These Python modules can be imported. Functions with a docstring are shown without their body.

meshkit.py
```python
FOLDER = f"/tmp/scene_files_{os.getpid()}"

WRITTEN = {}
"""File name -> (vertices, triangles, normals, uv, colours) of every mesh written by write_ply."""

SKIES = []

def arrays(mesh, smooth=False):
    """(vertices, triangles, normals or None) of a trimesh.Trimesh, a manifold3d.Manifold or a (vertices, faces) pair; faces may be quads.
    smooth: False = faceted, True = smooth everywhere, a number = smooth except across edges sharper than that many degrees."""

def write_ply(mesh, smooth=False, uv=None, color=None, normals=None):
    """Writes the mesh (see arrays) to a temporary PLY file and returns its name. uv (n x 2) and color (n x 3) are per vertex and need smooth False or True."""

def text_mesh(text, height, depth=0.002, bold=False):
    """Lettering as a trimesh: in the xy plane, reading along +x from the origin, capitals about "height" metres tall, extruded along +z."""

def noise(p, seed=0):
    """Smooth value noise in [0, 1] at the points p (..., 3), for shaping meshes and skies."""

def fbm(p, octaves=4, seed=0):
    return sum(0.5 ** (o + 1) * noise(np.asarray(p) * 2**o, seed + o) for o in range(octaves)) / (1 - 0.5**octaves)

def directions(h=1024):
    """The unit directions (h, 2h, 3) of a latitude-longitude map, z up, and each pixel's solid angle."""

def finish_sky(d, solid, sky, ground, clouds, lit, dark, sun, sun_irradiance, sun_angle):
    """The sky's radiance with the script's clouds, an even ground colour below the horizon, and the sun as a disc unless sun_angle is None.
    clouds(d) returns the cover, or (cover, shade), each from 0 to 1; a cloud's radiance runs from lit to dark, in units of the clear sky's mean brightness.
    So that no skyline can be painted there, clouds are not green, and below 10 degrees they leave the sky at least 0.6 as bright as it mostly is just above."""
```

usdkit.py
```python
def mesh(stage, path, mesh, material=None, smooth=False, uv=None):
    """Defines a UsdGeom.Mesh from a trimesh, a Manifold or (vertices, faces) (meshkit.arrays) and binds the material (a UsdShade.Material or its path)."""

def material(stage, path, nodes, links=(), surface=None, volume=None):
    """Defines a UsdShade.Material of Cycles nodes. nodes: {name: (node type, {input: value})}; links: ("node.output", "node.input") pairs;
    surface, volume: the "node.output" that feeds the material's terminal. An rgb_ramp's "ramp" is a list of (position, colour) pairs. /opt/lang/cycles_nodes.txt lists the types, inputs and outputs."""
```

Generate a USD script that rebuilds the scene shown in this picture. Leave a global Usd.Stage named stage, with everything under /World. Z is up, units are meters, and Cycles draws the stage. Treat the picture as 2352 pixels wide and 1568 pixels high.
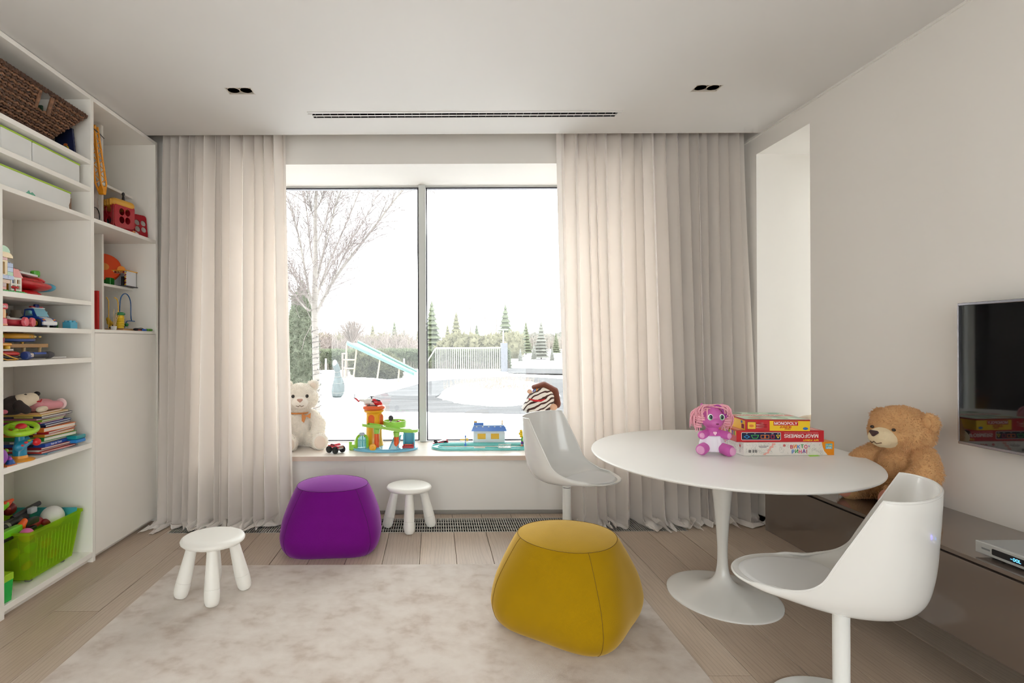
import math, random
import numpy as np, trimesh, manifold3d as mf, shapely.geometry as sg
import usdkit, meshkit
from pxr import Usd, UsdGeom, UsdLux, UsdShade, Gf, Sdf, Vt
stage = Usd.Stage.CreateInMemory()
UsdGeom.Xform.Define(stage, '/World')
# ---------------- camera, sky, exposure
F, CX, CY, H, ROLL = 1300.0, 998.0, 786.0, 1.3, 0.0045      # focal length in pixels of a 2352 x 1568 frame, principal point, eye height
cam = UsdGeom.Camera.Define(stage, '/World/camera')
cam.CreateHorizontalApertureAttr(36.0)
cam.CreateFocalLengthAttr(F * 36.0 / 2352)
cam.CreateHorizontalApertureOffsetAttr((1176 - CX) / 2352 * 36)
cam.CreateVerticalApertureOffsetAttr((CY - 784) / 2352 * 36)
cam.CreateClippingRangeAttr(Gf.Vec2f(0.05, 1000))
cr, sr = math.cos(ROLL), math.sin(ROLL)
cam.AddTransformOp().Set(Gf.Matrix4d(cr, 0, -sr, 0, sr, 0, cr, 0, 0, -1, 0, 0, 0, 0, H, 1))
cam.CreateExposureAttr(0.76)
SKY = 3.3                                                    # overcast sky: brighter overhead than at the horizon, as overcast skies are
dome = UsdLux.DomeLight.Define(stage, '/World/overcast_sky')
dome.CreateIntensityAttr(1.0)
skymat = usdkit.material(stage, '/World/Looks/sky', {'g': ('texture_coordinate', {}), 's': ('separate_xyz', {}), 'm': ('map_range', {'from_min': 0., 'from_max': 1., 'to_min': SKY * .72, 'to_max': SKY * 1.65, 'clamp': True}), 'b': ('background_shader', {'color': (.965, .982, 1.0)})},
                         [('g.generated', 's.vector'), ('s.z', 'm.value'), ('m.result', 'b.strength')], surface='b.background')
UsdShade.MaterialBindingAPI.Apply(dome.GetPrim()).Bind(skymat)

# ---------------- helpers: shapes
PI = math.pi
def rad(d): return d * PI / 180
def J(ms):
    return trimesh.util.concatenate([m for m in ms if m is not None])
def mani(m):
    a = m.to_mesh(); return trimesh.Trimesh(a.vert_properties[:, :3], a.tri_verts, process=False)
def bx(x0, x1, y0, y1, z0, z1, c=0.0):
    """A box; c chamfers its edges."""
    lo, hi = np.minimum([x0, y0, z0], [x1, y1, z1]), np.maximum([x0, y0, z0], [x1, y1, z1])
    if c <= 0:
        return trimesh.creation.box(bounds=[lo, hi])
    c = min(c, (hi - lo).min() * .45); P = []
    for sx in (0, 1):
        for sy in (0, 1):
            for sz in (0, 1):
                p = np.where([sx, sy, sz], hi, lo); d = np.where([sx, sy, sz], -c, c)
                for k in range(3):
                    q = p + d; q[k] = p[k]; P.append(q)
    return trimesh.Trimesh(vertices=P).convex_hull
def rbx(x0, x1, y0, y1, z0, z1, r, n=12):
    """A box with round edges."""
    r = min(r, (abs(x1 - x0)) * .49, abs(y1 - y0) * .49, abs(z1 - z0) * .49)
    s = mf.Manifold.sphere(r, n)
    return mani(mf.Manifold.batch_hull([s.translate((x, y, z)) for x in (min(x0, x1) + r, max(x0, x1) - r) for y in (min(y0, y1) + r, max(y0, y1) - r) for z in (min(z0, z1) + r, max(z0, z1) - r)]))
def frame(a, b):
    t = np.asarray(b, float) - a; t /= np.linalg.norm(t)
    u = np.cross(t, [0, 0, 1.] if abs(t[2]) < .9 else [1., 0, 0]); u /= np.linalg.norm(u)
    return t, u, np.cross(t, u)
def rod(a, b, r0, r1=None, n=12):
    """A capped round bar from a to b, tapering from r0 to r1."""
    return tube([a, b], [r0, r0 if r1 is None else r1], n)
def tube(pts, r, n=8, closed=False):
    p = np.asarray(pts, float); r = np.broadcast_to(r, (len(p),))
    t = (np.roll(p, -1, 0) - np.roll(p, 1, 0)) if closed else np.gradient(p, axis=0)
    t = t / (np.linalg.norm(t, axis=1, keepdims=True) + 1e-12)
    up = np.array([0, 0, 1.]) if abs(t[0][2]) < .9 else np.array([1., 0, 0])
    V = []
    u = np.cross(t[0], up); u /= np.linalg.norm(u)
    for i in range(len(p)):
        u = u - t[i] * u.dot(t[i]); u /= np.linalg.norm(u); w = np.cross(t[i], u)
        a = np.arange(n) * 2 * PI / n
        V.append(p[i] + r[i] * (np.cos(a)[:, None] * u + np.sin(a)[:, None] * w))
    k = len(p); V = np.vstack(V); Fc = []
    for i in range(k if closed else k - 1):
        A, B = i * n, ((i + 1) % k) * n
        for j in range(n):
            j2 = (j + 1) % n; Fc += [(A + j, A + j2, B + j2), (A + j, B + j2, B + j)]
    if not closed:
        V = np.vstack([V, p[0], p[-1]]); a, b = len(V) - 2, len(V) - 1
        for j in range(n):
            j2 = (j + 1) % n; Fc += [(a, j2, j), (b, (k - 1) * n + j, (k - 1) * n + j2)]
    return trimesh.Trimesh(V, Fc, process=False)
def lathe(prof, n=32, sx=1., sy=1., loc=(0, 0, 0)):
    """Turns a list of (radius, z) about the z axis; ends are closed."""
    prof = list(prof)
    if prof[0][0] > 1e-6: prof = [(0, prof[0][1])] + prof
    if prof[-1][0] > 1e-6: prof = prof + [(0, prof[-1][1])]
    a = np.arange(n) * 2 * PI / n; V, idx = [], []
    for r, z in prof:
        if r <= 1e-6: idx.append([len(V)]); V.append((0, 0, z))
        else:
            idx.append(list(range(len(V), len(V) + n))); V += [(r * sx * math.cos(q), r * sy * math.sin(q), z) for q in a]
    Fc = []
    for A, B in zip(idx, idx[1:]):
        for j in range(n):
            j2 = (j + 1) % n
            if len(A) == 1 and len(B) > 1: Fc.append((A[0], B[j2], B[j]))
            elif len(B) == 1 and len(A) > 1: Fc.append((A[j], A[j2], B[0]))
            elif len(A) > 1: Fc += [(A[j], A[j2], B[j2]), (A[j], B[j2], B[j])]
    m = trimesh.Trimesh(np.array(V) + loc, Fc, process=False)
    if m.volume < 0: m.invert()
    return m
def ell(c, r, n=2, R=None):
    m = trimesh.creation.icosphere(n, 1.0); m.apply_scale(r)
    if R is not None: m.apply_transform(R)
    m.apply_translation(c); return m
def rot(ax, deg): return trimesh.transformations.rotation_matrix(rad(deg), {'x': [1, 0, 0], 'y': [0, 1, 0], 'z': [0, 0, 1]}[ax])
def mv(m, loc=(0, 0, 0), rx=0, ry=0, rz=0, s=None):
    m = m.copy()
    if s is not None: m.apply_scale(s)
    if rx: m.apply_transform(rot('x', rx))
    if ry: m.apply_transform(rot('y', ry))
    if rz: m.apply_transform(rot('z', rz))
    m.apply_translation(loc); return m
def prism(poly, d, plane='xz', at=0.0):
    """Extrudes a polygon (points or shapely) by d. plane xz: polygon in x and z, thickness along +y from at; yz: along +x; xy: along +z."""
    P = poly if hasattr(poly, 'exterior') else sg.Polygon(poly)
    m = trimesh.creation.extrude_polygon(P.buffer(0), d, engine='earcut') if False else _ext(P.buffer(0), d)
    v = m.vertices.copy()
    m.vertices = {'xy': v + [0, 0, at], 'xz': np.c_[v[:, 0], v[:, 2] + at, v[:, 1]], 'yz': np.c_[v[:, 2] + at, v[:, 0], v[:, 1]]}[plane]
    if m.volume < 0: m.invert()
    return m
def _ext(P, d):
    cs = mf.CrossSection([np.array(P.exterior.coords)[:-1]] + [np.array(i.coords)[:-1] for i in P.interiors], mf.FillRule.EvenOdd)
    return mani(cs.extrude(d))
def rrect(x0, x1, y0, y1, r): return sg.box(x0 + r, y0 + r, x1 - r, y1 - r).buffer(r, quad_segs=5)
def circ(x, y, r, n=6): return sg.Point(x, y).buffer(r, quad_segs=n)
def soft(bones, edge=.012, it=10, noise=0., ns=30., seed=1):
    """One continuous body: a union of hulls of spheres (p, r), refined and smoothed; noise roughens it like a fur coat."""
    ms = []
    for b in bones:
        ms.append(mf.Manifold.batch_hull([mf.Manifold.sphere(1, 24).scale(tuple(np.broadcast_to(r, 3).astype(float))).translate(tuple(map(float, p))) for p, r in b]))
    m = mf.Manifold.batch_boolean(ms, mf.OpType.Add).refine_to_length(edge)
    t = mani(m); t.merge_vertices()
    trimesh.smoothing.filter_taubin(t, iterations=it)
    if noise:
        n = t.vertex_normals
        t.vertices = t.vertices + n * ((meshkit.fbm(t.vertices * ns, 3, seed) - .5) * 2 * noise)[:, None]
    return t
def text(s, h, depth=.0006, bold=True):
    m = meshkit.text_mesh(s, h, depth, bold); m.apply_translation([-(m.bounds[0][0] + m.bounds[1][0]) / 2, -(m.bounds[0][1] + m.bounds[1][1]) / 2, 0]); return m
def text_fit(s, w, h, depth=.0006, bold=True):
    m = text(s, h, depth, bold); e = m.extents; m.apply_scale([w / e[0], h / e[1], 1]); return m
def onto(m, o, ux, uy):
    """Lays a flat xy mesh onto the plane with origin o and axes ux, uy."""
    ux, uy = np.array(ux, float), np.array(uy, float); n = np.cross(ux, uy)
    v = m.vertices; m = m.copy(); m.vertices = np.array(o) + v[:, :1] * ux + v[:, 1:2] * uy + v[:, 2:] * n; return m

# ---------------- helpers: scene
NAMES = {}
PLACE = {}
def num(p):
    k = NAMES.get(p, 0); NAMES[p] = k + 1
    return p if k == 0 else '%s_%03d' % (p, k)
def data(prim, **k):
    for a, b in k.items():
        if b is not None: prim.SetCustomDataByKey({'cat': 'category'}.get(a, a), b)
def thing(name, label, cat, group=None, loc=(0, 0, 0), rz=0., kind=None):
    p = num('/World/' + name); x = UsdGeom.Xform.Define(stage, p)
    x.AddTranslateOp().Set(Gf.Vec3d(*map(float, loc))); x.AddRotateZOp().Set(float(rz))
    PLACE[p] = (np.array(loc, float), float(rz))
    data(x.GetPrim(), label=label, cat=cat, group=group, kind=kind); return p
def part(parent, name, mesh, mat, smooth=35, label=None, kind=None, w=False):
    """A part (or sub-part) as one mesh. w: the mesh is given in world coordinates."""
    if w:
        top = '/'.join(parent.split('/')[:3]); loc, rz = PLACE.get(top, (np.zeros(3), 0))
        mesh = mesh.copy(); mesh.apply_translation(-loc)
        if rz: mesh.apply_transform(rot('z', -rz))
    p = num(parent + '/' + name)
    usdkit.mesh(stage, p, mesh, mat, smooth=smooth)
    data(stage.GetPrimAtPath(p), label=label, kind=kind); return p
def solo(name, mesh, mat, label, cat, group=None, smooth=35, kind=None):
    p = num('/World/' + name); usdkit.mesh(stage, p, mesh, mat, smooth=smooth)
    data(stage.GetPrimAtPath(p), label=label, cat=cat, group=group, kind=kind); return p
def struct(name, mesh, mat, label, smooth=35):
    p = '/World/' + name; usdkit.mesh(stage, p, mesh, mat, smooth=smooth)
    data(stage.GetPrimAtPath(p), label=label, kind='structure'); return p
def copy(src, label, loc, rz=0., group=None, scale=None):
    name = src.split('/')[-1]; name = name[:-4] if name[-4:-3] == '_' and name[-3:].isdigit() else name
    p = num('/World/' + name); x = UsdGeom.Xform.Define(stage, p); pr = x.GetPrim()
    pr.GetReferences().AddInternalReference(src); pr.SetInstanceable(True)
    x.ClearXformOpOrder()
    x.GetPrim().GetAttribute('xformOp:translate').Set(Gf.Vec3d(*map(float, loc))); x.GetPrim().GetAttribute('xformOp:rotateZ').Set(float(rz))
    ops = ['xformOp:translate', 'xformOp:rotateZ']
    if scale is not None:
        pr.CreateAttribute('xformOp:scale', Sdf.ValueTypeNames.Double3).Set(Gf.Vec3d(*np.broadcast_to(scale, 3).astype(float))); ops.append('xformOp:scale')
    pr.CreateAttribute('xformOpOrder', Sdf.ValueTypeNames.TokenArray, False, Sdf.VariabilityUniform).Set(Vt.TokenArray(ops))
    PLACE[p] = (np.array(loc, float), float(rz)); data(pr, label=label, group=group); return p

# ---------------- helpers: materials
def lin(c):
    if isinstance(c, str): c = [int(c[i:i + 2], 16) for i in (0, 2, 4)]
    c = np.array(c, float) / 255
    return tuple(np.where(c <= .04045, c / 12.92, ((c + .055) / 1.055) ** 2.4))
MATS = {}
def M(col, rough=.45, bump=0., bs=200., var=0., vs=8., sheen=0., coat=0., metal=0., trans=0., emit=0., spec=.5, stretch=(1, 1, 1), det=3., thin=0., ior=1.5):
    """A principled material. var mixes the colour with darker noise, bump adds fine relief; stretch scales the pattern's axes."""
    key = (str(col), rough, bump, bs, var, vs, sheen, coat, metal, trans, emit, spec, stretch, det, thin, ior)
    if key in MATS: return MATS[key]
    c = lin(col); name = '/World/Looks/look_%d' % len(MATS)
    p = dict(base_color=c, roughness=rough, metallic=metal, specular_ior_level=spec, coat_weight=coat, sheen_weight=sheen, transmission_weight=trans, ior=ior)
    if sheen: p['sheen_tint'] = tuple(min(1, x * 1.3 + .2) for x in c); p['sheen_roughness'] = .4
    if emit: p['emission_color'] = c; p['emission_strength'] = emit
    nd, ln = {'p': ('principled_bsdf', p)}, []
    if var or bump:
        nd['g'] = ('texture_coordinate', {}); nd['m'] = ('mapping', {'scale': stretch}); ln.append(('g.object', 'm.vector'))
    if var:
        nd['n'] = ('noise_texture', {'scale': vs, 'detail': det}); ln.append(('m.vector', 'n.vector'))
        nd['r'] = ('rgb_ramp', {'ramp': [(.3, tuple(x * (1 - var) for x in c)), (.7, tuple(min(1, x * (1 + var * .5)) for x in c))]})
        ln += [('n.fac', 'r.fac'), ('r.color', 'p.base_color')]
    if bump:
        nd['bn'] = ('noise_texture', {'scale': bs, 'detail': 2.}); nd['b'] = ('bump', {'strength': bump, 'distance': .003})
        ln += [('m.vector', 'bn.vector'), ('bn.fac', 'b.height'), ('b.normal', 'p.normal')]
    sf = 'p.BSDF'
    if thin:
        nd['tl'] = ('translucent_bsdf', {'color': c}); nd['mx'] = ('mix_closure', {'fac': thin})
        ln += [('p.BSDF', 'mx.closure1'), ('tl.BSDF', 'mx.closure2')]; sf = 'mx.closure'
    MATS[key] = usdkit.material(stage, name, nd, ln, surface=sf); return MATS[key]
def P(col): return M(col, .32, coat=.3)       # glossy toy plastic
PAINT = M((238, 233, 227), .85, bump=.04, bs=60)
CEIL = M((222, 218, 214), .9)
CAB = M((249, 244, 236), .5, bump=.02, bs=90)
WHITE = M((238, 237, 233), .35)
GLOSSW = M((228, 226, 222), .2, coat=.5)
BLACK = M((18, 18, 20), .4)
DARK = M((40, 38, 38), .5)
CHROME = M((200, 200, 205), .18, metal=1.)
# ================= the room
XL, XR, YB, YF, ZC = -2.52, 2.34, -3.0, 4.29, 2.785     # left, right, back and window wall, ceiling
YG, ZS, ZH = 4.90, .445, 2.652                          # glass plane, sill and head of the window recess
WX0, WX1 = -1.76, 1.64
# floor: a dark base and oak planks that run towards the window
def plankmat(k):
    base = np.array(lin([(190, 170, 151), (180, 160, 141), (198, 179, 160), (186, 168, 151)][k]))
    return usdkit.material(stage, '/World/Looks/oak_%d' % k, {
        'g': ('texture_coordinate', {}), 'o': ('object_info', {}), 'cb': ('combine_xyz', {'z': 0.}), 'ml': ('math', {'math_type': 'multiply', 'value2': 37.}), 'ad': ('vector_math', {'math_type': 'add'}),
        'm': ('mapping', {'scale': (1., .10, 1.)}), 'n': ('noise_texture', {'scale': 4., 'detail': 4., 'distortion': 1.2}), 'w': ('wave_texture', {'bands_direction': 'x', 'scale': 16., 'distortion': 14., 'detail': 2., 'detail_scale': .6}),
        'm2': ('mapping', {'scale': (1., .02, 1.)}), 'f': ('noise_texture', {'scale': 330., 'detail': 3.}),
        'r': ('rgb_ramp', {'ramp': [(.2, tuple(base * .90)), (.5, tuple(base)), (.85, tuple(base * 1.07))]}), 'r2': ('rgb_ramp', {'ramp': [(.28, (.78, .76, .74)), (.52, (1, 1, 1))]}), 'r3': ('rgb_ramp', {'ramp': [(.0, (.80, .78, .76)), (.28, (1, 1, 1))]}),
        'mx': ('mix_color', {'blend_type': 'multiply', 'fac': .75}), 'mx2': ('mix_color', {'blend_type': 'multiply', 'fac': .6}),
        'b': ('bump', {'strength': .12, 'distance': .002}), 'p': ('principled_bsdf', {'roughness': .42})},
        [('o.random', 'ml.value1'), ('ml.value', 'cb.x'), ('ml.value', 'cb.y'), ('g.object', 'ad.vector1'), ('cb.vector', 'ad.vector2'), ('ad.vector', 'm.vector'), ('ad.vector', 'm2.vector'), ('m.vector', 'n.vector'), ('m.vector', 'w.vector'), ('m2.vector', 'f.vector'),
         ('n.fac', 'r.fac'), ('f.fac', 'r2.fac'), ('w.fac', 'r3.fac'), ('r.color', 'mx.a'), ('r2.color', 'mx.b'), ('mx.result', 'mx2.a'), ('r3.color', 'mx2.b'), ('mx2.result', 'p.base_color'), ('f.fac', 'b.height'), ('b.normal', 'p.normal')], surface='p.BSDF')
OAK = [plankmat(k) for k in range(4)]
fl = struct('floor', bx(XL - .1, XR + .1, YB - .1, YF + .7, -.12, -.02), M((70, 58, 48), .8), 'light grey-brown oak plank floor with long boards running to the window')
rnd = random.Random(5)
TX0, TX1, TY0, TY1 = -1.84, 1.735, 3.875, 4.185         # the floor grille's opening
PW, GAP = .2205, .0013
def plank(x0, x1, y0, y1):
    """One board, cut where the grille lies in the floor."""
    r = sg.box(x0 + GAP, y0 + GAP, x1 - GAP, y1 - GAP).difference(sg.box(TX0, TY0, TX1, TY1))
    for g in (r.geoms if hasattr(r, 'geoms') else [r]):
        if g.is_empty or g.area < 1e-4: continue
        if len(g.exterior.coords) == 5 and abs(g.area - g.envelope.area) < 1e-6:
            a, b, c, d = g.bounds; m = bx(a, c, b, d, -.02, 0, .0012)
        else: m = prism(g, .02, 'xy', -.02)
        part(fl, 'plank', m, OAK[rnd.randrange(4)], smooth=False)
joints = {2: 4.02, 12: 3.02, 14: 2.40, 15: 3.30, 16: 2.20, 1: 3.68, 17: 3.0}
x, col = XL, 0
while x < XR - .01:
    x1 = min(x + PW, XR); ys = [YB]; j = joints.get(col, rnd.uniform(1.0, 3.4))
    cuts = sorted({j, j - 2.2, j - 4.4, j + 2.2})
    ys += [c for c in cuts if YB + .3 < c < YF - .12] + [YF]
    for a, b in zip(ys, ys[1:]): plank(x, x1, a, b)
    x, col = x1, col + 1
# ceiling: stops short of the window wall; behind its edge the curtain recess goes up
LAMPS = [(-1.14, 3.335), (1.607, 3.327)]
VX0, VX1, VY0, VY1 = -.80, 1.205, 3.652, 3.752
def ceilpoly():
    p = sg.box(XL - .1, YB - .1, XR - .012, 4.04)
    for lx, ly in LAMPS: p = p.difference(sg.box(lx - .0775, ly - .045, lx + .0775, ly + .045))
    return p.difference(sg.box(VX0, VY0, VX1, VY1))
struct('ceiling', J([prism(ceilpoly(), .16, 'xy', ZC), bx(XL - .1, XR + .1, YB - .1, YF, ZC + .16, ZC + .2), bx(XL - .1, XR + .1, 4.04, 4.05, ZC + .10, ZC + .2)]), CEIL, 'smooth white plaster ceiling with a curtain recess along the window')
struct('trim_1', bx(XR - .012, XR, YB, YF, ZC - .012, ZC + .003), PAINT, 'thin white shadow strip between the ceiling and the right wall')
# window wall: parapet, head and two piers round one wide recess
def wallrect(x0, x1, y0, y1, z0, z1): return bx(x0, x1, y0, y1, z0, z1)
struct('wall_front', J([bx(XL, XR, YF, YG + .12, -.1, ZS - .035), bx(XL, XR, YF, YG + .12, ZH, ZC + .2), bx(XL, WX0, YF, YG + .12, ZS - .035, ZH), bx(WX1, XR, YF, YG + .12, ZS - .035, ZH)]), PAINT, 'white window wall with a low parapet under the wide picture window')
struct('baseboard_front', J([bx(XL, XR, YF - .012, YF, .012, .03), bx(XL, XR, YF - .004, YF + .01, .0, .012)]), M((150, 146, 140), .6), 'thin grey metal skirting strip at the foot of the window wall')
# right wall with a side window in a deep recess near the corner
NY0, NY1, NXG = 3.52, 4.105, 3.0
struct('wall_right', J([bx(XR, NXG + .1, YB - .1, NY0, -.1, ZC + .2), bx(XR, NXG + .1, NY1, YG + .12, -.1, ZC + .2), bx(XR, NXG + .1, NY0, NY1, ZH, ZC + .2), bx(XR, NXG + .1, NY0, NY1, -.1, ZS - .03)]), PAINT, 'white right wall that carries the television and has a window recess near the corner')
struct('wall_left', bx(XL - .12, XL, YB - .1, YF + .7, -.1, ZC + .2), PAINT, 'white left wall behind the built-in shelves')
BX0, BX1, BZ0, BZ1 = -2.4, 2.2, .04, 2.68
struct('wall_back', J([bx(XL, XR, YB - .2, YB, -.1, BZ0), bx(XL, XR, YB - .2, YB, BZ1, ZC + .2), bx(XL, BX0, YB - .2, YB, BZ0, BZ1), bx(BX1, XR, YB - .2, YB, BZ0, BZ1)]), PAINT, 'white wall behind the camera with a wide window')
FRAMEW = M((206, 208, 204), .45)
SEAL = M((60, 58, 66), .5)
GLASS = usdkit.material(stage, '/World/Looks/pane_glass', {'t': ('transparent_bsdf', {'color': (.97, .985, .975)}), 'g': ('glossy_bsdf', {'color': (1, 1, 1), 'roughness': 0.}), 'f': ('fresnel', {'IOR': 1.45}), 'm': ('mix_closure', {})},
                        [('f.fac', 'm.fac'), ('t.BSDF', 'm.closure1'), ('g.BSDF', 'm.closure2')], surface='m.closure')
def winthing(name, label, x0, x1, z0, z1, y, mull, horiz=True):
    w = '/World/' + name; UsdGeom.Xform.Define(stage, w); PLACE[w] = (np.zeros(3), 0); data(stage.GetPrimAtPath(w), label=label, kind='structure')
    return w
w1 = winthing('window_1', 'wide picture window of two tall panes looking onto the snowy garden', 0, 0, 0, 0, 0, 0)
MX = -.102                                             # the mullion
def ring(x0, x1, z0, z1, t, y0, y1):
    return J([bx(x0, x1, y0, y1, z0, z0 + t), bx(x0, x1, y0, y1, z1 - t, z1), bx(x0, x0 + t, y0, y1, z0 + t, z1 - t), bx(x1 - t, x1, y0, y1, z0 + t, z1 - t)])
part(w1, 'frame', ring(WX0, WX1, ZS - .02, ZH, .012, YG - .01, YG + .08), FRAMEW, False)
part(w1, 'mullion', bx(MX - .030, MX + .030, YG - .05, YG + .08, ZS + .002, ZH, .003), FRAMEW, False)
for a, b in ((WX0 + .012, MX - .032), (MX + .032, WX1 - .012)):
    pn = part(w1, 'pane', bx(a + .006, b - .006, YG + .012, YG + .016, ZS + .015, ZH - .02), GLASS, False)
    part(pn, 'seal', ring(a, b, ZS + .004, ZH - .012, .0095, YG, YG + .04), SEAL, False, label='dark rubber seal round the pane')
SILL = M((232, 222, 212), .45, var=.06, vs=40, stretch=(.05, 1, 1))
sl = part(w1, 'window_sill', bx(WX0 - .03, WX1 + .03, YF - .028, YG + .01, ZS - .035, ZS, .002), SILL, False, label='deep cream window sill board with a wood-coloured front edge')
part(sl, 'edge_band', bx(WX0 - .03, WX1 + .03, YF - .0305, YF - .028, ZS - .0345, ZS - .001), M((214, 192, 176), .5, var=.12, vs=30, stretch=(.06, 1, 1)), False)
w2 = winthing('window_2', 'narrow side window at the back of the recess in the right wall', 0, 0, 0, 0, 0, 0)
def ringx(y0, y1, z0, z1, t, x0, x1):
    return J([bx(x0, x1, y0, y1, z0, z0 + t), bx(x0, x1, y0, y1, z1 - t, z1), bx(x0, x1, y0, y0 + t, z0 + t, z1 - t), bx(x0, x1, y1 - t, y1, z0 + t, z1 - t)])
part(w2, 'frame', ringx(NY0, NY1, ZS - .02, ZH, .03, NXG - .02, NXG + .06), FRAMEW, False)
part(w2, 'pane', bx(NXG + .015, NXG + .019, NY0 + .03, NY1 - .03, ZS + .01, ZH - .03), GLASS, False)
part(w2, 'window_sill', bx(XR - .0, NXG - .02, NY0, NY1, ZS - .03, ZS, .002), SILL, False)
rbl = thing('roller_blind', 'white roller blind drawn down inside the side window recess', 'blind', loc=(NXG - .05, (NY0 + NY1) / 2, ZS))
part(rbl, 'fabric', bx(NXG - .052, NXG - .050, NY0 + .02, NY1 - .02, ZS + .03, ZH - .06), M((246, 245, 243), .9, thin=.82), False, w=True); part(rbl, 'roller', rod((NXG - .05, NY0 + .015, ZH - .04), (NXG - .05, NY1 - .015, ZH - .04), .025), WHITE, w=True); part(rbl, 'bottom_bar', rod((NXG - .051, NY0 + .02, ZS + .03), (NXG - .051, NY1 - .02, ZS + .03), .008), WHITE, w=True)
w3 = winthing('window_3', 'wide window in the wall behind the camera', 0, 0, 0, 0, 0, 0)
part(w3, 'frame', J([ring(BX0, BX1, BZ0, BZ1, .05, YB - .12, YB - .05), bx(-.13, -.07, YB - .12, YB - .05, BZ0 + .05, BZ1 - .05)]), FRAMEW, False)
for a, b in ((BX0 + .05, -.13), (-.07, BX1 - .05)): part(w3, 'pane', bx(a, b, YB - .088, YB - .084, BZ0 + .05, BZ1 - .05), GLASS, False)
# floor grille: frame, cross bars and the dark duct below
METAL = M((196, 192, 184), .4, metal=.6)
gr = thing('floor_grille', 'long aluminium floor grille set in the oak floor below the window and curtains', 'floor grille', loc=((TX0 + TX1) / 2, (TY0 + TY1) / 2, 0))
part(gr, 'duct', J([bx(TX0 + .001, TX1 - .001, TY0 + .001, TY1 - .001, -.0195, -.016)]), M((16, 15, 15), .9), False, w=True)
t = .010
part(gr, 'frame', J([bx(TX0, TX1, TY0, TY0 + t, -.016, .001), bx(TX0, TX1, TY1 - t, TY1, -.016, .001), bx(TX0, TX0 + t, TY0 + t, TY1 - t, -.016, .001), bx(TX1 - t, TX1, TY0 + t, TY1 - t, -.016, .001)]), METAL, False, w=True)
nb = int((TX1 - TX0 - .02) / .0168)
part(gr, 'bars', J([bx(TX0 + .014 + i * .0168, TX0 + .0205 + i * .0168, TY0 + t, TY1 - t, -.013, -.0005) for i in range(nb)] + [bx(TX0 + t, TX1 - t, y - .003, y + .003, -.014, -.004) for y in (TY0 + .085, TY0 + .16, TY0 + .235)]), METAL, False, kind='stuff', w=True)
# ceiling slot diffuser and the two twin downlights
vt = thing('slot_diffuser', 'long white ceiling air vent with two dark slots', 'air vent', loc=((VX0 + VX1) / 2, (VY0 + VY1) / 2, ZC))
part(vt, 'frame', J([bx(VX0 - .014, VX1 + .014, VY0 - .012, VY0 + .012, ZC - .003, ZC), bx(VX0 - .014, VX1 + .014, VY1 - .016, VY1 + .012, ZC - .003, ZC), bx(VX0 - .014, VX0 + .012, VY0 + .012, VY1 - .016, ZC - .006, ZC), bx(VX1 - .012, VX1 + .014, VY0 + .012, VY1 - .016, ZC - .006, ZC), bx(VX0 + .012, VX1 - .012, VY0 + .040, VY0 + .056, ZC - .003, ZC - .001)]), CEIL, False, w=True)
part(vt, 'duct', J([bx(VX0 + .002, VX1 - .002, VY0 + .002, VY0 + .006, ZC, ZC + .09), bx(VX0 + .002, VX1 - .002, VY1 - .006, VY1 - .002, ZC, ZC + .09), bx(VX0 + .002, VX1 - .002, VY0 + .002, VY1 - .002, ZC + .088, ZC + .092)]), M((14, 12, 14), .9), False, w=True)
nd = 41
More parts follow.
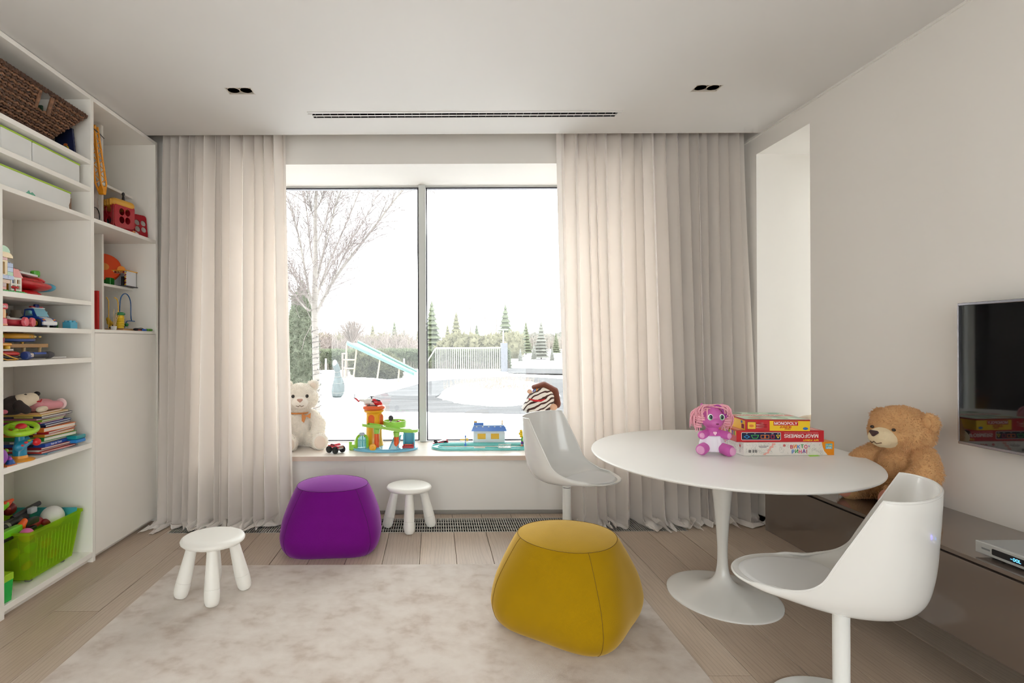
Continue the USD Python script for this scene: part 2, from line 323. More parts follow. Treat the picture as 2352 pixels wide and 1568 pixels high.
for j, (ya, yb) in enumerate(((VY0 + .012, VY0 + .038), (VY0 + .058, VY1 - .016))):
    part(vt, 'divider', J([bx(x, x + .002, ya, yb, ZC - .002, ZC + .003) for x in np.linspace(VX0 + .03, VX1 - .04, nd)]), M((150, 148, 146), .6), False, kind='stuff', w=True)
for lx, ly in LAMPS:
    first = lx < 0
    dl = thing('twin_downlight', 'square recessed twin downlight in the ceiling %s' % ('above the left curtain and shelves' if first else 'above the right curtain and table'), 'ceiling light', loc=(lx, ly, ZC))
    part(dl, 'housing', J([bx(-.0775, .0775, .040, .0445, -.001, .07), bx(-.0775, .0775, -.0445, -.040, .0, .07), bx(-.077, -.072, -.044, .044, 0, .07), bx(.072, .077, -.044, .044, 0, .07), bx(-.077, .077, -.044, .044, .066, .07)]), M((205, 196, 184), .5), False)
    for s in (-1, 1):
        c = (s * .037, .0, .004)
        sp = part(dl, 'spot', lathe([(.0345, 0), (.0355, .003), (.0355, .03), (.031, .03), (.031, .003), (.0335, 0)], 28, loc=c), M((232, 220, 205), .4))
        part(sp, 'baffle', lathe([(.0305, .002), (.0305, .012), (.021, .012), (.021, .0105), (.0295, .0015)], 28, loc=c), M((10, 9, 9), .5))
        part(sp, 'lens', lathe([(.0, .006), (.012, .0065), (.0205, .009), (.0205, .012)], 24, loc=c), M((205, 222, 214), .15, coat=.5), label='pale glass lens')
# ================= curtains
CLOTH = usdkit.material(stage, '/World/Looks/curtain_cloth', {'g': ('texture_coordinate', {}), 'n': ('noise_texture', {'scale': 700., 'detail': 1.}), 'b': ('bump', {'strength': .06, 'distance': .002}),
    'd': ('principled_bsdf', {'base_color': lin((238, 230, 223)), 'roughness': .8, 'sheen_weight': .25}), 't': ('translucent_bsdf', {'color': lin((244, 234, 224))}), 'm': ('mix_closure', {'fac': .17})},
    [('g.object', 'n.vector'), ('n.fac', 'b.height'), ('b.normal', 'd.normal'), ('d.BSDF', 'm.closure1'), ('t.BSDF', 'm.closure2')], surface='m.closure')
def curtain(label, xt, xb, yt, folds, seed, yfun):
    rng = np.random.default_rng(seed)
    S, L0, PUD = 520, ZC + .10, .17
    s = np.linspace(0, 1, S)
    w = rng.uniform(.55, 1.5, folds); ph = np.interp(s, np.r_[0, np.cumsum(w)] / w.sum(), np.arange(folds + 1)) * 2 * PI
    amp = np.interp(s * folds, np.arange(folds + 1), rng.uniform(.6, 1.25, folds + 1))
    kz = rng.uniform(-1, 1, (4, folds + 1))
    fl = lambda k: np.interp(s * folds, np.arange(folds + 1), kz[k])
    ls = np.r_[np.linspace(0, L0 - .16, 46), np.linspace(L0 - .15, L0 + PUD, 30)]
    V = []
    for l in ls:
        q = min(l / L0, 1.)
        A = (.064 + .010 * q + .014 * q ** 5) * amp
        sw = 1 + .25 * math.sin(3 * q) * fl(0)
        x0, x1 = xt[0] + (xb[0] - xt[0]) * q ** 1.3, xt[1] + (xb[1] - xt[1]) * q ** 1.3
        fw = (x1 - x0) / folds
        p2 = ph + .5 * q * fl(1) + .3 * math.sin(5 * q + 1) * fl(2)
        x = x0 + s * (x1 - x0) + fw * (.10 - .02 * q) * np.sin(2 * p2 + .6) + .02 * q * fl(3)
        y = yt - yfun(s, q) - A * sw * np.sin(p2) - .006 * np.sin(2 * p2 + 4 * fl(2)) * (.3 + .7 * q)
        over = max(0., l - (L0 - .045 ))
        reach = .50 + .50 * fl(0) + .18 * np.sin(1.7 * p2)
        if over > 0:                                    # the hem lies on the floor and folds outwards
            a = np.minimum(over / .05, PI / 2)
            z = np.maximum(L0 - l, .0) if over < .045 else 0.
            z = np.maximum(z, 0) + .004 + np.abs(meshkit.fbm(np.c_[s * folds * 1.0, np.full(S, over * 9), np.full(S, seed)], 2) - .42) * .13 * min(1, over / .08)
            y = y - over * (.75 * reach + .1) * math.sin(a) - .03 * (meshkit.fbm(np.c_[s * folds * .9, np.full(S, over * 9), np.full(S, seed + 3)], 2) - .5)
            x = x + over * .55 * fl(1)
            z = np.broadcast_to(z, (S,))
        else: z = np.full(S, L0 - l)
        x = np.clip(x, -2.02 if xt[0] < 0 else -9, 2.325); V.append(np.c_[x, y, np.maximum(z, .003)])
    n = len(ls); V = np.array(V).reshape(-1, 3)
    i, j = np.meshgrid(np.arange(n - 1), np.arange(S - 1), indexing='ij'); a = (i * S + j).ravel()
    Fc = np.r_[np.c_[a, a + S, a + S + 1], np.c_[a, a + S + 1, a + 1]]
    return solo('curtain', trimesh.Trimesh(V, Fc, process=False), CLOTH, label, 'curtain', smooth=True)
curtain('cream floor-length curtain left of the window, beside the shelves, hem on the floor', (-1.975, -1.095), (-1.97, -1.055), 4.165, 13, 11, lambda s, q: .10 * q * np.sin(PI * np.clip(s * .9 + .1, 0, 1)) ** .5 + .03 * q)
curtain('wide cream floor-length curtain right of the window, behind the oval table', (.90, 2.285), (.93, 2.30), 4.165, 17, 23, lambda s, q: .10 * q * (1 - .55 * s) + .02 * q)
rail = solo('curtain_rail', bx(XL + .4, XR - .03, 4.155, 4.175, ZC + .13, ZC + .16), WHITE, 'white curtain rail hidden in the ceiling recess above both curtains', 'curtain rail')

# ================= built-in shelves on the left
CX0, D = -2.042, .465                                    # front plane, depth
CBX = CX0 - D
def brd(y0, y1, z0, z1, x1=CX0, x0=None): return bx(CBX if x0 is None else x0, x1, y0, y1, z0, z1, .0012)
bc = thing('toy_bookcase', 'tall cream built-in shelf unit full of toys along the left wall', 'bookcase', loc=(CX0 - D / 2, 2.7, 0))
Y0, YP, YD = 1.45, 2.662, 3.384                          # far left end, post, divider
SH = {}
def shelf(nm, y0, y1, z0, z1, **k): SH[nm] = z1; return part(bc, 'shelf', brd(y0, y1, z0, z1, **k), CAB, False, w=True)
shelf('bottom', Y0, YD - .014, .032, .062)
for nm, z0, z1 in (('A', .682, .712), ('B', 1.191, 1.2197), ('C', 1.361, 1.388), ('D', 1.528, 1.554), ('E', 2.034, 2.058), ('F', 2.205, 2.231), ('G', 2.367, 2.393), ('top', 2.756, 2.781)):
    shelf(nm, Y0, YD - .014, z0, z1)
part(bc, 'side_panel', bx(CBX, CX0 + .001, YD - .014, YD + .0155, .0, 2.781, .001), CAB, False, w=True)
part(bc, 'side_panel', bx(CBX, CX0 + .001, YP - .0155, YP + .0165, .0, 2.0575, .001), CAB, False, w=True)
part(bc, 'side_panel', bx(CBX, CX0 + .001, Y0 - .03, Y0, .0, 2.781, .001), CAB, False, w=True)
part(bc, 'back_panel', bx(CBX - .008, CBX, Y0, YD, .03, 2.781), CAB, False, w=True)
part(bc, 'plinth', bx(CX0 - .05, CX0 - .03, Y0, YP - .02, .0, .032), CAB, False, w=True)
part(bc, 'plinth', bx(CX0 - .05, CX0 - .03, YP + .02, YD - .015, .0, .032), CAB, False, w=True)
cc = thing('corner_cabinet', 'cream corner cabinet with open shelves above one plain door, beside the left curtain', 'cabinet', loc=(CX0 - D / 2, 3.78, 0))
Y1, YE = YD + .017, 4.18
part(cc, 'side_panel', bx(CBX, CX0 + .001, YE - .028, YE, .0, 2.781, .001), CAB, False, w=True)
for z0, z1 in ((2.756, 2.781), (2.032, 2.056)): part(cc, 'shelf', brd(Y1, YE - .028, z0, z1), CAB, False, w=True)
part(cc, 'shelf', brd(Y1, YE - .028, 1.368, 1.3885, x1=CX0 - .0), CAB, False, w=True)
part(cc, 'shelf', brd(Y1, YE - .028, .032, .05, x1=CX0 - .022), CAB, False, w=True)
XS = -2.209
for z0, z1 in ((2.056, 2.756), (1.3885, 2.032)): part(cc, 'divider', bx(CBX, XS, 3.764, 3.786, z0, z1, .001), CAB, False, w=True)
for z in (2.378, 1.706): part(cc, 'small_shelf', bx(CBX, XS, 3.786, YE - .028, z - .018, z, .001), CAB, False, w=True)
part(cc, 'back_panel', bx(CBX - .008, CBX, Y1, YE, .03, 2.781), CAB, False, w=True)
part(cc, 'door', bx(CX0 - .02, CX0, Y1 + .002, YE - .030, .034, 1.366, .001), CAB, False, w=True)
part(cc, 'plinth', bx(CX0 - .06, CX0 - .04, Y1, YE - .03, .0, .032), CAB, False, w=True)

# ================= rug
RUG = usdkit.material(stage, '/World/Looks/rug_pile', {'g': ('texture_coordinate', {}), 'm': ('mapping', {'scale': (1., 1.05, 1)}), 'n': ('noise_texture', {'scale': 6.5, 'detail': 4., 'roughness': .55, 'distortion': .1}), 'n2': ('noise_texture', {'scale': 900., 'detail': 1.}), 'n3': ('noise_texture', {'scale': 19., 'detail': 3., 'distortion': .3}), 'ad': ('math', {'math_type': 'multiply_add', 'value2': .5}),
    'r': ('rgb_ramp', {'ramp': [(.52, lin((190, 173, 159))), (.70, lin((208, 195, 184))), (.90, lin((216, 205, 195)))]}), 'b': ('bump', {'strength': .35, 'distance': .004}), 'p': ('principled_bsdf', {'roughness': .9, 'sheen_weight': .35, 'sheen_roughness': .4, 'specular_ior_level': .1})},
    [('g.object', 'm.vector'), ('m.vector', 'n.vector'), ('m.vector', 'n3.vector'), ('g.object', 'n2.vector'), ('n3.fac', 'ad.value1'), ('n.fac', 'ad.value3'), ('ad.value', 'r.fac'), ('r.color', 'p.base_color'), ('n2.fac', 'b.height'), ('b.normal', 'p.normal')], surface='p.BSDF')
solo('area_rug', bx(-1.512, 1.05, -.6, 3.29, .0, .012, .004), RUG, 'large beige mottled velvety rug on the oak floor', 'rug')

# ================= oval pedestal table
TB = thing('oval_table', 'white oval pedestal table with a trumpet foot, toys and games on it', 'table', loc=(1.468, 2.895, 0), rz=-17.5)
part(TB, 'tabletop', lathe([(.0, .708), (.90, .708), (.955, .711), (.985, .7155), (.998, .7205), (1.0, .724), (.997, .728), (.990, .7297), (.975, .730), (0, .730)], 96, .645, .775), M((240, 238, 234), .38), 40)
def trumpet():
    zr = [(0, 1.0), (.006, 1.0), (.009, .985), (.014, .93), (.020, .80), (.027, .64), (.036, .48), (.048, .345), (.062, .25), (.085, .165), (.12, .112), (.17, .088), (.23, .084), (.32, .098), (.42, .125), (.53, .165), (.62, .21), (.68, .27), (.708, .34)]
    from scipy.interpolate import PchipInterpolator
    zz, rr = np.array(zr).T; t = np.linspace(0, 1, len(zr)); tt = np.linspace(0, 1, 70)
    z, r = PchipInterpolator(t, zz)(tt), PchipInterpolator(t, rr)(tt); V = []
    n = 64; a = np.arange(n) * 2 * PI / n
    for q, k in zip(z, r):
        e = min(1., max(0., (k - .2) / .8)); rx, ry = k * (.284 + (.262 - .284) * e), k * (.284 + (.305 - .284) * e)
        V += [(rx * math.cos(b), ry * math.sin(b), q) for b in a]
    Fc = [f for i in range(69) for j in range(n) for f in ((i * n + j, i * n + (j + 1) % n, (i + 1) * n + (j + 1) % n), (i * n + j, (i + 1) * n + (j + 1) % n, (i + 1) * n + j))]
    V += [(0, 0, 0), (0, 0, .708)]; Fc += [(len(V) - 2, (j + 1) % n, j) for j in range(n)] + [(len(V) - 1, 69 * n + j, 69 * n + (j + 1) % n) for j in range(n)]
    return trimesh.Trimesh(V, Fc, process=False)
part(TB, 'pedestal', mv(trumpet(), rz=12), M((236, 234, 229), .22, coat=.5), 60)

# ================= shell chairs on pedestals
def chair(label, loc, rz):
    from scipy.interpolate import PchipInterpolator, CubicSpline
    c = thing('shell_chair', label, 'chair', 'white swivel shell chairs at the oval table', loc, rz)
    #        xc     zc     w     rim x  rim z
    R = np.array([(.338, .447, .205, .150, .457), (.26, .438, .222, .125, .462), (.16, .428, .234, .085, .478), (.06, .420, .241, .045, .498), (-.06, .415, .246, .010, .530),
                  (-.155, .425, .250, -.022, .590), (-.210, .465, .252, -.052, .648), (-.236, .555, .252, -.083, .706), (-.248, .680, .250, -.114, .765), (-.258, .820, .247, -.142, .818)])
    u = np.linspace(0, 1, len(R)); f = PchipInterpolator(u, R); N, K = 60, 49
    uu, vv = np.linspace(0, 1, N), np.linspace(-1, 1, K)
    def surf(U, Vv):
        q = f(U); s, k = np.sin(Vv * PI / 2), 1 - np.cos(Vv * PI / 2)
        back = np.clip((U - .35) / .4, 0, 1)
        k2 = k * (1 - .35 * (1 - back)) + .35 * (1 - back) * np.abs(Vv) ** 5
        return np.stack([q[..., 0] + (q[..., 3] - q[..., 0]) * k, q[..., 2] * s, q[..., 1] + (q[..., 4] - q[..., 1]) * k2], -1)
    U, W_ = np.meshgrid(uu, vv, indexing='ij'); G = surf(U, W_)
    du, dv = np.gradient(G, axis=0), np.gradient(G, axis=1); n = np.cross(du, dv); n /= np.linalg.norm(n, axis=-1, keepdims=True) + 1e-12
    if n[5, K // 2, 2] > 0: n = -n                       # n points down and back: the outer side
    edge = np.minimum(np.minimum(U, 1 - U) * 6, (1 - np.abs(W_)) * 2.2).clip(0, 1)[..., None]
    low = np.exp(-((U - .45) / .22) ** 2)[..., None] * (1 - W_[..., None] ** 2)
    outer = G + n * (.0085 + .004 * np.sqrt(edge) + .016 * low)
    V = np.vstack([G.reshape(-1, 3), outer.reshape(-1, 3)]); o = N * K; Fc = []
    for i in range(N - 1):
        for j in range(K - 1):
            a = i * K + j; Fc += [(a, a + K, a + K + 1), (a, a + K + 1, a + 1), (o + a, o + a + K + 1, o + a + K), (o + a, o + a + 1, o + a + K + 1)]
    loop = [(0, j) for j in range(K)] + [(i, K - 1) for i in range(1, N)] + [(N - 1, j) for j in range(K - 2, -1, -1)] + [(i, 0) for i in range(N - 2, 0, -1)]
    ids = [i * K + j for i, j in loop]
    for a, b in zip(ids, ids[1:] + ids[:1]): Fc += [(a, b, o + b), (a, o + b, o + a)]
    sh = trimesh.Trimesh(V, Fc, process=False)
    part(c, 'shell', sh, GLOSSW, 50)
    ring_ = [surf(np.array([i / (N - 1)]), np.array([vv[j]]))[0] + n[i, j] * .0045 for i, j in loop]
    part(c, 'rim', tube(np.array(ring_), .0052, 8, closed=True), GLOSSW, True)
    # seat pad
    V, Fc, nr, na = [], [], 12, 72
    for r in range(nr + 1):
        for k in range(na):
            a = k * 2 * PI / na; t = r / nr; uq, vq = .215 + .185 * t * math.cos(a) * (1.0), .66 * t * np.sign(math.sin(a)) * abs(math.sin(a)) ** .9
            p = surf(np.array([uq]), np.array([vq]))[0]; lift = .0075 * (1 - max(0, (t - .9) / .1) ** 2) + .0006
            V.append(p + [0, 0, lift])
    for r in range(nr):
        for k in range(na):
            a, b = r * na + k, r * na + (k + 1) % na; Fc += [(a, a + na, b + na), (a, b + na, b)]
    m = trimesh.Trimesh(V, Fc, process=False)
    if m.face_normals[len(m.faces) // 2][2] < 0: m.invert()
    part(c, 'seat_pad', m, M((222, 221, 220), .6, bump=.05, bs=400), 50, label='pale grey seat pad')
    part(c, 'hub', lathe([(.026, .362), (.0265, .39), (.055, .402), (.07, .404)], 32), WHITE, 40)
    part(c, 'column', lathe([(.0245, .012), (.0258, .10), (.0262, .25), (.0262, .3585)], 32), WHITE, 40)
    part(c, 'collar_gap', lathe([(.0245, .3585), (.0245, .362)], 32), BLACK, 40)
    part(c, 'foot', lathe([(.218, .0), (.220, .004), (.217, .008), (.20, .0105), (.12, .0135), (.06, .017), (.034, .022), (.026, .034)], 72), WHITE, 40)
    return c
chair('white shell chair in front, right of the rug, its back to the low brown console', (1.408, 1.966, 0), math.degrees(2.38))
chair('white shell chair at the far side of the table, close to the window sill', (.849, 3.656, 0), math.degrees(-.63))

# ================= poufs
def pouf(label, loc, rz, col, dark, tilt):
    p = thing('pouf', label, 'pouf', None, loc, rz)
    mat = M(col, .95, bump=.25, bs=420, var=.04, vs=14, sheen=1., spec=.12)
    from scipy.interpolate import PchipInterpolator
    zs = [0, .012, .05, .11, .19, .27, .335, .376, .392]; rs = [.256, .272, .296, .309, .300, .277, .252, .233, .222]; ns = [4.2, 4.1, 3.9, 3.6, 3.2, 2.7, 2.35, 2.15, 2.06]
    t = np.linspace(0, 1, 40); tk = np.linspace(0, 1, len(zs)); z, r, nn = (PchipInterpolator(tk, q)(t) for q in (zs, rs, ns))
    n = 96; a = np.arange(n) * 2 * PI / n + PI / 4 / 1e9
    def ringpt(k, zk, rk, nk, off=0.):
        R = rk / (np.abs(np.cos(a)) ** nk + np.abs(np.sin(a)) ** nk) ** (1 / nk) * (1 + .02 * np.cos(3 * a + 1)) + off
        return np.c_[R * np.cos(a), R * np.sin(a), zk + tilt * zk * (R * np.cos(a)) * .3]
    def loft(rings, cap0=True, cap1=False):
        k = len(rings); V = np.vstack(rings); Fc = []
        for i in range(k - 1):
            for j in range(n):
                q, w = i * n + j, i * n + (j + 1) % n; Fc += [(q, w, w + n), (q, w + n, q + n)]
        if cap0: V = np.vstack([V, rings[0].mean(0)]); Fc += [(len(V) - 1, (j + 1) % n, j) for j in range(n)]
        if cap1: V = np.vstack([V, rings[-1].mean(0)]); Fc += [(len(V) - 1, (k - 1) * n + j, (k - 1) * n + (j + 1) % n) for j in range(n)]
        return trimesh.Trimesh(V, Fc, process=False)
    rings = [ringpt(i, *q) for i, q in enumerate(zip(z, r, nn))]
    part(p, 'body', loft(rings, True, True), mat, 60)
    top = [ringpt(0, .392 + .030 * (1 - (1 - q) ** 2.2) if q > .03 else .3905 + q * .1, .2235 * (1 - q), 2.06 - .06 * q) for q in np.r_[0, .02, .06, .12, np.linspace(.2, .97, 12)]]
    part(p, 'top_panel', loft(top, False, True), mat, 60)
    sm = M(dark, .9)
    part(p, 'seam', tube(ringpt(0, .3915, .2238, 2.06), .0014, 5, closed=True), sm, True)
    for k in (12, 36, 60, 84):
        pts = [rg[k] * [1.001, 1.001, 1] for rg in rings]; part(p, 'seam', tube(pts, .0013, 5), sm, True)
    part(p, 'base_glide', lathe([(.19, -.0), (.19, .002)], 24, loc=(0, 0, -.0005)), BLACK)
    return p
pouf('purple felt pouf on the oak floor below the window', (-.662, 3.66, 0.001), 3, (112, 16, 124), (76, 8, 86), .02)
pouf('mustard yellow felt pouf on the edge of the rug, left of the table', (.612, 2.625, .0135), 142 - 90 + 2, (164, 127, 6), (120, 88, 6), -.02)

# ================= children's stools
def stool(label, loc, rz):
    s = thing('stool', label, 'stool', "small white children's stools", loc, rz); m = M((240, 237, 230), .42)
    part(s, 'seat', lathe([(0, .262), (.125, .262), (.145, .266), (.156, .275), (.158, .284), (.152, .294), (.138, .3005), (.120, .301), (.0, .298)], 56), m, 60)
    for k in range(4):
        a = rad(45 + 90 * k); d = np.array([math.cos(a), math.sin(a), 0])
        p0, p1 = d * .158 + [0, 0, .0], d * .097 + [0, 0, .266]
        t = np.r_[0, .012, .04, .09, np.linspace(.16, 1, 12)]; r = np.interp(t, [0, .012, .04, .09, .2, .35, .6, .8, 1], [.016, .024, .031, .0355, .038, .0365, .032, .0285, .026])
        lg = tube(p0 + np.outer(t, p1 - p0) + [0, 0, .0005], r, 20)
        lg.vertices[:, 2] = np.maximum(lg.vertices[:, 2], 0)
        l = part(s, 'leg', lg, m, 60)
        q = .30; part(l, 'joint_line', tube([p0 + (p1 - p0) * (q + e) for e in (-.003, 0, .003)], [.0371, .0376, .0371], 20), M((226, 222, 215), .5), 60)
    return s
S1 = stool('white round plastic stool in front, standing on the rug', (-1.145, 2.915, .0122), -26)
copy(S1, 'white round plastic stool between the purple pouf and the window wall', (-.183, 3.985, 0.001), -45 + 2, "small white children's stools")

# ================= low console, television, player
LAC = M((98, 84, 74), .10, coat=.6, spec=.6)
XC = 1.888
cs = thing('media_console', 'floating glossy brown lacquer console along the right wall under the television', 'console', loc=(2.11, 1.4, .22))
part(cs, 'carcass', bx(XC + .022, XR - .002, -.8, 3.238, .222, .519, .001), M((60, 50, 44), .4), False, w=True)
part(cs, 'top', bx(XC + .002, XR - .001, -.8, 3.24, .520, .535, .0012), LAC, False, w=True)
for a, b in ((-.8, 3.24),): part(cs, 'door', bx(XC, XC + .020, a + .002, b - .002, .22, .513, .0012), LAC, False, w=True)
part(cs, 'end_panel', bx(XC + .021, XR - .002, 3.2385, 3.2395, .221, .519), LAC, False, w=True)
tv = thing('television', 'large flat black television with a thin silver edge on the right wall', 'television', loc=(2.29, 1.9, 1.157))
part(tv, 'cabinet', rbx(2.262, 2.295, 1.345, 2.428, .862, 1.452, .006), M((28, 28, 30), .3), 40, w=True)
part(tv, 'bezel', J([bx(2.248, 2.264, 1.34, 2.434, .856, .868, .002), bx(2.248, 2.264, 1.34, 2.434, 1.446, 1.458, .002), bx(2.248, 2.264, 1.34, 1.346, .868, 1.446, .001), bx(2.248, 2.264, 2.428, 2.434, .868, 1.446, .001)]), M((150, 146, 150), .2, metal=.8), False, w=True)
part(tv, 'screen', bx(2.250, 2.262, 1.347, 2.427, .869, 1.445), M((12, 11, 11), .035, spec=.8, coat=.6), False, w=True)
part(tv, 'wall_mount', bx(2.295, 2.339, 1.7, 2.1, 1.0, 1.3), DARK, False, w=True)
dv = thing('disc_player', 'slim silver disc player with a blue display on the brown console', 'disc player', loc=(2.06, 1.8, .536))
SIL = M((178, 182, 184), .32, metal=.75)
part(dv, 'body', bx(1.942, 2.20, 1.592, 2.022, .546, .586, .002), SIL, False, w=True)
fp = part(dv, 'front_panel', bx(1.930, 1.9415, 1.59, 2.024, .5455, .5865, .0015), M((196, 198, 196), .28, metal=.6), False, w=True)
def fx(m, y, z, d=.0): return onto(m, (1.9299 - d, y, z), (0, -1, 0), (0, 0, 1))
part(dv, 'display_window', fx(_ext(rrect(-.068, .068, -.0105, .0105, .004), .0006), 1.895, .566), BLACK, False, w=True)
part(dv, 'display_digits', fx(text_fit('-00L', .034, .011, .0004), 1.882, .566, .0007), M((70, 160, 255), .5, emit=3.0), False, label='glowing blue display digits', w=True)
part(dv, 'badge', fx(_ext(rrect(-.015, .015, -.003, .003, .001), .0004), 1.985, .566), M((120, 122, 122), .4), False, w=True)
part(dv, 'power_light', fx(_ext(sg.Point(0, 0).buffer(1).intersection(sg.box(-1, -1, 1, 1)), .0008), 0, 0) if False else onto(mv(_ext(circ(0, 0, .01), .0008), s=(2.3, 1.05, 1)), (1.9299, 1.79, .565), (0, -1, 0), (0, 0, 1)), M((120, 110, 255), .3, emit=2.5), False, label='round blue light', w=True)
for y in (1.64, 1.975):
    for x in (1.965, 2.17): part(dv, 'foot', lathe([(.016, .5355), (.018, .546)], 16, loc=(x, y, 0)), BLACK, w=True)
# ================= the garden outside
GZ = -.3
def at(px, py, Y):
    a, b = px - CX, py - CY; return np.array([(a - b * ROLL) / F * Y, Y, H - (b + a * ROLL) / F * Y])
def gp(px, py, z=GZ):
    a, b = px - CX, py - CY; v = -(b + a * ROLL) / F; Y = (z - H) / v; return np.array([(a - b * ROLL) / F * Y, Y])
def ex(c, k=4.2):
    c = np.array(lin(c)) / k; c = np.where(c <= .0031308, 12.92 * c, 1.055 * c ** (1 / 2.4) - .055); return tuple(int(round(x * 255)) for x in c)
SNOW = M((208, 209, 211), .7, bump=.3, bs=6, spec=.2)
def terr(x, y):
    p = np.stack([x * .16, y * .16, np.zeros_like(x)], -1)
    z = (meshkit.fbm(p, 3, 4) - .5) * .22
    def hill(cx_, cy_, rx, ry, h): return h * np.exp(-((x - cx_) / rx) ** 2 - ((y - cy_) / ry) ** 2)
    z = z + hill(1.9, 25.5, 2.6, 1.3, .42) + hill(-2.4, 20.3, 1.9, .9, .30) + hill(-4.5, 19.5, 2.4, 1.6, .16) + hill(.4, 10.6, 4.5, 1.2, .16)
    return z
gx, gy = np.meshgrid(np.r_[np.linspace(-100, -14, 16), np.linspace(-13, 13, 90), np.linspace(14, 100, 16)], np.r_[np.linspace(YG + .3, 40, 130), np.linspace(42, 220, 30)], indexing='ij')
drive_px = [(845, 909), (905, 894), (985, 873), (1060, 867), (1180, 862), (1300, 868), (1420, 884), (1420, 960), (1240, 949), (1100, 952), (1000, 949), (930, 949), (870, 937), (835, 922)]
isl_px = [(998, 908), (1030, 890), (1100, 880), (1190, 877), (1260, 886), (1290, 905), (1250, 922), (1150, 931), (1060, 924)]
def smooth_poly(px): 
    p = sg.Polygon([gp(*q) for q in px]); return p.buffer(.5).buffer(-1.0).buffer(.5)
drive = smooth_poly(drive_px); island = smooth_poly(isl_px)
import shapely
mask_d = shapely.contains_xy(drive.buffer(.25), gx, gy) & ~shapely.contains_xy(island.buffer(-.15), gx, gy)
gz = GZ + terr(gx, gy) * np.clip((gy - 6) / 4, 0, 1)
gz = np.where(mask_d, GZ - .10, np.where(shapely.contains_xy(drive.buffer(.25), gx, gy), GZ + .12 + .3 * (gz - GZ), gz))
ff = lambda a: a.reshape(-1)
nx_, ny_ = gx.shape; i, j = np.meshgrid(np.arange(nx_ - 1), np.arange(ny_ - 1), indexing='ij'); a = (i * ny_ + j).ravel()
gm = trimesh.Trimesh(np.c_[ff(gx), ff(gy), ff(gz)], np.r_[np.c_[a, a + ny_, a + ny_ + 1], np.c_[a, a + ny_ + 1, a + 1]], process=False)
struct('snow_ground', gm, SNOW, 'snow covered garden ground outside the window', True)
WET = usdkit.material(stage, '/World/Looks/wet_gravel', {'g': ('texture_coordinate', {}), 'm': ('mapping', {'scale': (.5, 2.4, 1)}), 'n': ('noise_texture', {'scale': 1.3, 'detail': 4.}), 'r': ('rgb_ramp', {'ramp': [(.3, lin(ex((138, 138, 140)))), (.7, lin(ex((172, 172, 174))))]}), 'd': ('diffuse_bsdf', {})},
                     [('g.object', 'm.vector'), ('m.vector', 'n.vector'), ('n.fac', 'r.fac'), ('r.color', 'd.color')], surface='d.BSDF')
struct('driveway', J([prism(drive.difference(island), .03, 'xy', GZ - .07)]), WET, 'grey wet driveway loop round the snowy island', False)
rd = sg.Polygon([gp(1164, 847), gp(1500, 852), gp(1500, 862), gp(1168, 858)])
struct('far_road', prism(rd, .03, 'xy', GZ + .02), WET, 'grey cleared road beyond the gate', False)
rng = np.random.default_rng(8)
def leaves(P, Nn, size, k=1, seed=0, up=.3):
    """Small triangular leaf sprays at points P with outward normals."""
    r = np.random.default_rng(seed); m = len(P)
    d = Nn + r.normal(0, .55, (m, 3)) + [0, 0, up]; d /= np.linalg.norm(d, axis=1, keepdims=True)
    s = np.cross(d, r.normal(0, 1, (m, 3))); s /= np.linalg.norm(s, axis=1, keepdims=True); sz = size * r.uniform(.6, 1.4, (m, 1))
    V = np.stack([P - s * sz * .35, P + s * sz * .35, P + d * sz * 1.5], 1).reshape(-1, 3)
    return trimesh.Trimesh(V, np.arange(len(V)).reshape(-1, 3), process=False)
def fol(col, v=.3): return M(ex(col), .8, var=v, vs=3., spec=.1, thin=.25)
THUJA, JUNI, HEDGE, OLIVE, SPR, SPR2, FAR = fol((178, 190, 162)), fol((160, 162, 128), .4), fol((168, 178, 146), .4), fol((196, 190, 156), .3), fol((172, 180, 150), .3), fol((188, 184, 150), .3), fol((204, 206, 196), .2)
BARK, TWIG, WOODP = M(ex((176, 164, 150)), .9), M(ex((186, 172, 162)), .9), M(ex((230, 208, 176)), .7)
def bush(name, mesh, n, size, mat, label, cat, seed=0, loc=None, **k):
    p, fi = trimesh.sample.sample_surface(mesh, n, seed=seed)
    c = mesh.bounds.mean(0); c[2] = mesh.bounds[0][2]
    t = thing(name, label, cat, loc=c, **k)
    part(t, 'foliage', J([mesh, leaves(np.array(p), mesh.face_normals[fi], size, seed=seed)]), mat, False, w=True)
    return t, c
def blob(c, r, amp, ns, seed, n=4):
    m = trimesh.creation.icosphere(n, 1.); d = m.vertices.copy(); m.vertices = d * r * (1 + amp * (meshkit.fbm(d * ns, 3, seed) - .5))[:, None] + c; return m
# birch with its string of lights
BX, BY = at(724, 700, 11)[0], 11.
def b(px, py, dy=0.): return at(px, py, BY + dy)
bt = thing('birch_tree', 'bare white-barked birch with a fan of thin branches outside the left pane', 'tree', loc=(BX, BY, GZ))
BIRCH = usdkit.material(stage, '/World/Looks/birch_bark', {'g': ('texture_coordinate', {}), 'm': ('mapping', {'scale': (3., 3., 26.)}), 'n': ('noise_texture', {'scale': 1.6, 'detail': 3.}), 'r': ('rgb_ramp', {'ramp': [(.30, lin(ex((160, 148, 138)))), (.44, lin(ex((214, 204, 196), 4.2)))]}), 'p': ('principled_bsdf', {'roughness': .8})},
                        [('g.object', 'm.vector'), ('m.vector', 'n.vector'), ('n.fac', 'r.fac'), ('r.color', 'p.base_color')], surface='p.BSDF')
trunk = [np.array([BX + .02, BY, GZ - .1]), b(727, 900), b(725, 800), b(722, 700), b(725, 600), b(724, 500), b(727, 420), b(735, 330), b(742, 250)]
part(bt, 'trunk', tube(trunk, [.072, .068, .064, .060, .045, .036, .028, .02, .008], 14), BIRCH, True, w=True)
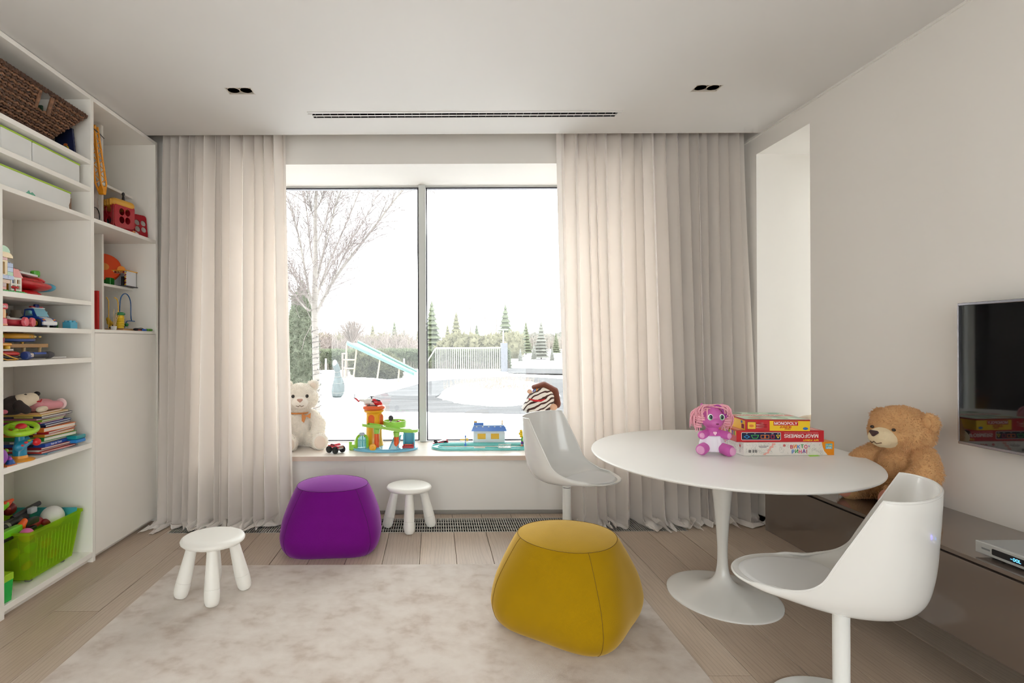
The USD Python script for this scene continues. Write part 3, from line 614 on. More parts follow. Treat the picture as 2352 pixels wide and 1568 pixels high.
def limb(pts, r0, r1, n=9):
    from scipy.interpolate import CubicSpline
    pts = np.array(pts); t = np.linspace(0, 1, len(pts)); q = np.linspace(0, 1, n); return CubicSpline(t, pts)(q), np.linspace(r0, r1, n)
LB = [([b(728, 715), b(752, 670, -.3), b(790, 610, -.6), b(845, 540, -.9), b(890, 480, -1.1), b(935, 425, -1.3)], .030, .008), ([b(727, 690), b(745, 630, .4), b(775, 560, .6), b(805, 490, .8), b(830, 425, 1.)], .024, .006), ([b(724, 660), b(738, 600), b(755, 530, -.3), b(775, 460, -.5), b(800, 400, -.7)], .022, .006),
      ([b(719, 705), b(700, 670, .2), b(680, 640, .4), b(660, 610, .6)], .024, .008), ([b(718, 690), b(704, 640, -.4), b(690, 560, -.6), b(672, 490, -.8), b(650, 430, -1.)], .022, .006), ([b(724, 620), b(712, 560, .5), b(705, 490, .7), b(690, 420, .9)], .016, .005), ([b(725, 560), b(750, 500, .5), b(765, 430, .7), b(790, 360, .9)], .016, .005),
      ([b(726, 520), b(712, 470), b(700, 420, -.4), b(690, 350, -.5)], .013, .004), ([b(740, 655, .2), b(768, 600, .9), b(800, 560, 1.3), b(840, 500, 1.5), b(868, 440, 1.8)], .018, .005), ([b(716, 712), b(695, 700, -.3), b(668, 668, -.6), b(640, 650, -.8)], .02, .007), ([b(735, 690), b(757, 655, -.9), b(790, 590, -1.2), b(812, 560, -1.3)], .012, .004), ([b(727, 480), b(745, 440, -.3), b(757, 380, -.4)], .012, .004)]
br, tw = [], []
for pts, r0, r1 in LB:
    q, r = limb(pts, r0 * 1.1, r1 * 1.6, 14); br.append(tube(q, r, 6))
    for k in range(2, 14):
        for e in range(5):
            base = q[k]; d = q[k] - q[k - 1]; d /= np.linalg.norm(d)
            v = d * 1.0 + rng.normal(0, .55, 3) + [0, 0, .25]; v /= np.linalg.norm(v); L = rng.uniform(.25, .75)
            p1 = base + v * L * .5; p2 = p1 + (v + rng.normal(0, .3, 3)) * L * .5; p3 = p2 + (v * .6 + rng.normal(0, .3, 3) - [0, 0, .25]) * L * .35
            tw.append(tube([base, p1, p2, p3], [.0066, .0056, .0046, .0036], 3))
            for g in range(2):
                s0 = p1 + (p2 - p1) * rng.uniform(0, 1); tw.append(tube([s0, s0 + v * L * .2 + rng.normal(0, .08, 3), s0 + v * L * .3 + rng.normal(0, .12, 3) - [0, 0, .06]], [.0042, .0036, .003], 3))
for s in range(9):                                       # hanging strands with catkins
    o = b(rng.uniform(770, 860), rng.uniform(470, 600), rng.uniform(-1, 1)); n = 7; z = np.linspace(0, -rng.uniform(.5, 1.3), n)
    tw.append(tube(np.c_[o[0] + np.cumsum(rng.normal(.015, .02, n)), np.full(n, o[1]), o[2] + z], .002, 3))
part(bt, 'branches', J(br), BIRCH, True, w=True)
part(bt, 'twigs', J(tw), M(ex((190, 176, 172)), .9), False, kind='stuff', w=True)
th = np.linspace(0, 2 * PI * 17, 300); zz = np.linspace(GZ + .05, 1.55, 300)
solo('light_string', J([tube(np.c_[BX + .012 + .081 * np.cos(th), BY + .081 * np.sin(th), zz + .02 * np.sin(th * .37)], .0045, 4)] + [ell((BX + .012 + .09 * math.cos(th[k]), BY + .09 * math.sin(th[k]), zz[k]), .011, 1) for k in range(5, 300, 7)]), M(ex((92, 86, 84)), .7), 'dark string of fairy lights wound round the birch trunk', 'fairy lights')
# thuja, wrapped shrub, juniper, hedge
c = at(694, 786, 18.); m = lathe([(.02, GZ), (.44, GZ + .1), (.50, .5), (.48, 1.2), (.40, 2.0), (.28, 2.6), (.13, 3.0), (.02, 3.22)], 48, loc=(c[0], 18., 0)); m = m.subdivide().subdivide()
m.vertices += m.vertex_normals * ((meshkit.fbm(m.vertices * 4, 3, 3) - .5) * .30)[:, None]
t, o = bush('columnar_thuja', m, 9000, .055, THUJA, 'tall pale green columnar thuja behind the birch trunk at the left curtain', 'tree', 3)
c = at(774, 912, 16.5)
ws = thing('wrapped_shrub', 'small shrub wrapped in dark grey-green sacking standing in the snow by the slide', 'shrub', loc=c)
m = lathe([(.12, 0), (.17, .08), (.185, .2), (.175, .36), (.13, .52), (.085, .66), (.075, .74), (.095, .84), (.088, .96), (.05, 1.05), (.0, 1.09)], 28).subdivide()
m.vertices += m.vertex_normals * ((meshkit.fbm(m.vertices * [14, 14, 5], 3, 9) - .5) * .06)[:, None]; m.vertices[:, 0] += .05 * np.sin(m.vertices[:, 2] * 4)
part(ws, 'sacking', m, M(ex((122, 138, 140)), .9, var=.35, vs=12, stretch=(1, 1, .3)), 50)
for tw_ in ([tube(np.c_[(r + .008) * np.cos(q) + .05 * math.sin(z * 4), (r + .008) * np.sin(q), z + .03 * np.sin(q)], .006, 4, closed=True) for q in [np.linspace(0, 2 * PI, 24)[:-1]] for z, r in ((.16, .18), (.44, .155), (.62, .1), (.76, .085))]): part(ws, 'twine', tw_, M(ex((190, 190, 180)), .8))
part(ws, 'snow_cap', blob(np.array([-.05, -.05, 1.0]), np.array([.06, .06, .09]), .4, 3, 2, 2), SNOW, True)
c = at(862, 876, 24.4); m = J([blob(c + [0, 0, .62], np.array([1.02, .8, .62]), .5, 3, 5), blob(c + [-.55, 0, .8], np.array([.5, .5, .5]), .6, 3, 6, 3), blob(c + [.55, .1, .5], np.array([.6, .5, .5]), .6, 3, 7, 3)])
bush('juniper_bush', m, 14000, .10, JUNI, 'wide brown-green juniper bush under and behind the mint slide', 'shrub', 5, None)
hx0, hx1 = at(560, 800, 34.)[0], at(1168, 800, 34.)[0]
m = bx(hx0, hx1, 33.7, 34.5, GZ - .1, .78).subdivide().subdivide().subdivide().subdivide().subdivide()
m.vertices += (np.stack([meshkit.fbm(m.vertices * 3 + q, 2, 20 + q) for q in range(3)], -1) - .5) * .25
bush('clipped_hedge', m, 24000, .11, HEDGE, 'long clipped hedge behind the gate and the slide', 'hedge', 6)
part('/World/clipped_hedge', 'bare_stems', J([rod((x, 33.6, GZ - .1), (x + rng.normal(0, .05), 33.55, GZ + rng.uniform(.35, .55)), .012, .006, 4) for x in np.linspace(hx0, hx1, 190)]), M(ex((190, 165, 158)), .9), False, kind='stuff', w=True)
# slide with its wooden frame
Ys = 22.
sd = thing('playground_slide', 'mint green slide on a pale wooden ladder frame in the snow behind the wrapped shrub', 'slide', loc=at(800, 880, Ys))
MINT = M(ex((150, 226, 212)), .45)
A, B, Cc, Dd = at(797, 789, Ys), at(822, 787, Ys + .9), at(952, 860, Ys), at(958, 856, Ys + .9)
def quadslab(a, b_, c_, d, t):
    n = np.cross(b_ - a, c_ - a); n /= np.linalg.norm(n); V = np.array([a, b_, d, c_, a + n * t, b_ + n * t, d + n * t, c_ + n * t]); return trimesh.Trimesh(V).convex_hull
part(sd, 'chute', quadslab(A, B, Cc, Dd, .05), MINT, False, w=True)
part(sd, 'side_rail', rod(A + [0, 0, .06], Cc + [0, 0, .06], .05, n=8), MINT, w=True); part(sd, 'side_rail', rod(B + [0, 0, .06], Dd + [0, 0, .06], .05, n=8), MINT, w=True)
for a, c_ in (((797, 789), (790, 878)), ((820, 794), (810, 884)), ((875, 812), (866, 872)), ((918, 838), (914, 879))):
    part(sd, 'post', rod(at(*a, Ys + .1), at(*c_, Ys + .0), .035, n=8), WOODP, w=True)
for y in (846, 866, 826): part(sd, 'rung', rod(at(793, y, Ys), at(815, y, Ys), .03, n=8), WOODP, w=True)
pf = thing('wooden_climbing_frame', 'small weathered wooden frame standing left of the slide ladder', 'climbing frame', loc=at(786, 868, 24.))
for x in (787, 796): part(pf, 'post', rod(at(x, 810, 24.), at(x, 872, 24.), .05, n=6), M(ex((206, 190, 178)), .9), w=True)
for y in (812, 826, 845, 860): part(pf, 'rail', rod(at(785, y, 24.), at(798, y, 24.), .045, n=6), M(ex((206, 190, 178)), .9), w=True)
for k, (px, y0, y1, nm) in enumerate(((748.5, 823, 856, 'white garden post left of the wrapped shrub'), (928, 823, 846, 'white garden post between the juniper bush and the mullion'))):
    solo('garden_post', rod(at(px, y1, 27.), at(px, y0, 27.), .045, n=10), M(ex((226, 220, 212)), .7), nm, 'post')
# gate, pillar, lamp
Yg = 31.
gt = thing('sliding_gate', 'white metal bar gate in front of the hedge, right of the mullion', 'gate', loc=at(1080, 850, Yg))
GW = M(ex((232, 226, 214)), .5)
for y in (799, 849): part(gt, 'rail', rod(at(1001, y + .5, Yg), at(1152, y - .5, Yg), .045, n=8), GW, w=True)
for x in np.linspace(1001, 1152, 33): part(gt, 'bar', rod(at(x, 849.5, Yg), at(x, 799, Yg), .030, n=6), GW, w=True)
part(gt, 'brace', rod(at(978, 836, Yg), at(1001, 799, Yg), .035, n=8), GW, w=True)
p0 = at(1158, 850, Yg)
pl = thing('gate_pillar', 'blue-grey gate pillar at the right end of the white gate', 'pillar', loc=p0)
part(pl, 'shaft', bx(p0[0] - .17, p0[0] + .17, Yg - .2, Yg + .25, GZ - .1, at(1158, 787, Yg)[2], .02), M(ex((166, 168, 178)), .7), False, w=True)
part(pl, 'warning_lamp', lathe([(.06, 0), (.06, .05), (.0, .09)], 12, loc=at(1160, 787, Yg)), M(ex((232, 170, 120)), .4), w=True)
lp = thing('lamp_post', 'thin white lamp post with a flat top above the gate pillar', 'lamp post', loc=at(1156, 850, 33.))
part(lp, 'pole', rod(at(1156, 850, 33.), at(1156, 757, 33.), .05, n=8), GW, w=True); part(lp, 'lamp_head', bx(at(1147, 757, 33.)[0], at(1167, 757, 33.)[0], 32.9, 33.1, at(1147, 758, 33.)[2], at(1147, 755.5, 33.)[2], .02), GW, False, w=True)
# trees beyond the hedge
def spruce_mesh(h, seed):
    r = np.random.default_rng(seed); V, Fc = [], []
    L = int(h * 3.4)
    for k in range(L):
        z = h * (.06 + .92 * k / L); R = h * .23 * (1 - k / L) ** .85 * r.uniform(.8, 1.15) + .05
        for q in range(8):
            a = q * PI / 4 + r.uniform(0, .9); l = R * r.uniform(.65, 1.15); d = np.array([math.cos(a), math.sin(a), 0]); s = np.array([-d[1], d[0], 0]); n = 5
            for e in range(n):
                t0, t1 = e / n, (e + 1) / n; wd = l * .30 * (1 - t0 * .8)
                dz = lambda t: -l * .28 * t + l * .2 * t * t
                b0 = len(V); P0 = d * l * t0 + [0, 0, z + dz(t0)]; P1 = d * l * t1 + [0, 0, z + dz(t1)]
                V += [P0, P1 + s * wd + [0, 0, -.05 * l], P1, P1 - s * wd + [0, 0, -.05 * l]]; Fc += [(b0, b0 + 1, b0 + 2), (b0, b0 + 2, b0 + 3)]
    RT = lambda q: h * .215 * (1 - q) ** .9 + .04; core = lathe([p for k in range(11) for p in ((RT(k / 11) * 1.05, h * (.05 + .94 * k / 11)), (RT((k + .8) / 11) * .62, h * (.05 + .94 * (k + .85) / 11)))] + [(.02, h * .995)], 16); core.vertices[:, :2] *= (1 + .5 * (meshkit.fbm(core.vertices * 2.5, 2, seed) - .5))[:, None]
    return J([trimesh.Trimesh(V, Fc, process=False), core.subdivide()])
protos = []
SPL = [(992, 690, 70, 'right beside the mullion, tallest of the far spruces', 0), (1048, 716, 66, 'second spruce right of the mullion, above the gate', 1), (1028, 745, 62, 'low broad spruce over the left half of the gate', 1), (1095, 744, 66, 'small spruce above the middle of the gate', 0), (1161, 698, 68, 'tall spruce directly above the gate pillar', 0), (1208, 738, 72, 'spruce right of the lamp post, first of two over the far road', 0), (1243, 738, 52, 'spruce near the right curtain, second of two over the far road', 2), (1277, 762, 75, 'spruce half hidden behind the right curtain', 0),
       (906, 738, 66, 'spruce above the slide, tallest left of the mullion', 0), (928, 754, 60, 'small spruce between the slide and the mullion', 2), (962, 750, 58, 'spruce just left of the mullion', 1), (856, 745, 64, 'spruce rising just right of the round bare tree', 1), (1226, 790, 50, 'little spruce in the snow beyond the gate pillar', 2), (1268, 798, 47, 'little spruce in the snow close to the right curtain', 2), (1195, 800, 46, 'lowest little spruce right beside the gate pillar', 2), (880, 762, 60, 'low spruce right of the bare round tree and above the slide', 1)]
for px, ty, Y, lab, kind in SPL:
    o = at(px, 786, Y); o[2] = GZ; h = at(px, ty, Y)[2] - GZ
    if kind >= len(protos) or protos[kind] is None:
        while len(protos) <= kind: protos.append(None)
        t = thing('spruce_tree', lab, 'tree', 'spruces beyond the hedge', o)
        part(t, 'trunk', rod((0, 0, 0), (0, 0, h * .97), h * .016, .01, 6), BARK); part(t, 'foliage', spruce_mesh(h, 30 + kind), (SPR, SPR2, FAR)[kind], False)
        protos[kind] = (t, h)
    else: copy(protos[kind][0], lab, o, rng.uniform(0, 360), 'spruces beyond the hedge', h / protos[kind][1])
for px, ty, Y, lab in ((1112, 655, 64, 'tall thin bare birch above the gate, tallest of three'), (1079, 672, 66, 'thin bare birch left of the tallest one above the gate'), (1139, 668, 70, 'thin bare birch between the tallest one and the lamp post')):
    o = at(px, 786, Y); o[2] = GZ; h = at(px, ty, Y)[2] - GZ
    t = thing('thin_birch', lab, 'tree', loc=o); part(t, 'trunk', tube([(0, 0, 0), (.1, 0, h * .5), (-.05, 0, h)], [.09, .07, .03], 6), M(ex((226, 216, 208)), .8))
    part(t, 'twigs', J([tube([(.1 - .1 * abs(z / h - .5), 0, z), (s * .3, s2 * .3, z + .5), (s * .5, s2 * .4, z + .8)], [.022, .018, .012], 3) for z in np.linspace(h * .35, h * .97, 34) for s, s2 in [rng.normal(0, 1, 2)]]), M(ex((214, 204, 200)), .9), False, kind='stuff')
o = at(808, 786, 41.); o[2] = GZ
t = thing('round_bare_tree', 'bare brown tree with a clipped round crown, left of the spruces above the slide', 'tree', loc=o)
part(t, 'trunk', rod((0, 0, 0), (0, 0, 2.0), .09, .07, 8), BARK)
lim = []
for k in range(260):
    a, e = rng.uniform(0, 2 * PI), rng.uniform(.12, 1.0); R = 1.35; top = np.array([R * math.cos(a) * e, R * math.sin(a) * e, 1.9 + 1.25 * math.sqrt(max(0, 1.02 - e * e * .85))]); mid = np.array([0, 0, 1.9]) + (top - [0, 0, 1.9]) * .5 + rng.normal(0, .08, 3)
    lim.append(tube([(0, 0, 1.5), mid, top, top + rng.normal(0, .12, 3)], [.022, .016, .010, .007], 3))
part(t, 'crown', J(lim), M(ex((196, 176, 164)), .9), False, kind='stuff')
def thicket(label, x0, x1, ty0, Y, n, mat, seed, dens=1.0):
    r = np.random.default_rng(seed); ms = []
    X0, X1 = at(x0, 786, Y)[0], at(x1, 786, Y)[0]
    for k in range(n):
        x = r.uniform(X0, X1); y = Y + r.uniform(-2, 2); h = (at(0, ty0, Y)[2] - GZ) * r.uniform(.45, 1.05)
        ms.append(tube([(x, y, GZ - .2), (x + r.normal(0, .15), y, GZ + h * .6), (x + r.normal(0, .3), y, GZ + h)], [.045, .03, .012], 3))
        for e in range(6):
            z = GZ + h * r.uniform(.25, .95); ms.append(tube([(x, y, z), (x + r.normal(0, .45), y + r.normal(0, .3), z + r.uniform(.2, .7))], [.018, .007], 3))
    solo('thicket', J(ms), mat, label, 'thicket', smooth=False, kind='stuff')
thicket('bare pinkish brown brushwood behind the hedge, left of the mullion', 560, 968, 762, 47., 600, M(ex((206, 188, 178)), .9), 3)
thicket('bare pale brown brushwood behind the gate, right of the mullion', 984, 1300, 768, 92., 420, M(ex((216, 202, 190)), .9), 4)
def shrubs(label, x0, x1, ty, Y, n, mat, seed):
    r = np.random.default_rng(seed); ms = []; hmax = at(0, ty, Y)[2] - GZ
    for k in range(n):
        x = r.uniform(at(x0, 786, Y)[0], at(x1, 786, Y)[0]); h = hmax * r.uniform(.5, 1.); m = blob(np.array([x, Y + r.uniform(-2, 2), GZ + h * .45]), np.array([h * .4, h * .4, h * .55]), .7, 3, seed + k, 2)
        p, fi = trimesh.sample.sample_surface(m, 260, seed=k); ms += [m, leaves(np.array(p), m.face_normals[fi], .28, seed=k)]
    solo('evergreen_shrubs', J(ms), mat, label, 'shrubs', smooth=False, kind='stuff')
shrubs('mass of olive green young conifers behind the hedge, left of the mullion', 560, 935, 772, 54., 70, OLIVE, 50)
shrubs('mass of olive green young conifers behind the gate, right of the mullion', 1012, 1180, 770, 56., 40, OLIVE, 90)
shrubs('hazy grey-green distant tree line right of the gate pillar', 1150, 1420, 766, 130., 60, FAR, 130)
gr_ = []
for k in range(900):
    x, y = gp(rng.normal(1130, 52), rng.uniform(878, 903)); h = rng.uniform(.15, .42)
    if not island.contains(sg.Point(x, y)): continue
    d = rng.normal(0, .08, 2); gr_.append(trimesh.Trimesh([(x - .008, y, GZ + .05), (x + .008, y, GZ + .05), (x + d[0], y + d[1], GZ + .1 + h)], [(0, 1, 2)], process=False))
solo('dry_grass', J(gr_), M(ex((214, 196, 178)), .9), 'dry brown grass stalks poking out of the snowy island', 'grass', smooth=False, kind='stuff')
# ================= plush toys
FURW, FURB = M((244, 236, 224), .95, bump=.6, bs=170, sheen=.7, spec=.1, var=.06, vs=30), M((214, 166, 116), .95, bump=.6, bs=150, sheen=.8, spec=.1, var=.12, vs=20)
def teddy(name, label, loc, rz, s, fur, muz, pad, nosecol, headtilt=(0, 0), ribbon=None, feet=None, sleepy=False):
    t = thing(name, label, 'teddy bear', loc=loc, rz=rz)
    ez = -.075 if sleepy else 0.; hx, hz = headtilt; hc = np.array([hx, -.03, .655 + hz])
    S = lambda p, r: (np.array(p) * s, np.array(r) * s)
    feet = feet or ((-.20, -.40, .10), (.20, -.40, .10))
    bones = [[S((0, .02, .19), (.21, .20, .19)), S((0, 0, .34), (.185, .165, .15)), S((0, -.01, .45), (.12, .11, .08))], [S(hc, (.235, .195, .185)), S(hc + [0, -.01, .05], (.20, .18, .155))], [S((0, 0, .44), .12), S(hc - [0, 0, .1], .13)]]
    for k, q in ((-1, feet[0]), (1, feet[1])):
        bones.append([S((k * .17, -.02, .42), .085), S((k * .27, -.11, .31), .092)]); bones.append([S((k * .27, -.11, .31), .092), S((k * .25, -.26, .20), .088)])
        bones.append([S((k * .13, -.05, .12), .115), S((q[0] * .95, q[1] + .12, .10), .105)]); bones.append([S((q[0] * .95, q[1] + .12, .10), .10), S(q, (.10, .085, .115))])
        bones.append([S(hc + [k * (.17 - ez * .45), .02, .165 + ez], (.078, .038, .078)), S(hc + [k * .15, .02, .14 + ez], (.06, .045, .06))])
    bm = soft(bones, .011 * (s / .6) ** .5, 6, .004, 70, 3); part(t, 'body', bm, fur, True)
    mz = hc + [0, -.185, -.045]
    pts, fi = trimesh.sample.sample_surface(bm, 13000, seed=5); pts, nn = np.array(pts), bm.face_normals[fi]; keep = pts[:, 2] > .012
    for c, r in [((mz + [0, -.02, .0]) * s, .125 * s)] + [((np.array(q) + [0, -.06, 0]) * s, .098 * s) for q in feet]: keep &= np.linalg.norm(pts - c, axis=1) > r
    pts, nn = pts[keep], nn[keep]; rf = np.random.default_rng(9); L = rf.uniform(.007, .013, (len(pts), 1)); d = nn + rf.normal(0, .45, nn.shape); d /= np.linalg.norm(d, axis=1, keepdims=True)
    C = np.stack([pts - nn * .002, pts + d * L * .55, pts + d * L + [0, 0, -.0035]], 1).reshape(-1, 3)
    fc = UsdGeom.BasisCurves.Define(stage, num(t + '/fur')); fc.CreateTypeAttr('linear'); fc.CreatePointsAttr(Vt.Vec3fArray.FromNumpy(C.astype(np.float32))); fc.CreateCurveVertexCountsAttr(Vt.IntArray.FromNumpy(np.full(len(pts), 3, np.int32)))
    fc.CreateWidthsAttr(Vt.FloatArray.FromNumpy(np.tile(np.array([.0022, .0018, .0006], np.float32), len(pts)))); fc.SetWidthsInterpolation('vertex'); data(fc.GetPrim(), kind='stuff')
    UsdShade.MaterialBindingAPI.Apply(fc.GetPrim()).Bind(M((244, 236, 224) if fur is FURW else (216, 168, 118), .8, sheen=.3))
    part(t, 'muzzle', soft([[S(mz, (.105, .085, .082)), S(mz + [0, .06, .0], (.11, .06, .09))]], .010, 4, .002, 60), muz, True)
    part(t, 'nose', soft([[S(mz + [-.022, -.082, .045], (.016, .014, .014)), S(mz + [.022, -.082, .045], (.016, .014, .014)), S(mz + [0, -.088, .022], .012)]], .006, 2), M(nosecol, .4), True)
    part(t, 'mouth', tube(np.array([mz + [-.05, -.062, -.035], mz + [-.02, -.079, -.046], mz + [0, -.083, -.03], mz + [.02, -.079, -.046], mz + [.05, -.062, -.035]]) * s, .004 * s, 5), M((120, 92, 70), .8), True)
    for k in (-1, 1):
        e = hc + [k * .092, -.176, .040]
        if not sleepy:
            part(t, 'eye', ell(e * s, np.array([.022, .016, .024]) * s, 2), M((28, 20, 16), .15, coat=.6), True)
        else: part(t, 'eye', ell((e + [0, -.006, -.012]) * s, np.array([.016, .012, .013]) * s, 2), M((40, 26, 18), .2, coat=.5), True)
        q = np.array(feet[0 if k < 0 else 1])
        part(t, 'foot_pad', ell((q + [0, -.060, .0]) * s, np.array([.074, .036, .086]) * s, 3), pad, True, label='paler sole pad')
        ic = hc + [k * (.172 - ez * .45), -.012, .168 + ez]; part(t, 'inner_ear', ell(ic * s, np.array([.045, .018, .045]) * s, 2), pad if ribbon else fur, True)
    if ribbon:
        m = M(ribbon, .45, sheen=.3); z = np.array([.10, -.165, .425]); bw = []
        part(t, 'ribbon', J([tube(np.array([(.135 * math.cos(a), -.01 + .135 * math.sin(a), .465) for a in np.linspace(0, 2 * PI, 40)[:-1]]) * s, .012 * s, 6, closed=True), prism([(-.06, .045), (0, .01), (.06, .045), (.055, -.03), (0, 0.), (-.03, -.085), (-.06, -.06)], .012, 'xz', -.006).apply_scale(s).apply_translation(z * s)]), m, 30, label='orange satin ribbon')
    return t
teddy('white_teddy', 'white teddy bear with an orange ribbon on the sill, half behind the left curtain', (-1.128, 4.70, ZS + .001), 12, .60, FURW, M((246, 238, 226), .95, bump=.4, bs=200, sheen=.5), M((236, 220, 204), .95, sheen=.4), (196, 150, 132), (0.02, .01), (214, 136, 66), ((-.12, -.42, .11), (.28, -.36, .11)))
teddy('brown_teddy', 'big tan teddy bear with a cream muzzle leaning against the right wall on the console', (2.203, 2.655, .536), -80, .57, FURB, M((228, 206, 168), .95, bump=.4, bs=200, sheen=.5), M((222, 150, 126), .95, sheen=.5), (58, 36, 38), (0.0, -.06), None, ((-.22, -.30, .10), (.22, -.36, .10)), True)
ct = thing('plush_cushion', 'beige ribbed plush lying in the side window recess behind the board games', 'plush toy', loc=(2.60, 3.90, ZS + .001))
cm = M((214, 196, 174), .95, bump=.5, bs=160, sheen=.6)
part(ct, 'body', soft([[((0, 0, .14), (.20, .15, .14)), ((.02, .02, .24), (.15, .12, .10))]], .014, 4, .004, 60), cm, True)
for k in range(4): part(ct, 'rib', tube([(-.20 + .02 * k, -.04 - .03 * k, .05 + .06 * k), (-.12, -.11, .12 + .06 * k), (.02, -.13 + .02 * k, .12 + .06 * k), (.14, -.09, .08 + .06 * k)], [.02, .032, .034, .02], 10), cm, True)
# striped plush on the sill behind the far chair
ZEB = usdkit.material(stage, '/World/Looks/zebra_cloth', {'g': ('texture_coordinate', {}), 'm': ('mapping', {'rotation': (.2, .5, .1)}), 'w': ('wave_texture', {'bands_direction': 'z', 'scale': 8.5, 'distortion': 6., 'detail': 1.5, 'detail_scale': 1.3}), 'r': ('rgb_ramp', {'ramp': [(0, lin((246, 238, 228))), (.64, lin((246, 238, 228))), (.68, lin((72, 38, 30))), (1, lin((72, 38, 30)))]}), 'p': ('principled_bsdf', {'roughness': .9, 'sheen_weight': .4})},
    [('g.object', 'm.vector'), ('m.vector', 'w.vector'), ('w.fac', 'r.fac'), ('r.color', 'p.base_color')], surface='p.BSDF')
zt = thing('striped_plush', 'striped white plush animal with a brown mane on the sill behind the far chair', 'plush toy', loc=(.885, 4.745, ZS + .001), rz=-8)
part(zt, 'body', soft([[((0, .02, .10), (.15, .12, .10)), ((0, 0, .24), (.12, .10, .08))], [((-.07, -.02, .30), (.085, .09, .045)), ((.0, 0, .36), (.115, .10, .105)), ((.03, .0, .40), (.10, .095, .09))], [((-.08, -.06, .06), .055), ((-.10, -.12, .055), .05)], [((.10, -.06, .06), .055), ((.12, -.14, .055), .05)]], .011, 5), ZEB, True)
part(zt, 'mane', soft([[((-.045, -.005, .475), (.028, .06, .022)), ((.03, 0, .495), (.035, .065, .025))], [((.03, 0, .495), (.035, .065, .025)), ((.115, .0, .44), (.035, .065, .035))], [((.115, .0, .44), (.035, .065, .035)), ((.14, .0, .34), (.028, .06, .04))]], .009, 4, .002, 60), M((112, 62, 46), .95, bump=.4, bs=200, sheen=.5), True, label='brown plush mane')
part(zt, 'mouth', tube([(-.10, -.088, .385), (-.05, -.108, .372), (.0, -.108, .372), (.035, -.098, .385)], [.004, .009, .009, .003], 6), M((208, 30, 40), .6), True)
part(zt, 'ear', ell((.105, -.055, .315), (.03, .018, .028), 2), M((238, 190, 160), .9), True)
part(zt, 'ear', ell((-.09, -.03, .44), (.02, .014, .02), 2), M((238, 190, 160), .9), True)
for k, cl in enumerate(((92, 60, 160), (80, 150, 220), (240, 140, 40))): part(zt, 'eye_stitch', rod((-.062 + k * .014, -.085, .442 + k * .004), (-.058 + k * .014, -.082, .462 + k * .004), .0045, n=6), M(cl, .6))
# ================= sill toys
def wheel(r, w, tire=(24, 24, 26), hub=(190, 190, 192), spokes=0):
    """Returns (tyre mesh, hub mesh) with the axle along y."""
    ty = mv(lathe([(r * .55, -w / 2), (r * .92, -w / 2), (r, -w * .3), (r, w * .3), (r * .92, w / 2), (r * .55, w / 2)], 24), rx=90); hb = mv(lathe([(0, -w * .38), (r * .56, -w * .4), (r * .56, w * .4), (r * .3, w * .46), (0, w * .48)], 18), rx=90)
    return ty, hb
def car(name, label, cat, loc, rz, L, W, Hh, body, wr, prof, tire=(24, 24, 26), hub=(200, 200, 205), glass=(60, 70, 80), win=None, ride=None, group=None, nw=True):
    """A toy vehicle, nose along +x: prof is its side outline in units of L and H."""
    t = thing(name, label, cat, group, loc, rz); rd = wr * .6 if ride is None else ride
    poly = sg.Polygon([((x - .5) * L, rd + z * Hh) for x, z in prof]).buffer(L * .015).buffer(-L * .005)
    part(t, 'body', mv(prism(poly, W, 'xz', -W / 2)), P(body), 40)
    for wx, wz in (win or []):
        pw = sg.Polygon([((x - .5) * L, rd + z * Hh) for x, z in zip(wx, wz)]); part(t, 'side_window', prism(pw, W + .0012, 'xz', -W / 2 - .0006), M(glass, .15, coat=.5), False)
    for x in (-.32, .30):
        for y in (-1, 1):
            a, b_ = wheel(wr, W * .24 if wr < W * .4 else W * .34); o = (x * L, y * (W * .5 + (.0 if wr < W * .3 else W * .14)), wr)
            w_ = part(t, 'wheel', mv(a, o), M(tire, .7), 40); part(w_, 'hubcap', mv(b_, o), M(hub, .3, metal=.5), 40)
    return t
SEDAN = [(0, .1), (0, .5), (.18, .58), (.28, 1.), (.62, 1.), (.75, .58), (.98, .45), (1., .1)]
mt = car('monster_truck', 'red toy truck with big black tyres on the sill beside the white teddy', 'toy truck', (-.772, 4.405, ZS + .001), -38, .112, .058, .034, (196, 40, 58), .0265, [(0, .0), (0, .62), (.20, .64), (.30, 1.), (.62, 1.), (.72, .66), (.98, .58), (1., .0)], hub=(210, 210, 205), glass=(40, 46, 54), win=[((.24, .32, .45, .45), (.66, .94, .94, .66)), ((.49, .49, .60, .68), (.66, .94, .94, .66))], ride=.036)
part(mt, 'chassis', J([bx(-.052, .052, -.022, .022, .024, .036, .003), rod((-.036, -.03, .0265), (-.036, .03, .0265), .005), rod((.034, -.03, .0265), (.034, .03, .0265), .005)]), M((60, 60, 62), .5))
part(mt, 'grille_guard', J([rod((.058, -.02, z), (.058, .02, z), .0022, n=6) for z in (.042, .05, .058)] + [rod((.058, y, .038), (.058, y, .062), .0022, n=6) for y in (-.02, 0, .02)]), CHROME)
part(mt, 'bumper', bx(.052, .06, -.025, .025, .034, .041, .002), M((215, 215, 215), .3, metal=.5))
part(mt, 'stripe', bx(-.056, .056, -.0297, .0297, .0415, .046, .0005), M((240, 236, 230), .4), False)
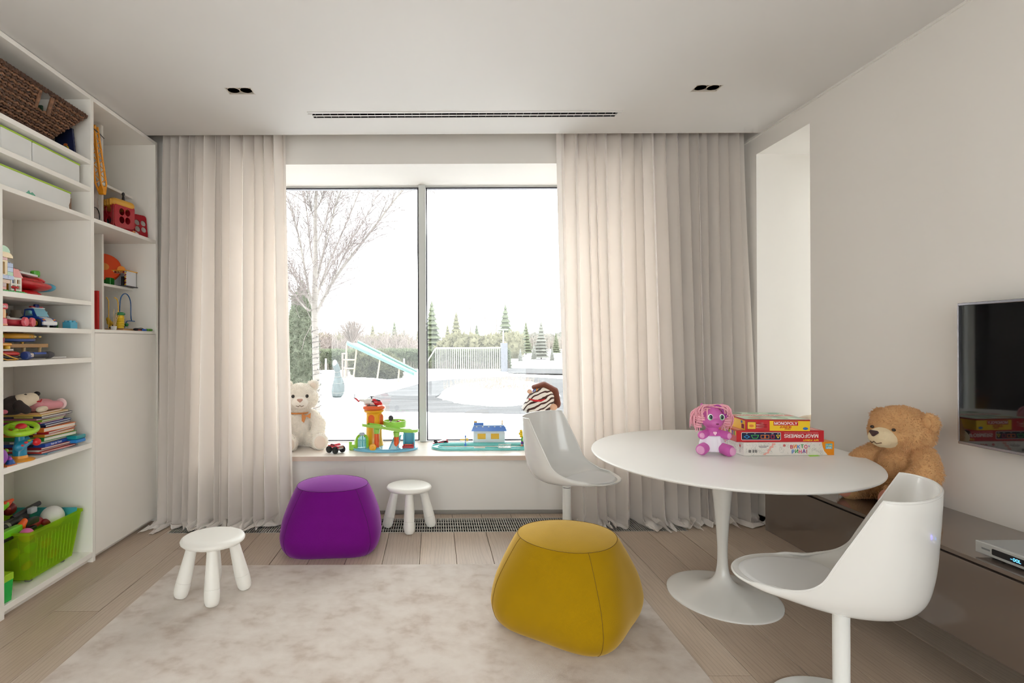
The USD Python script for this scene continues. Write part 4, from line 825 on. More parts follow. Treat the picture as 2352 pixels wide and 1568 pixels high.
# toy garage
GX, GY = -.400, 4.555
g = thing('toy_garage', 'toy garage with an orange and yellow tower and green ramp on the sill', 'toy playset', loc=(GX, GY, ZS + .001))
BLU, LGR, ORG, YEL, LBL = P((128, 196, 226)), P((168, 222, 96)), P((238, 98, 40)), P((250, 178, 34)), M((176, 224, 238), .3, coat=.3)
base = sg.Point(0, 0).buffer(1, quad_segs=14); import shapely.affinity as sa
part(g, 'base_plate', J([prism(sa.scale(base, .262, .165), .016, 'xy', 0), prism(sa.scale(base, .245, .15), .006, 'xy', .016)]), BLU, 40)
tx, ty_ = -.095, .055
tw_ = part(g, 'tower', lathe([(.078, .018), (.072, .05), (.066, .09), (.063, .27), (.068, .285), (.08, .292), (.084, .300), (.084, .308), (.06, .312)], 40, loc=(tx, ty_, 0)), YEL, 40)
part(tw_, 'landing_pad', lathe([(.0, .312), (.082, .310), (.092, .318), (.094, .327), (.090, .338), (.080, .344), (.074, .338), (.0, .338)], 40, loc=(tx, ty_, 0)), ORG, 40, label='orange landing pad rim')
def arch(w, h, t): return sg.box(-w, 0, w, h).union(circ(0, h, w, 10))
for ang in (-12, 62):
    a = rad(-90 + ang)
    m = prism(arch(.026, .075, 0), .008, 'xz', -.004); part(tw_, 'door_panel', mv(m, (tx + .064 * math.cos(a), ty_ + .064 * math.sin(a), .175), rz=ang), ORG, 40, label='orange arched panel')
    m = prism(arch(.031, .075, 0).difference(arch(.026, .075, 0)), .012, 'xz', -.006); part(tw_, 'door_frame', mv(m, (tx + .064 * math.cos(a), ty_ + .064 * math.sin(a), .173), rz=ang), YEL, 40)
# ramp: round upper deck, then a strip sloping to the right and back
dk = lathe([(.0, .196), (.080, .196), (.084, .172), (.092, .172), (.094, .222), (.088, .222), (.086, .203), (.0, .203)], 40, loc=(.075, .04, 0))
part(g, 'upper_deck', dk, LGR, 40)
rp = [(-.150, -.03, .188), (-.06, -.10, .186), (.03, -.125, .176), (.12, -.12, .158), (.20, -.085, .146), (.232, -.03, .142)]
def strip(pts, w, t, hgt):
    from scipy.interpolate import CubicSpline
    p = CubicSpline(np.linspace(0, 1, len(pts)), np.array(pts))(np.linspace(0, 1, 40)); d = np.gradient(p, axis=0); d[:, 2] = 0; d /= np.linalg.norm(d, axis=1, keepdims=True); n = np.c_[-d[:, 1], d[:, 0], 0 * d[:, 0]]
    sec = [(-w, 0), (-w, hgt), (-w + t, hgt), (-w + t, t), (w - t, t), (w - t, hgt), (w, hgt), (w, 0)]; V, Fc, k = [], [], len(sec)
    for i in range(40): V += [p[i] + n[i] * a + [0, 0, b_] for a, b_ in sec]
    for i in range(39):
        for j in range(k): q, r = i * k + j, i * k + (j + 1) % k; Fc += [(q, r, r + k), (q, r + k, q + k)]
    Fc += [(0, j + 1, j) for j in range(1, k - 1)] + [(39 * k, 39 * k + j, 39 * k + j + 1) for j in range(1, k - 1)]
    return trimesh.Trimesh(V, Fc, process=False)
part(g, 'ramp', strip(rp, .038, .005, .022), LGR, 40)
for x, y, z in ((-.058, -.10, .178), (.098, -.118, .156)):
    ps = part(g, 'pillar', lathe([(.02, .022), (.0195, z - .04)], 24, loc=(x, y, 0)), ORG, 40)
    part(ps, 'pillar_cap', lathe([(.0195, z - .04), (.021, z - .036), (.026, z - .004), (.02, z + .004)], 24, loc=(x, y, 0)), LGR, 40); part(ps, 'pillar_foot', lathe([(.034, .02), (.030, .026), (.022, .032)], 24, loc=(x, y, 0)), BLU, 40)
cw = part(g, 'wash_arch', mv(prism(sg.Point(0, .062).buffer(.052).union(sg.box(-.052, 0, .052, .062)).difference(sg.Point(0, .060).buffer(.036)).difference(sg.box(-.036, -.01, .036, .06)), .05, 'xz', -.025), (-.185, -.055, .022), rz=20), P((150, 210, 60)), 40)
part(cw, 'sign', mv(prism(rrect(-.022, .022, -.012, .012, .010), .056, 'xz', -.028), (-.185, -.055, .132), rz=20), M((190, 200, 214), .4), 40)
part(cw, 'wash_curtain', J([mv(bx(-.034 + k * .0125, -.0245 + k * .0125, -.005, .005, .002, .10), (-.185, -.055, .022), rz=20) for k in range(6)]), M((110, 200, 206), .4), False, kind='stuff')
part(g, 'entry_fence', J([bx(-.285, -.215, -.05, -.03, .0, .042, .003), bx(-.285, -.262, -.05, -.03, .04, .066, .003)]), P((150, 210, 60)), 40)
sl_ = part(g, 'slide', quadslab(np.array([.045, -.155, .02]), np.array([.105, -.15, .02]), np.array([.085, -.075, .115]), np.array([.13, -.07, .115]), .005), LBL, 40)
for a, b_ in (((.045, -.155, .026), (.085, -.075, .121)), ((.105, -.15, .026), (.13, -.07, .121))): part(sl_, 'slide_rail', rod(a, b_, .006, n=10), BLU)
part(g, 'back_wall', J([bx(.145, .235, .02, .034, .02, .135, .004), bx(.225, .238, -.06, .03, .02, .135, .004), bx(.145, .16, -.02, .03, .02, .12, .003)]), P((92, 186, 214)), 40)
part(g, 'spin_wheel', J([mv(lathe([(.026, 0), (.028, .004), (.028, .014), (.022, .018), (.012, .018), (.010, .021)], 28), (-.085, -.132, .038), rx=90), bx(-.098, -.072, -.14, -.12, .02, .036, .003)]), YEL, 40)
part(g, 'crank_handle', soft([[((.085, -.02, .085), .022), ((.09, -.02, .105), .018)], [((.09, -.02, .105), .018), ((.075, -.02, .065), .014)]], .005, 4), P((206, 226, 40)), True)
part(g, 'gate_bar', bx(.165, .215, -.116, -.108, .05, .056, .001), P((238, 98, 40)), False)
# toys on the garage
def partS(p, nm, m, mt_, sm=35, q=None, **k): return part(p, nm, mv(m, s=KS), mt_, sm, **k)
KS = (1.35, 1.35, 1.3)
hl = thing('toy_helicopter', 'white and red toy rescue helicopter standing on the orange tower top', 'toy helicopter', loc=(GX + tx - .012, GY + ty_ - .02, ZS + .341), rz=-4)
HW, HR = P((238, 234, 228)), P((212, 40, 50))
partS(hl, 'fuselage', soft([[((-.02, 0, .026), (.032, .021, .022)), ((.02, 0, .024), (.026, .02, .019))], [((-.03, 0, .03), .012), ((-.075, 0, .036), .006)]], .004, 3), HW, True)
partS(hl, 'nose', soft([[((.026, 0, .023), (.030, .0212, .0185)), ((.012, 0, .028), (.02, .0215, .02))], [((.028, 0, .02), (.03, .018, .014)), ((.05, 0, .016), (.012, .01, .008))]], .004, 3), HR, True, label='red nose and cockpit')
partS(hl, 'cockpit_glass', soft([[((.036, 0, .032), (.016, .016, .010)), ((.022, 0, .037), (.012, .015, .008))]], .004, 2), M((50, 56, 66), .1, coat=.6), True)
partS(hl, 'tail_fin', J([prism([(-.108, .048), (-.098, .05), (-.074, .03), (-.084, .024)], .006, 'xz', -.003), bx(-.085, -.075, -.016, .016, .032, .036)]), HR, False)
partS(hl, 'tail_rotor', J([rod((-.108, .006, .038), (-.108, .006, .074), .0018, n=5), bx(-.116, -.1, .005, .007, .047, .051)]), M((90, 90, 96), .4), False)
partS(hl, 'rotor_mast', J([rod((-.004, 0, .04), (-.004, 0, .060), .0035, n=8), bx(-.014, .010, -.003, .003, .058, .062)]), DARK, False)
partS(hl, 'rotor_blade', J([bx(-.115, -.008, -.005, .005, .0605, .062)]), M((196, 216, 190), .4), False); partS(hl, 'rotor_blade', bx(.0, .115, -.004, .006, .0605, .062), M((226, 226, 220), .4), False)
for y in (-.018, .018): partS(hl, 'skid', J([rod((-.03, y, .003), (.035, y, .003), .0025, n=6), rod((-.015, y * .7, .012), (-.015, y, .003), .0018, n=5), rod((.02, y * .7, .012), (.02, y, .003), .0018, n=5)]), M((70, 70, 74), .4), False)
partS(hl, 'side_marking', J([onto(text('2119', .008), (-.024, -.0212, .012), (1, 0, 0), (0, 0, 1)), bx(.0, .006, -.022, -.020, .026, .034), bx(.009, .014, -.0218, -.0198, .026, .034)]), DARK, False)
LOWC = [(0, .1), (0, .55), (.25, .62), (.35, 1.), (.55, 1.), (.68, .6), (1., .35), (1., .1)]
def minicar(label, x, y, z, rz, col, L=.055, grp=None): return car('toy_car', label, 'toy car', (GX + x, GY + y, ZS + z), rz, L, L * .46, L * .3, col, L * .12, LOWC, win=[((.28, .37, .54, .62), (.62, .93, .93, .62))])
minicar('tiny white toy car on the green ramp of the toy garage', -.015, -.118, .1868, 172, (240, 238, 236))
minicar('tiny red toy car parked on the right of the upper deck of the toy garage', .105, .02, .2045, 160, (196, 44, 52))
bm = minicar('tiny red toy car carrying a black ball on the upper deck of the toy garage', .045, .0, .2045, 5, (160, 40, 34), .048)
solo('black_ball', ell((GX + .046, GY + .0, ZS + .2045 + .042), (.020, .020, .023), 3), M((60, 58, 62), .45), 'small dark grey ball on the upper deck of the toy garage', 'ball')
tb = thing('toy_bus', 'little red open toy bus at the right end of the toy garage base', 'toy bus', loc=(GX + .188, GY - .09, ZS + .0235))
part(tb, 'body', J([bx(-.045, .045, -.013, .013, .0, .02, .003)] + [bx(x - .008, x + .008, -.013, .013, .02, .030, .003) for x in (-.03, -.01, .01, .03)]), P((190, 44, 56)), 40)
part(tb, 'flag_pole', rod((.043, 0, .018), (.043, 0, .044), .0022, n=6), P((190, 44, 56)))
# track with its house, signal and racing car
TR = P((120, 208, 206)); TRL = P((150, 224, 220))
tk = thing('toy_track', 'turquoise oval toy car track lying on the window sill right of the mullion', 'toy track', loc=(.40, 4.59, ZS + .0005))
ov = sg.LineString([(-.30, 0), (.27, 0)]).buffer(.125, quad_segs=14); inn = sg.LineString([(-.30, 0), (.27, 0)]).buffer(.075, quad_segs=14)
part(tk, 'road', prism(ov.difference(inn), .010, 'xy', 0), TRL, 40)
def railr(r0, r1): return sg.LineString([(-.30, 0), (.27, 0)]).buffer(r0, quad_segs=14).difference(sg.LineString([(-.30, 0), (.27, 0)]).buffer(r1, quad_segs=14))
part(tk, 'outer_rail', prism(railr(.128, .122), .019, 'xy', 0), TR, 40); part(tk, 'inner_rail', prism(railr(.078, .072).difference(sg.box(-.09, -.2, .0, -.02)), .019, 'xy', 0), TR, 40)
for x in (-.2, -.06, .12, .25): part(tk, 'clip', bx(x - .008, x + .008, -.132, -.122, .0, .008, .001), TR, False)
part(tk, 'loading_bridge', J([bx(.10, .20, -.135, -.06, .0195, .024, .001)] + [bx(.10 + k * .0115, .104 + k * .0115, -.137, -.133, .019, .052) for k in range(9)] + [bx(.10, .20, -.137, -.133, .048, .053)]), M((214, 226, 222), .3), False, label='pale grey loading bridge')
ho = thing('toy_house', 'white toy station house with a blue roof and yellow windows behind the turquoise track', 'toy house', loc=(.452, 4.785, ZS + .001))
HB = P((74, 128, 214))
part(ho, 'walls', J([bx(-.130, .130, -.055, .055, .012, .115, .003)]), P((232, 236, 240)), 40)
part(ho, 'base', J([bx(-.138, .138, -.06, .06, 0, .013, .002)]), M((196, 200, 204), .4), False)
part(ho, 'roof', trimesh.Trimesh([(x * .148 * k, y * .072 * k, z) for z, k in ((.112, 1.), (.150, .90)) for x in (-1, 1) for y in (-1, 1)]).convex_hull, HB, False)
part(ho, 'roof_top', bx(-.128, .128, -.062, .062, .150, .160, .003), M((160, 190, 232), .35), 40)
part(ho, 'roof_box', bx(-.125, -.045, -.05, .02, .160, .178, .003), HB, 40)
part(ho, 'chimney', bx(-.122, -.098, -.03, .0, .178, .192, .002), P((246, 196, 110)), 40)
part(ho, 'clock_disc', J([mv(lathe([(.022, 0), (.022, .006)], 20), (.112, -.01, .175), ry=90), rod((.115, -.01, .158), (.115, -.01, .165), .004)]), P((244, 180, 50)), 40)
for x in (-.062, .050): part(ho, 'window', bx(x - .034, x + .034, -.0575, -.054, .045, .090, .001), P((246, 190, 50)), False, label='yellow window shutter')
part(ho, 'side_door', bx(.1285, .1335, -.04, .02, .02, .1, .001), P((150, 180, 226)), False)
for k in range(5): part(ho, 'roof_clip', bx(-.11 + k * .05, -.098 + k * .05, -.0735, -.066, .146, .153, .001), M((240, 240, 240), .4), False)
sg_ = thing('toy_signal', 'blue and white toy signal post with a yellow arm left of the toy house', 'toy signal', loc=(.245, 4.555, ZS + .0205))
part(sg_, 'post', J([bx(-.008, .008, -.008, .008, 0, .02, .001), rod((0, 0, .02), (0, 0, .085), .0045)]), HB, 40); part(sg_, 'post_band', J([rod((0, 0, .03), (0, 0, .042), .0052), rod((0, 0, .054), (0, 0, .068), .0052)]), P((238, 238, 238)), 40)
part(sg_, 'arm', J([bx(-.042, .0, -.004, .004, .046, .056, .001), bx(.004, .024, -.008, .008, .042, .062, .002)]), P((246, 200, 90)), 40)
rc = car('racing_car', 'red toy racing car with white wheels at the left end of the turquoise track', 'toy car', (.045, 4.755, ZS + .001), 186, .125, .055, .030, (196, 36, 60), .0155, [(0, .1), (.0, .6), (.08, 1.), (.14, .75), (.3, .8), (.5, .6), (.75, .35), (1., .12), (1., 0.)], hub=(230, 230, 230), win=[((.28, .34, .46, .52), (.55, .76, .7, .55))], ride=.008)
part(rc, 'spoiler', bx(-.062, -.045, -.03, .03, .040, .044, .001), P((196, 36, 60)), False)
ft = thing('flower_toy', 'yellow, green and purple plastic figure on the sill, peeping out left of the far chair', 'toy figure', loc=(.732, 4.66, ZS + .001))
part(ft, 'head', J([ell((.0, 0, .10), (.028, .018, .028), 2)] + [ell((.03 * math.cos(a), 0, .10 + .03 * math.sin(a)), (.013, .012, .013), 1) for a in np.linspace(0, 2 * PI, 9)[:-1]]), P((250, 210, 40)), 40)
part(ft, 'torso', soft([[((0, 0, .05), (.026, .02, .022)), ((.008, 0, .075), (.018, .016, .015))]], .004, 2), P((80, 180, 60)), True)
part(ft, 'legs', soft([[((-.012, 0, .03), .013), ((-.016, -.006, .010), .010)], [((.014, 0, .03), .013), ((.018, -.006, .010), .010)]], .004, 2), P((96, 50, 150)), True)
for k in (-1, 1): part(ft, 'shoe', ell((k * .018, -.012, .007), (.012, .018, .007), 2), P((240, 150, 110)), True)
# ================= games and the pink plush on the table
TZ = .7306
def boxgame(label, loc, rz, w, d, h, col, topcol):
    t = thing('board_game', label, 'board game', 'board game boxes on the table', loc, rz)
    part(t, 'box', bx(0, w, 0, d, 0, h, .0015), M(col, .35, coat=.3), False); return t
FR = lambda m, x, z, y=-.0004: onto(m, (x, y, z), (1, 0, 0), (0, 0, 1))
SD = lambda m, yy, z: onto(m, (-.0004, yy, z), (0, -1, 0), (0, 0, 1))
TP = lambda m, x, y, z: onto(m, (x, y, z + .0004), (1, 0, 0), (0, 1, 0))
def flat(pts, t=.0005): return _ext(sg.Polygon(pts), t)
def rc_(w, h, t=.0005): return _ext(sg.box(-w / 2, -h / 2, w / 2, h / 2), t)
RED, YLW, WHT, NAVY = M((196, 24, 36), .35, coat=.3), M((250, 206, 20), .35, coat=.3), M((244, 240, 234), .45), M((22, 22, 60), .35)
# bottom: white quiz game
q = boxgame('white doodle-patterned quiz game with coloured letters, bottom of the three boxed games', (1.527, 2.80, TZ + .0006), 1.8, .457, .30, .066, (238, 232, 224), None)
dood = []
r_ = np.random.default_rng(77)
for k in range(120):
    x, z = r_.uniform(.01, .40), r_.uniform(.006, .060); a = np.linspace(0, r_.uniform(2.5, 6.3), 9) + r_.uniform(0, 6); s = r_.uniform(.003, .0065)
    dood.append(tube(np.c_[x + s * np.cos(a), np.full(9, -.0002), z + s * np.sin(a)], .0003, 3))
for k in range(60):
    y, z = r_.uniform(.01, .29), r_.uniform(.006, .060); a = np.linspace(0, r_.uniform(2.5, 6.3), 9) + r_.uniform(0, 6); s = r_.uniform(.003, .0065); dood.append(tube(np.c_[np.full(9, -.0002), y + s * np.cos(a), z + s * np.sin(a)], .0003, 3))
part(q, 'doodles', J(dood), M((150, 146, 144), .5), False, kind='stuff')
cl = [(196, 40, 70), (240, 130, 30), (40, 120, 200), (50, 160, 70), (230, 80, 120), (120, 60, 160)]
for wd, z, x0 in (('ВИКТО-', .044, .235), ('РИНА!', .020, .243)):
    x = x0
    for k, chh in enumerate(wd):
        m = text(chh, .0175 if chh != '-' else .0175); w_ = m.extents[0]; part(q, 'letter', FR(m, x + w_ / 2, z + (.0012 if k % 2 else -.001)), M(cl[(k + (0 if z > .03 else 2)) % 6], .4), False); x += w_ + .0035
for k, (chh, y, z) in enumerate((('Т', .20, .05), ('О', .17, .05), ('-', .15, .05), ('А', .17, .02), ('!', .15, .02))): part(q, 'letter', SD(text(chh, .018), y, z), M(cl[(k + 3) % 6], .4), False)
part(q, 'orange_corner', FR(flat([(.395, .066), (.457, .066), (.457, 0), (.425, 0), (.408, .02), (.400, .04)]), 0, 0), M((238, 146, 24), .4), False, label='orange corner print')
part(q, 'orange_corner', TP(flat([(.37, 0), (.457, 0), (.457, .30), (.41, .30)]), 0, 0, .066), M((238, 146, 24), .4), False)
part(q, 'logo', J([FR(rc_(.034, .026, .0007), .431, .044)]), M((60, 180, 220), .4), False); part(q, 'logo_text', FR(text('FUN', .010, .0010), .431, .047), M((252, 210, 40), .4), False); part(q, 'logo_text', FR(text('GAME', .0065, .0010), .431, .036), WHT, False)
part(q, 'pink_zigzag', FR(flat([(.142, .062), (.160, .062), (.160, .054), (.150, .052), (.150, .040), (.136, .038), (.136, .026), (.128, .024), (.128, .012), (.112, .010), (.112, .004), (.098, .004), (.098, .008), (.106, .014), (.120, .018), (.120, .032), (.130, .034), (.130, .046), (.142, .05)]), 0, 0), M((240, 176, 164), .5), False)
for (x, z) in ((-1, .046), (.205, .05)):
    m = J([_ext(circ(0, 0, .0065).difference(circ(0, 0, .0045)), .0005), _ext(circ(0, 0, .003), .0005)])
    part(q, 'target_mark', SD(m, .03, z) if x < 0 else FR(m, x, z), M((206, 40, 60), .4), False)
bar = [bx(.024 + k * .0022, .024 + k * .0022 + (.0013 if k % 3 else .0007), -.0006, .0, .016, .030) for k in range(20) if k not in (7, 8, 14)]
part(q, 'barcode', J(bar), BLACK, False, kind='stuff'); part(q, 'small_print', J([FR(rc_(.05, .0028), .10, .047), FR(rc_(.036, .0022), .097, .041)]), M((130, 126, 124), .5), False)
# middle: red magnet game, printed upside down
q = boxgame('red boxed magnet game with upside-down white lettering, middle of the three boxed games', (1.500, 2.815, TZ + .0672), -1.5, .428, .28, .057, (200, 24, 38), None)
part(q, 'blue_panel', FR(_ext(rrect(-.095, .095, -.018, .018, .004), .0005), .120, .029), NAVY, False)
part(q, 'panel_outline', FR(_ext(rrect(-.0965, .0965, -.0195, .0195, .005).difference(rrect(-.0945, .0945, -.0175, .0175, .004)), .0008), .120, .029), WHT, False)
def outl(pts, t=.0026): p = sg.Polygon(pts); return _ext(p.difference(p.buffer(-t)), .0009)
for k, (pts, cc_) in enumerate((([(-.016, 0), (0, .009), (.016, 0), (0, -.009)], (40, 160, 226)), ([(-.020, .009), (.020, .009), (.011, -.009), (-.011, -.009)], (70, 190, 80)), ([(-.021, .009), (0, .009), (0, -.009), (-.021, -.009)], (240, 130, 50)), ([(0, .009), (.021, .009), (.021, -.009), (0, -.009)], (240, 130, 50)), ([(-.009, .009), (.009, .009), (.009, -.009), (-.009, -.009)], (206, 50, 70)), ([(-.010, .009), (.010, .009), (0, -.009)], (250, 220, 40)))):
    x = (.050, .090, .139, .139, .176, .203)[k]; part(q, 'shape_print', FR(outl(pts), x, .026), M(cc_, .4), False)
for k, s in enumerate(('x6', 'x6', 'x6', 'x18', 'x14')): part(q, 'count_print', FR(mv(text(s, .004, .0009), rz=180), (.050, .090, .139, .176, .203)[k], .041), WHT, False)
part(q, 'title', FR(mv(text_fit('MAGFORMERS', .166, .0185), rz=180), .316, .0300), WHT, False); part(q, 'title', FR(mv(text_fit('MY FIRST', .075, .010), rz=180), .362, .0095), YLW, False)
part(q, 'small_print', FR(mv(text_fit('Intelligent Magnetic Construction Set For Brain Development', .166, .0035), rz=180), .316, .0455), M((250, 190, 190), .5), False)
st = [(250, 206, 40), (60, 150, 80), (240, 120, 40), (60, 110, 200), (200, 40, 80), (240, 240, 230)]
for k in range(16): part(q, 'stripe_print', SD(rc_(.008, .022), .008 + k * .0092, .043), M(st[k % 6], .4), False)
part(q, 'top_print', TP(rc_(.40, .25), .214, .14, .057), M((236, 150, 140), .4), False)
# top: yellow and red property game
q = boxgame('yellow and red boxed property game on top of the stack of three', (1.537, 2.805, TZ + .1252), -5, .306, .29, .055, (248, 204, 22), None)
part(q, 'lid_edge', J([bx(-.0006, .3066, -.0006, .2906, .0495, .0556, .0005)]), M((176, 20, 30), .35), False)
part(q, 'red_panel', FR(_ext(sg.box(0, 0, .116, .052), .0005), 0, 0), RED, False)
part(q, 'picture_frame', FR(_ext(rrect(-.021, .021, -.0185, .0185, .004), .0008), .031, .026), BLACK, False); part(q, 'picture', FR(_ext(rrect(-.0195, .0195, -.017, .017, .0035), .0010), .031, .026), M((246, 196, 60), .4), False); part(q, 'picture_dog', FR(_ext(sa.scale(base, .011, .007), .0012), .030, .024), M((226, 130, 50), .4), False)
for k in range(4): part(q, 'small_print', FR(rc_((.018, .05, .046, .05)[k], .0030), .078, .038 - k * .0075), M((250, 226, 220), .5), False)
part(q, 'title_panel', FR(_ext(sg.box(-.0575, -.0105, .0575, .0105), .0006), .192, .0375), RED, False); part(q, 'title', FR(text_fit('MONOPOLY', .108, .0145, .0009), .192, .0375), WHT, False)
part(q, 'subtitle', FR(text_fit('JUNIOR', .055, .0115, .0008), .191, .0195), M((206, 40, 24), .4), False); part(q, 'subtitle', FR(text_fit('ВЕЧЕРИНКА', .028, .0045, .0008), .201, .0098), RED, False)
part(q, 'logo', FR(_ext(sa.scale(base, .012, .0065), .0007), .284, .0125), M((40, 110, 190), .4), False); part(q, 'logo', SD(_ext(sa.scale(base, .009, .007), .0007), .035, .040), M((60, 110, 190), .4), False)
part(q, 'barcode', J([bx(-.0008, 0, .010 + k * .0022, .0113 + k * .0022, .008, .030) for k in range(13)]), M((150, 60, 90), .5), False, kind='stuff')
part(q, 'top_print', TP(rc_(.296, .28), .153, .145, .0556), M((206, 226, 200), .4, var=.5, vs=14), False); part(q, 'top_banner', mv(TP(rc_(.30, .05, .0009), 0, 0, 0), (.153, .16, .0558), rz=0), M((226, 130, 120), .4), False); part(q, 'top_title', TP(text_fit('MONOPOLY', .24, .035, .0012), .153, .16, .0558), M((250, 236, 226), .4), False)
for k, (x, y, c_) in enumerate(((.07, .06, (210, 170, 130)), (.12, .045, (226, 190, 160)), (.20, .05, (180, 200, 150)), (.06, .24, (110, 120, 90)), (.15, .245, (150, 190, 150)), (.25, .24, (120, 180, 150)))): part(q, 'top_drawing', TP(_ext(sa.scale(base, .028, .02), .001), x, y, .0556), M(c_, .4), False)
solo('paper_strip', _ext(sg.Polygon([(1.842, 2.782), (1.900, 2.792), (1.905, 2.83), (1.86, 2.83)]), .0004).apply_translation([0, 0, TZ]), M((170, 240, 60), .5), 'bright green slip of paper sticking out under the boxed games', 'paper', smooth=False)
# pink plush
pk = thing('pink_plush', 'pink plush doll with long pink hair and white ruffled pants on the oval table', 'plush toy', loc=(1.404, 2.868, TZ + .0005), rz=-4)
PK, PKL, HAIR = M((206, 96, 176), .6, sheen=.3, bump=.1, bs=300), M((232, 164, 206), .8, sheen=.4), M((248, 176, 190), .45, sheen=.4)
part(pk, 'body', soft([[((0, 0, .055), (.048, .042, .045)), ((0, 0, .105), (.040, .034, .025))], [((-.03, -.01, .105), .019), ((-.062, -.035, .098), .021)], [((.03, -.01, .105), .019), ((.056, -.045, .098), .021)], [((-.035, -.01, .035), .026), ((-.072, -.055, .030), .028)], [((.03, -.01, .035), .026), ((.046, -.085, .030), .029)], [((0, 0, .12), .03), ((0, -.002, .15), .03)]], .005, 5), PK, True)
part(pk, 'head', soft([[((0, -.004, .178), (.058, .052, .052)), ((0, -.004, .195), (.05, .046, .045))], [((0, -.045, .162), (.032, .022, .024)), ((0, -.02, .165), (.045, .035, .032))], [((-.045, 0, .225), (.012, .008, .016)), ((-.05, 0, .245), (.007, .005, .010))], [((.045, 0, .225), (.012, .008, .016)), ((.05, 0, .243), (.007, .005, .010))]], .0045, 4), M((204, 100, 172), .38, coat=.1), True)
for k in (-1, 1):
    e = part(pk, 'eye', ell((k * .028, -.049, .190), (.0135, .006, .0165), 2), M((250, 250, 250), .2, coat=.5), True)
    part(e, 'iris', ell((k * .0275, -.0525, .189), (.0100, .0045, .0132), 2), M((130, 210, 140), .2, coat=.5), True); part(e, 'pupil', ell((k * .027, -.0545, .191), (.0075, .0038, .0105), 2), M((16, 16, 34), .1, coat=.6), True)
    ft_ = (-.072, -.055, .030) if k < 0 else (.046, -.085, .030); d = np.array([ft_[0] * .5, -.05, 0]); d /= np.linalg.norm(d)
    part(pk, 'sole', ell(np.array(ft_) + d * .021, (.019, .012, .021), 2, rot('z', math.degrees(math.atan2(d[0], -d[1])))), PKL, True, label='pale pink sole'); part(pk, 'paw_patch', ell(((-.066 if k < 0 else .058), (-.046 if k < 0 else -.057), .098), (.013, .012, .015), 2), PKL, True)
part(pk, 'mouth', ell((0, -.066, .158), (.008, .003, .004), 2), M((130, 40, 90), .5), True)
part(pk, 'heart_patch', mv(_ext(circ(-.004, .002, .0055).union(circ(.004, .002, .0055)).union(sg.Polygon([(-.009, 0), (.009, 0), (0, -.011)])), .003), (0, -.0345, .108), rx=80), M((250, 206, 224), .6), 40)
pants = lathe([(.040, .012), (.058, .018), (.060, .05), (.052, .078), (.046, .088), (.050, .092), (.044, .094)], 60); v = pants.vertices; a = np.arctan2(v[:, 1], v[:, 0]); rr = 1 + .035 * np.sin(a * 15) + .03 * np.sin(a * 30) * (v[:, 2] > .08); pants.vertices = v * np.c_[rr, rr * .9, np.ones(len(v))]
part(pk, 'ruffled_pants', pants, M((242, 238, 246), .85, sheen=.3), 60, label='white ruffled pants')
r_ = np.random.default_rng(31); hs = []
for k in range(190):
    a = r_.uniform(0, 2 * PI); rr = math.sqrt(r_.uniform(0, 1)) * .85; s0 = np.array([.050 * rr * math.cos(a), .014 + .042 * rr * math.sin(a), .188 + .055 * math.sqrt(max(.05, 1 - rr * rr))])
    side = 1 if s0[0] + r_.normal(.016, .014) > 0 else -1; n = 14; t = np.linspace(0, 1, n); L = r_.uniform(.07, .125); w = r_.uniform(.028, .05); fr_ = r_.uniform(0, 1) < .14
    x = s0[0] + side * (w * np.sin(t * 2.2) + .012 * t) * (1.25 if side > 0 else 1.) + .004 * np.sin(t * 6 + k); y = s0[1] + (.018 * t if not fr_ else -.052 * np.sin(t * 1.7)); z = s0[2] + .014 * np.sin(t * 2.6) - L * t ** 1.6 * (.45 if fr_ else 1)
    hs.append(tube(np.c_[x, y, np.maximum(z, .10)], np.interp(t, [0, .5, 1], [.0034, .0042, .0016]), 5))
part(pk, 'hair', J(hs), HAIR, True, kind='stuff', label='long curly pink hair')
for k in range(9):
    c0 = np.array([(-.062 if k < 4 else .066) + r_.normal(0, .008), .0 + r_.normal(0, .012), .135 + r_.uniform(0, .05)]); t = np.linspace(0, 5 * PI, 40); part(pk, 'curl', tube(np.c_[c0[0] + .013 * np.cos(t), c0[1] + .013 * np.sin(t), c0[2] + .012 - .0016 * t], .0048, 6), HAIR, True)
for k in range(4):
    t = np.linspace(0, 1, 9); part(pk, 'hair_streak', tube(np.c_[.004 + .045 * t + .01 * k, -.020 - .02 * np.sin(t * 2) + .012 * k, .243 + .01 * np.sin(t * 3) - .06 * t ** 2], .0032, 5), M((176, 70, 160), .45), True, label='purple streak of hair')
# ================= toys on the shelves
def sx(px, py, X):
    a, b = px - CX, py - CY; Y = X * F / (a - b * ROLL); return np.array([X, Y, H - (b + a * ROLL) / F * Y])
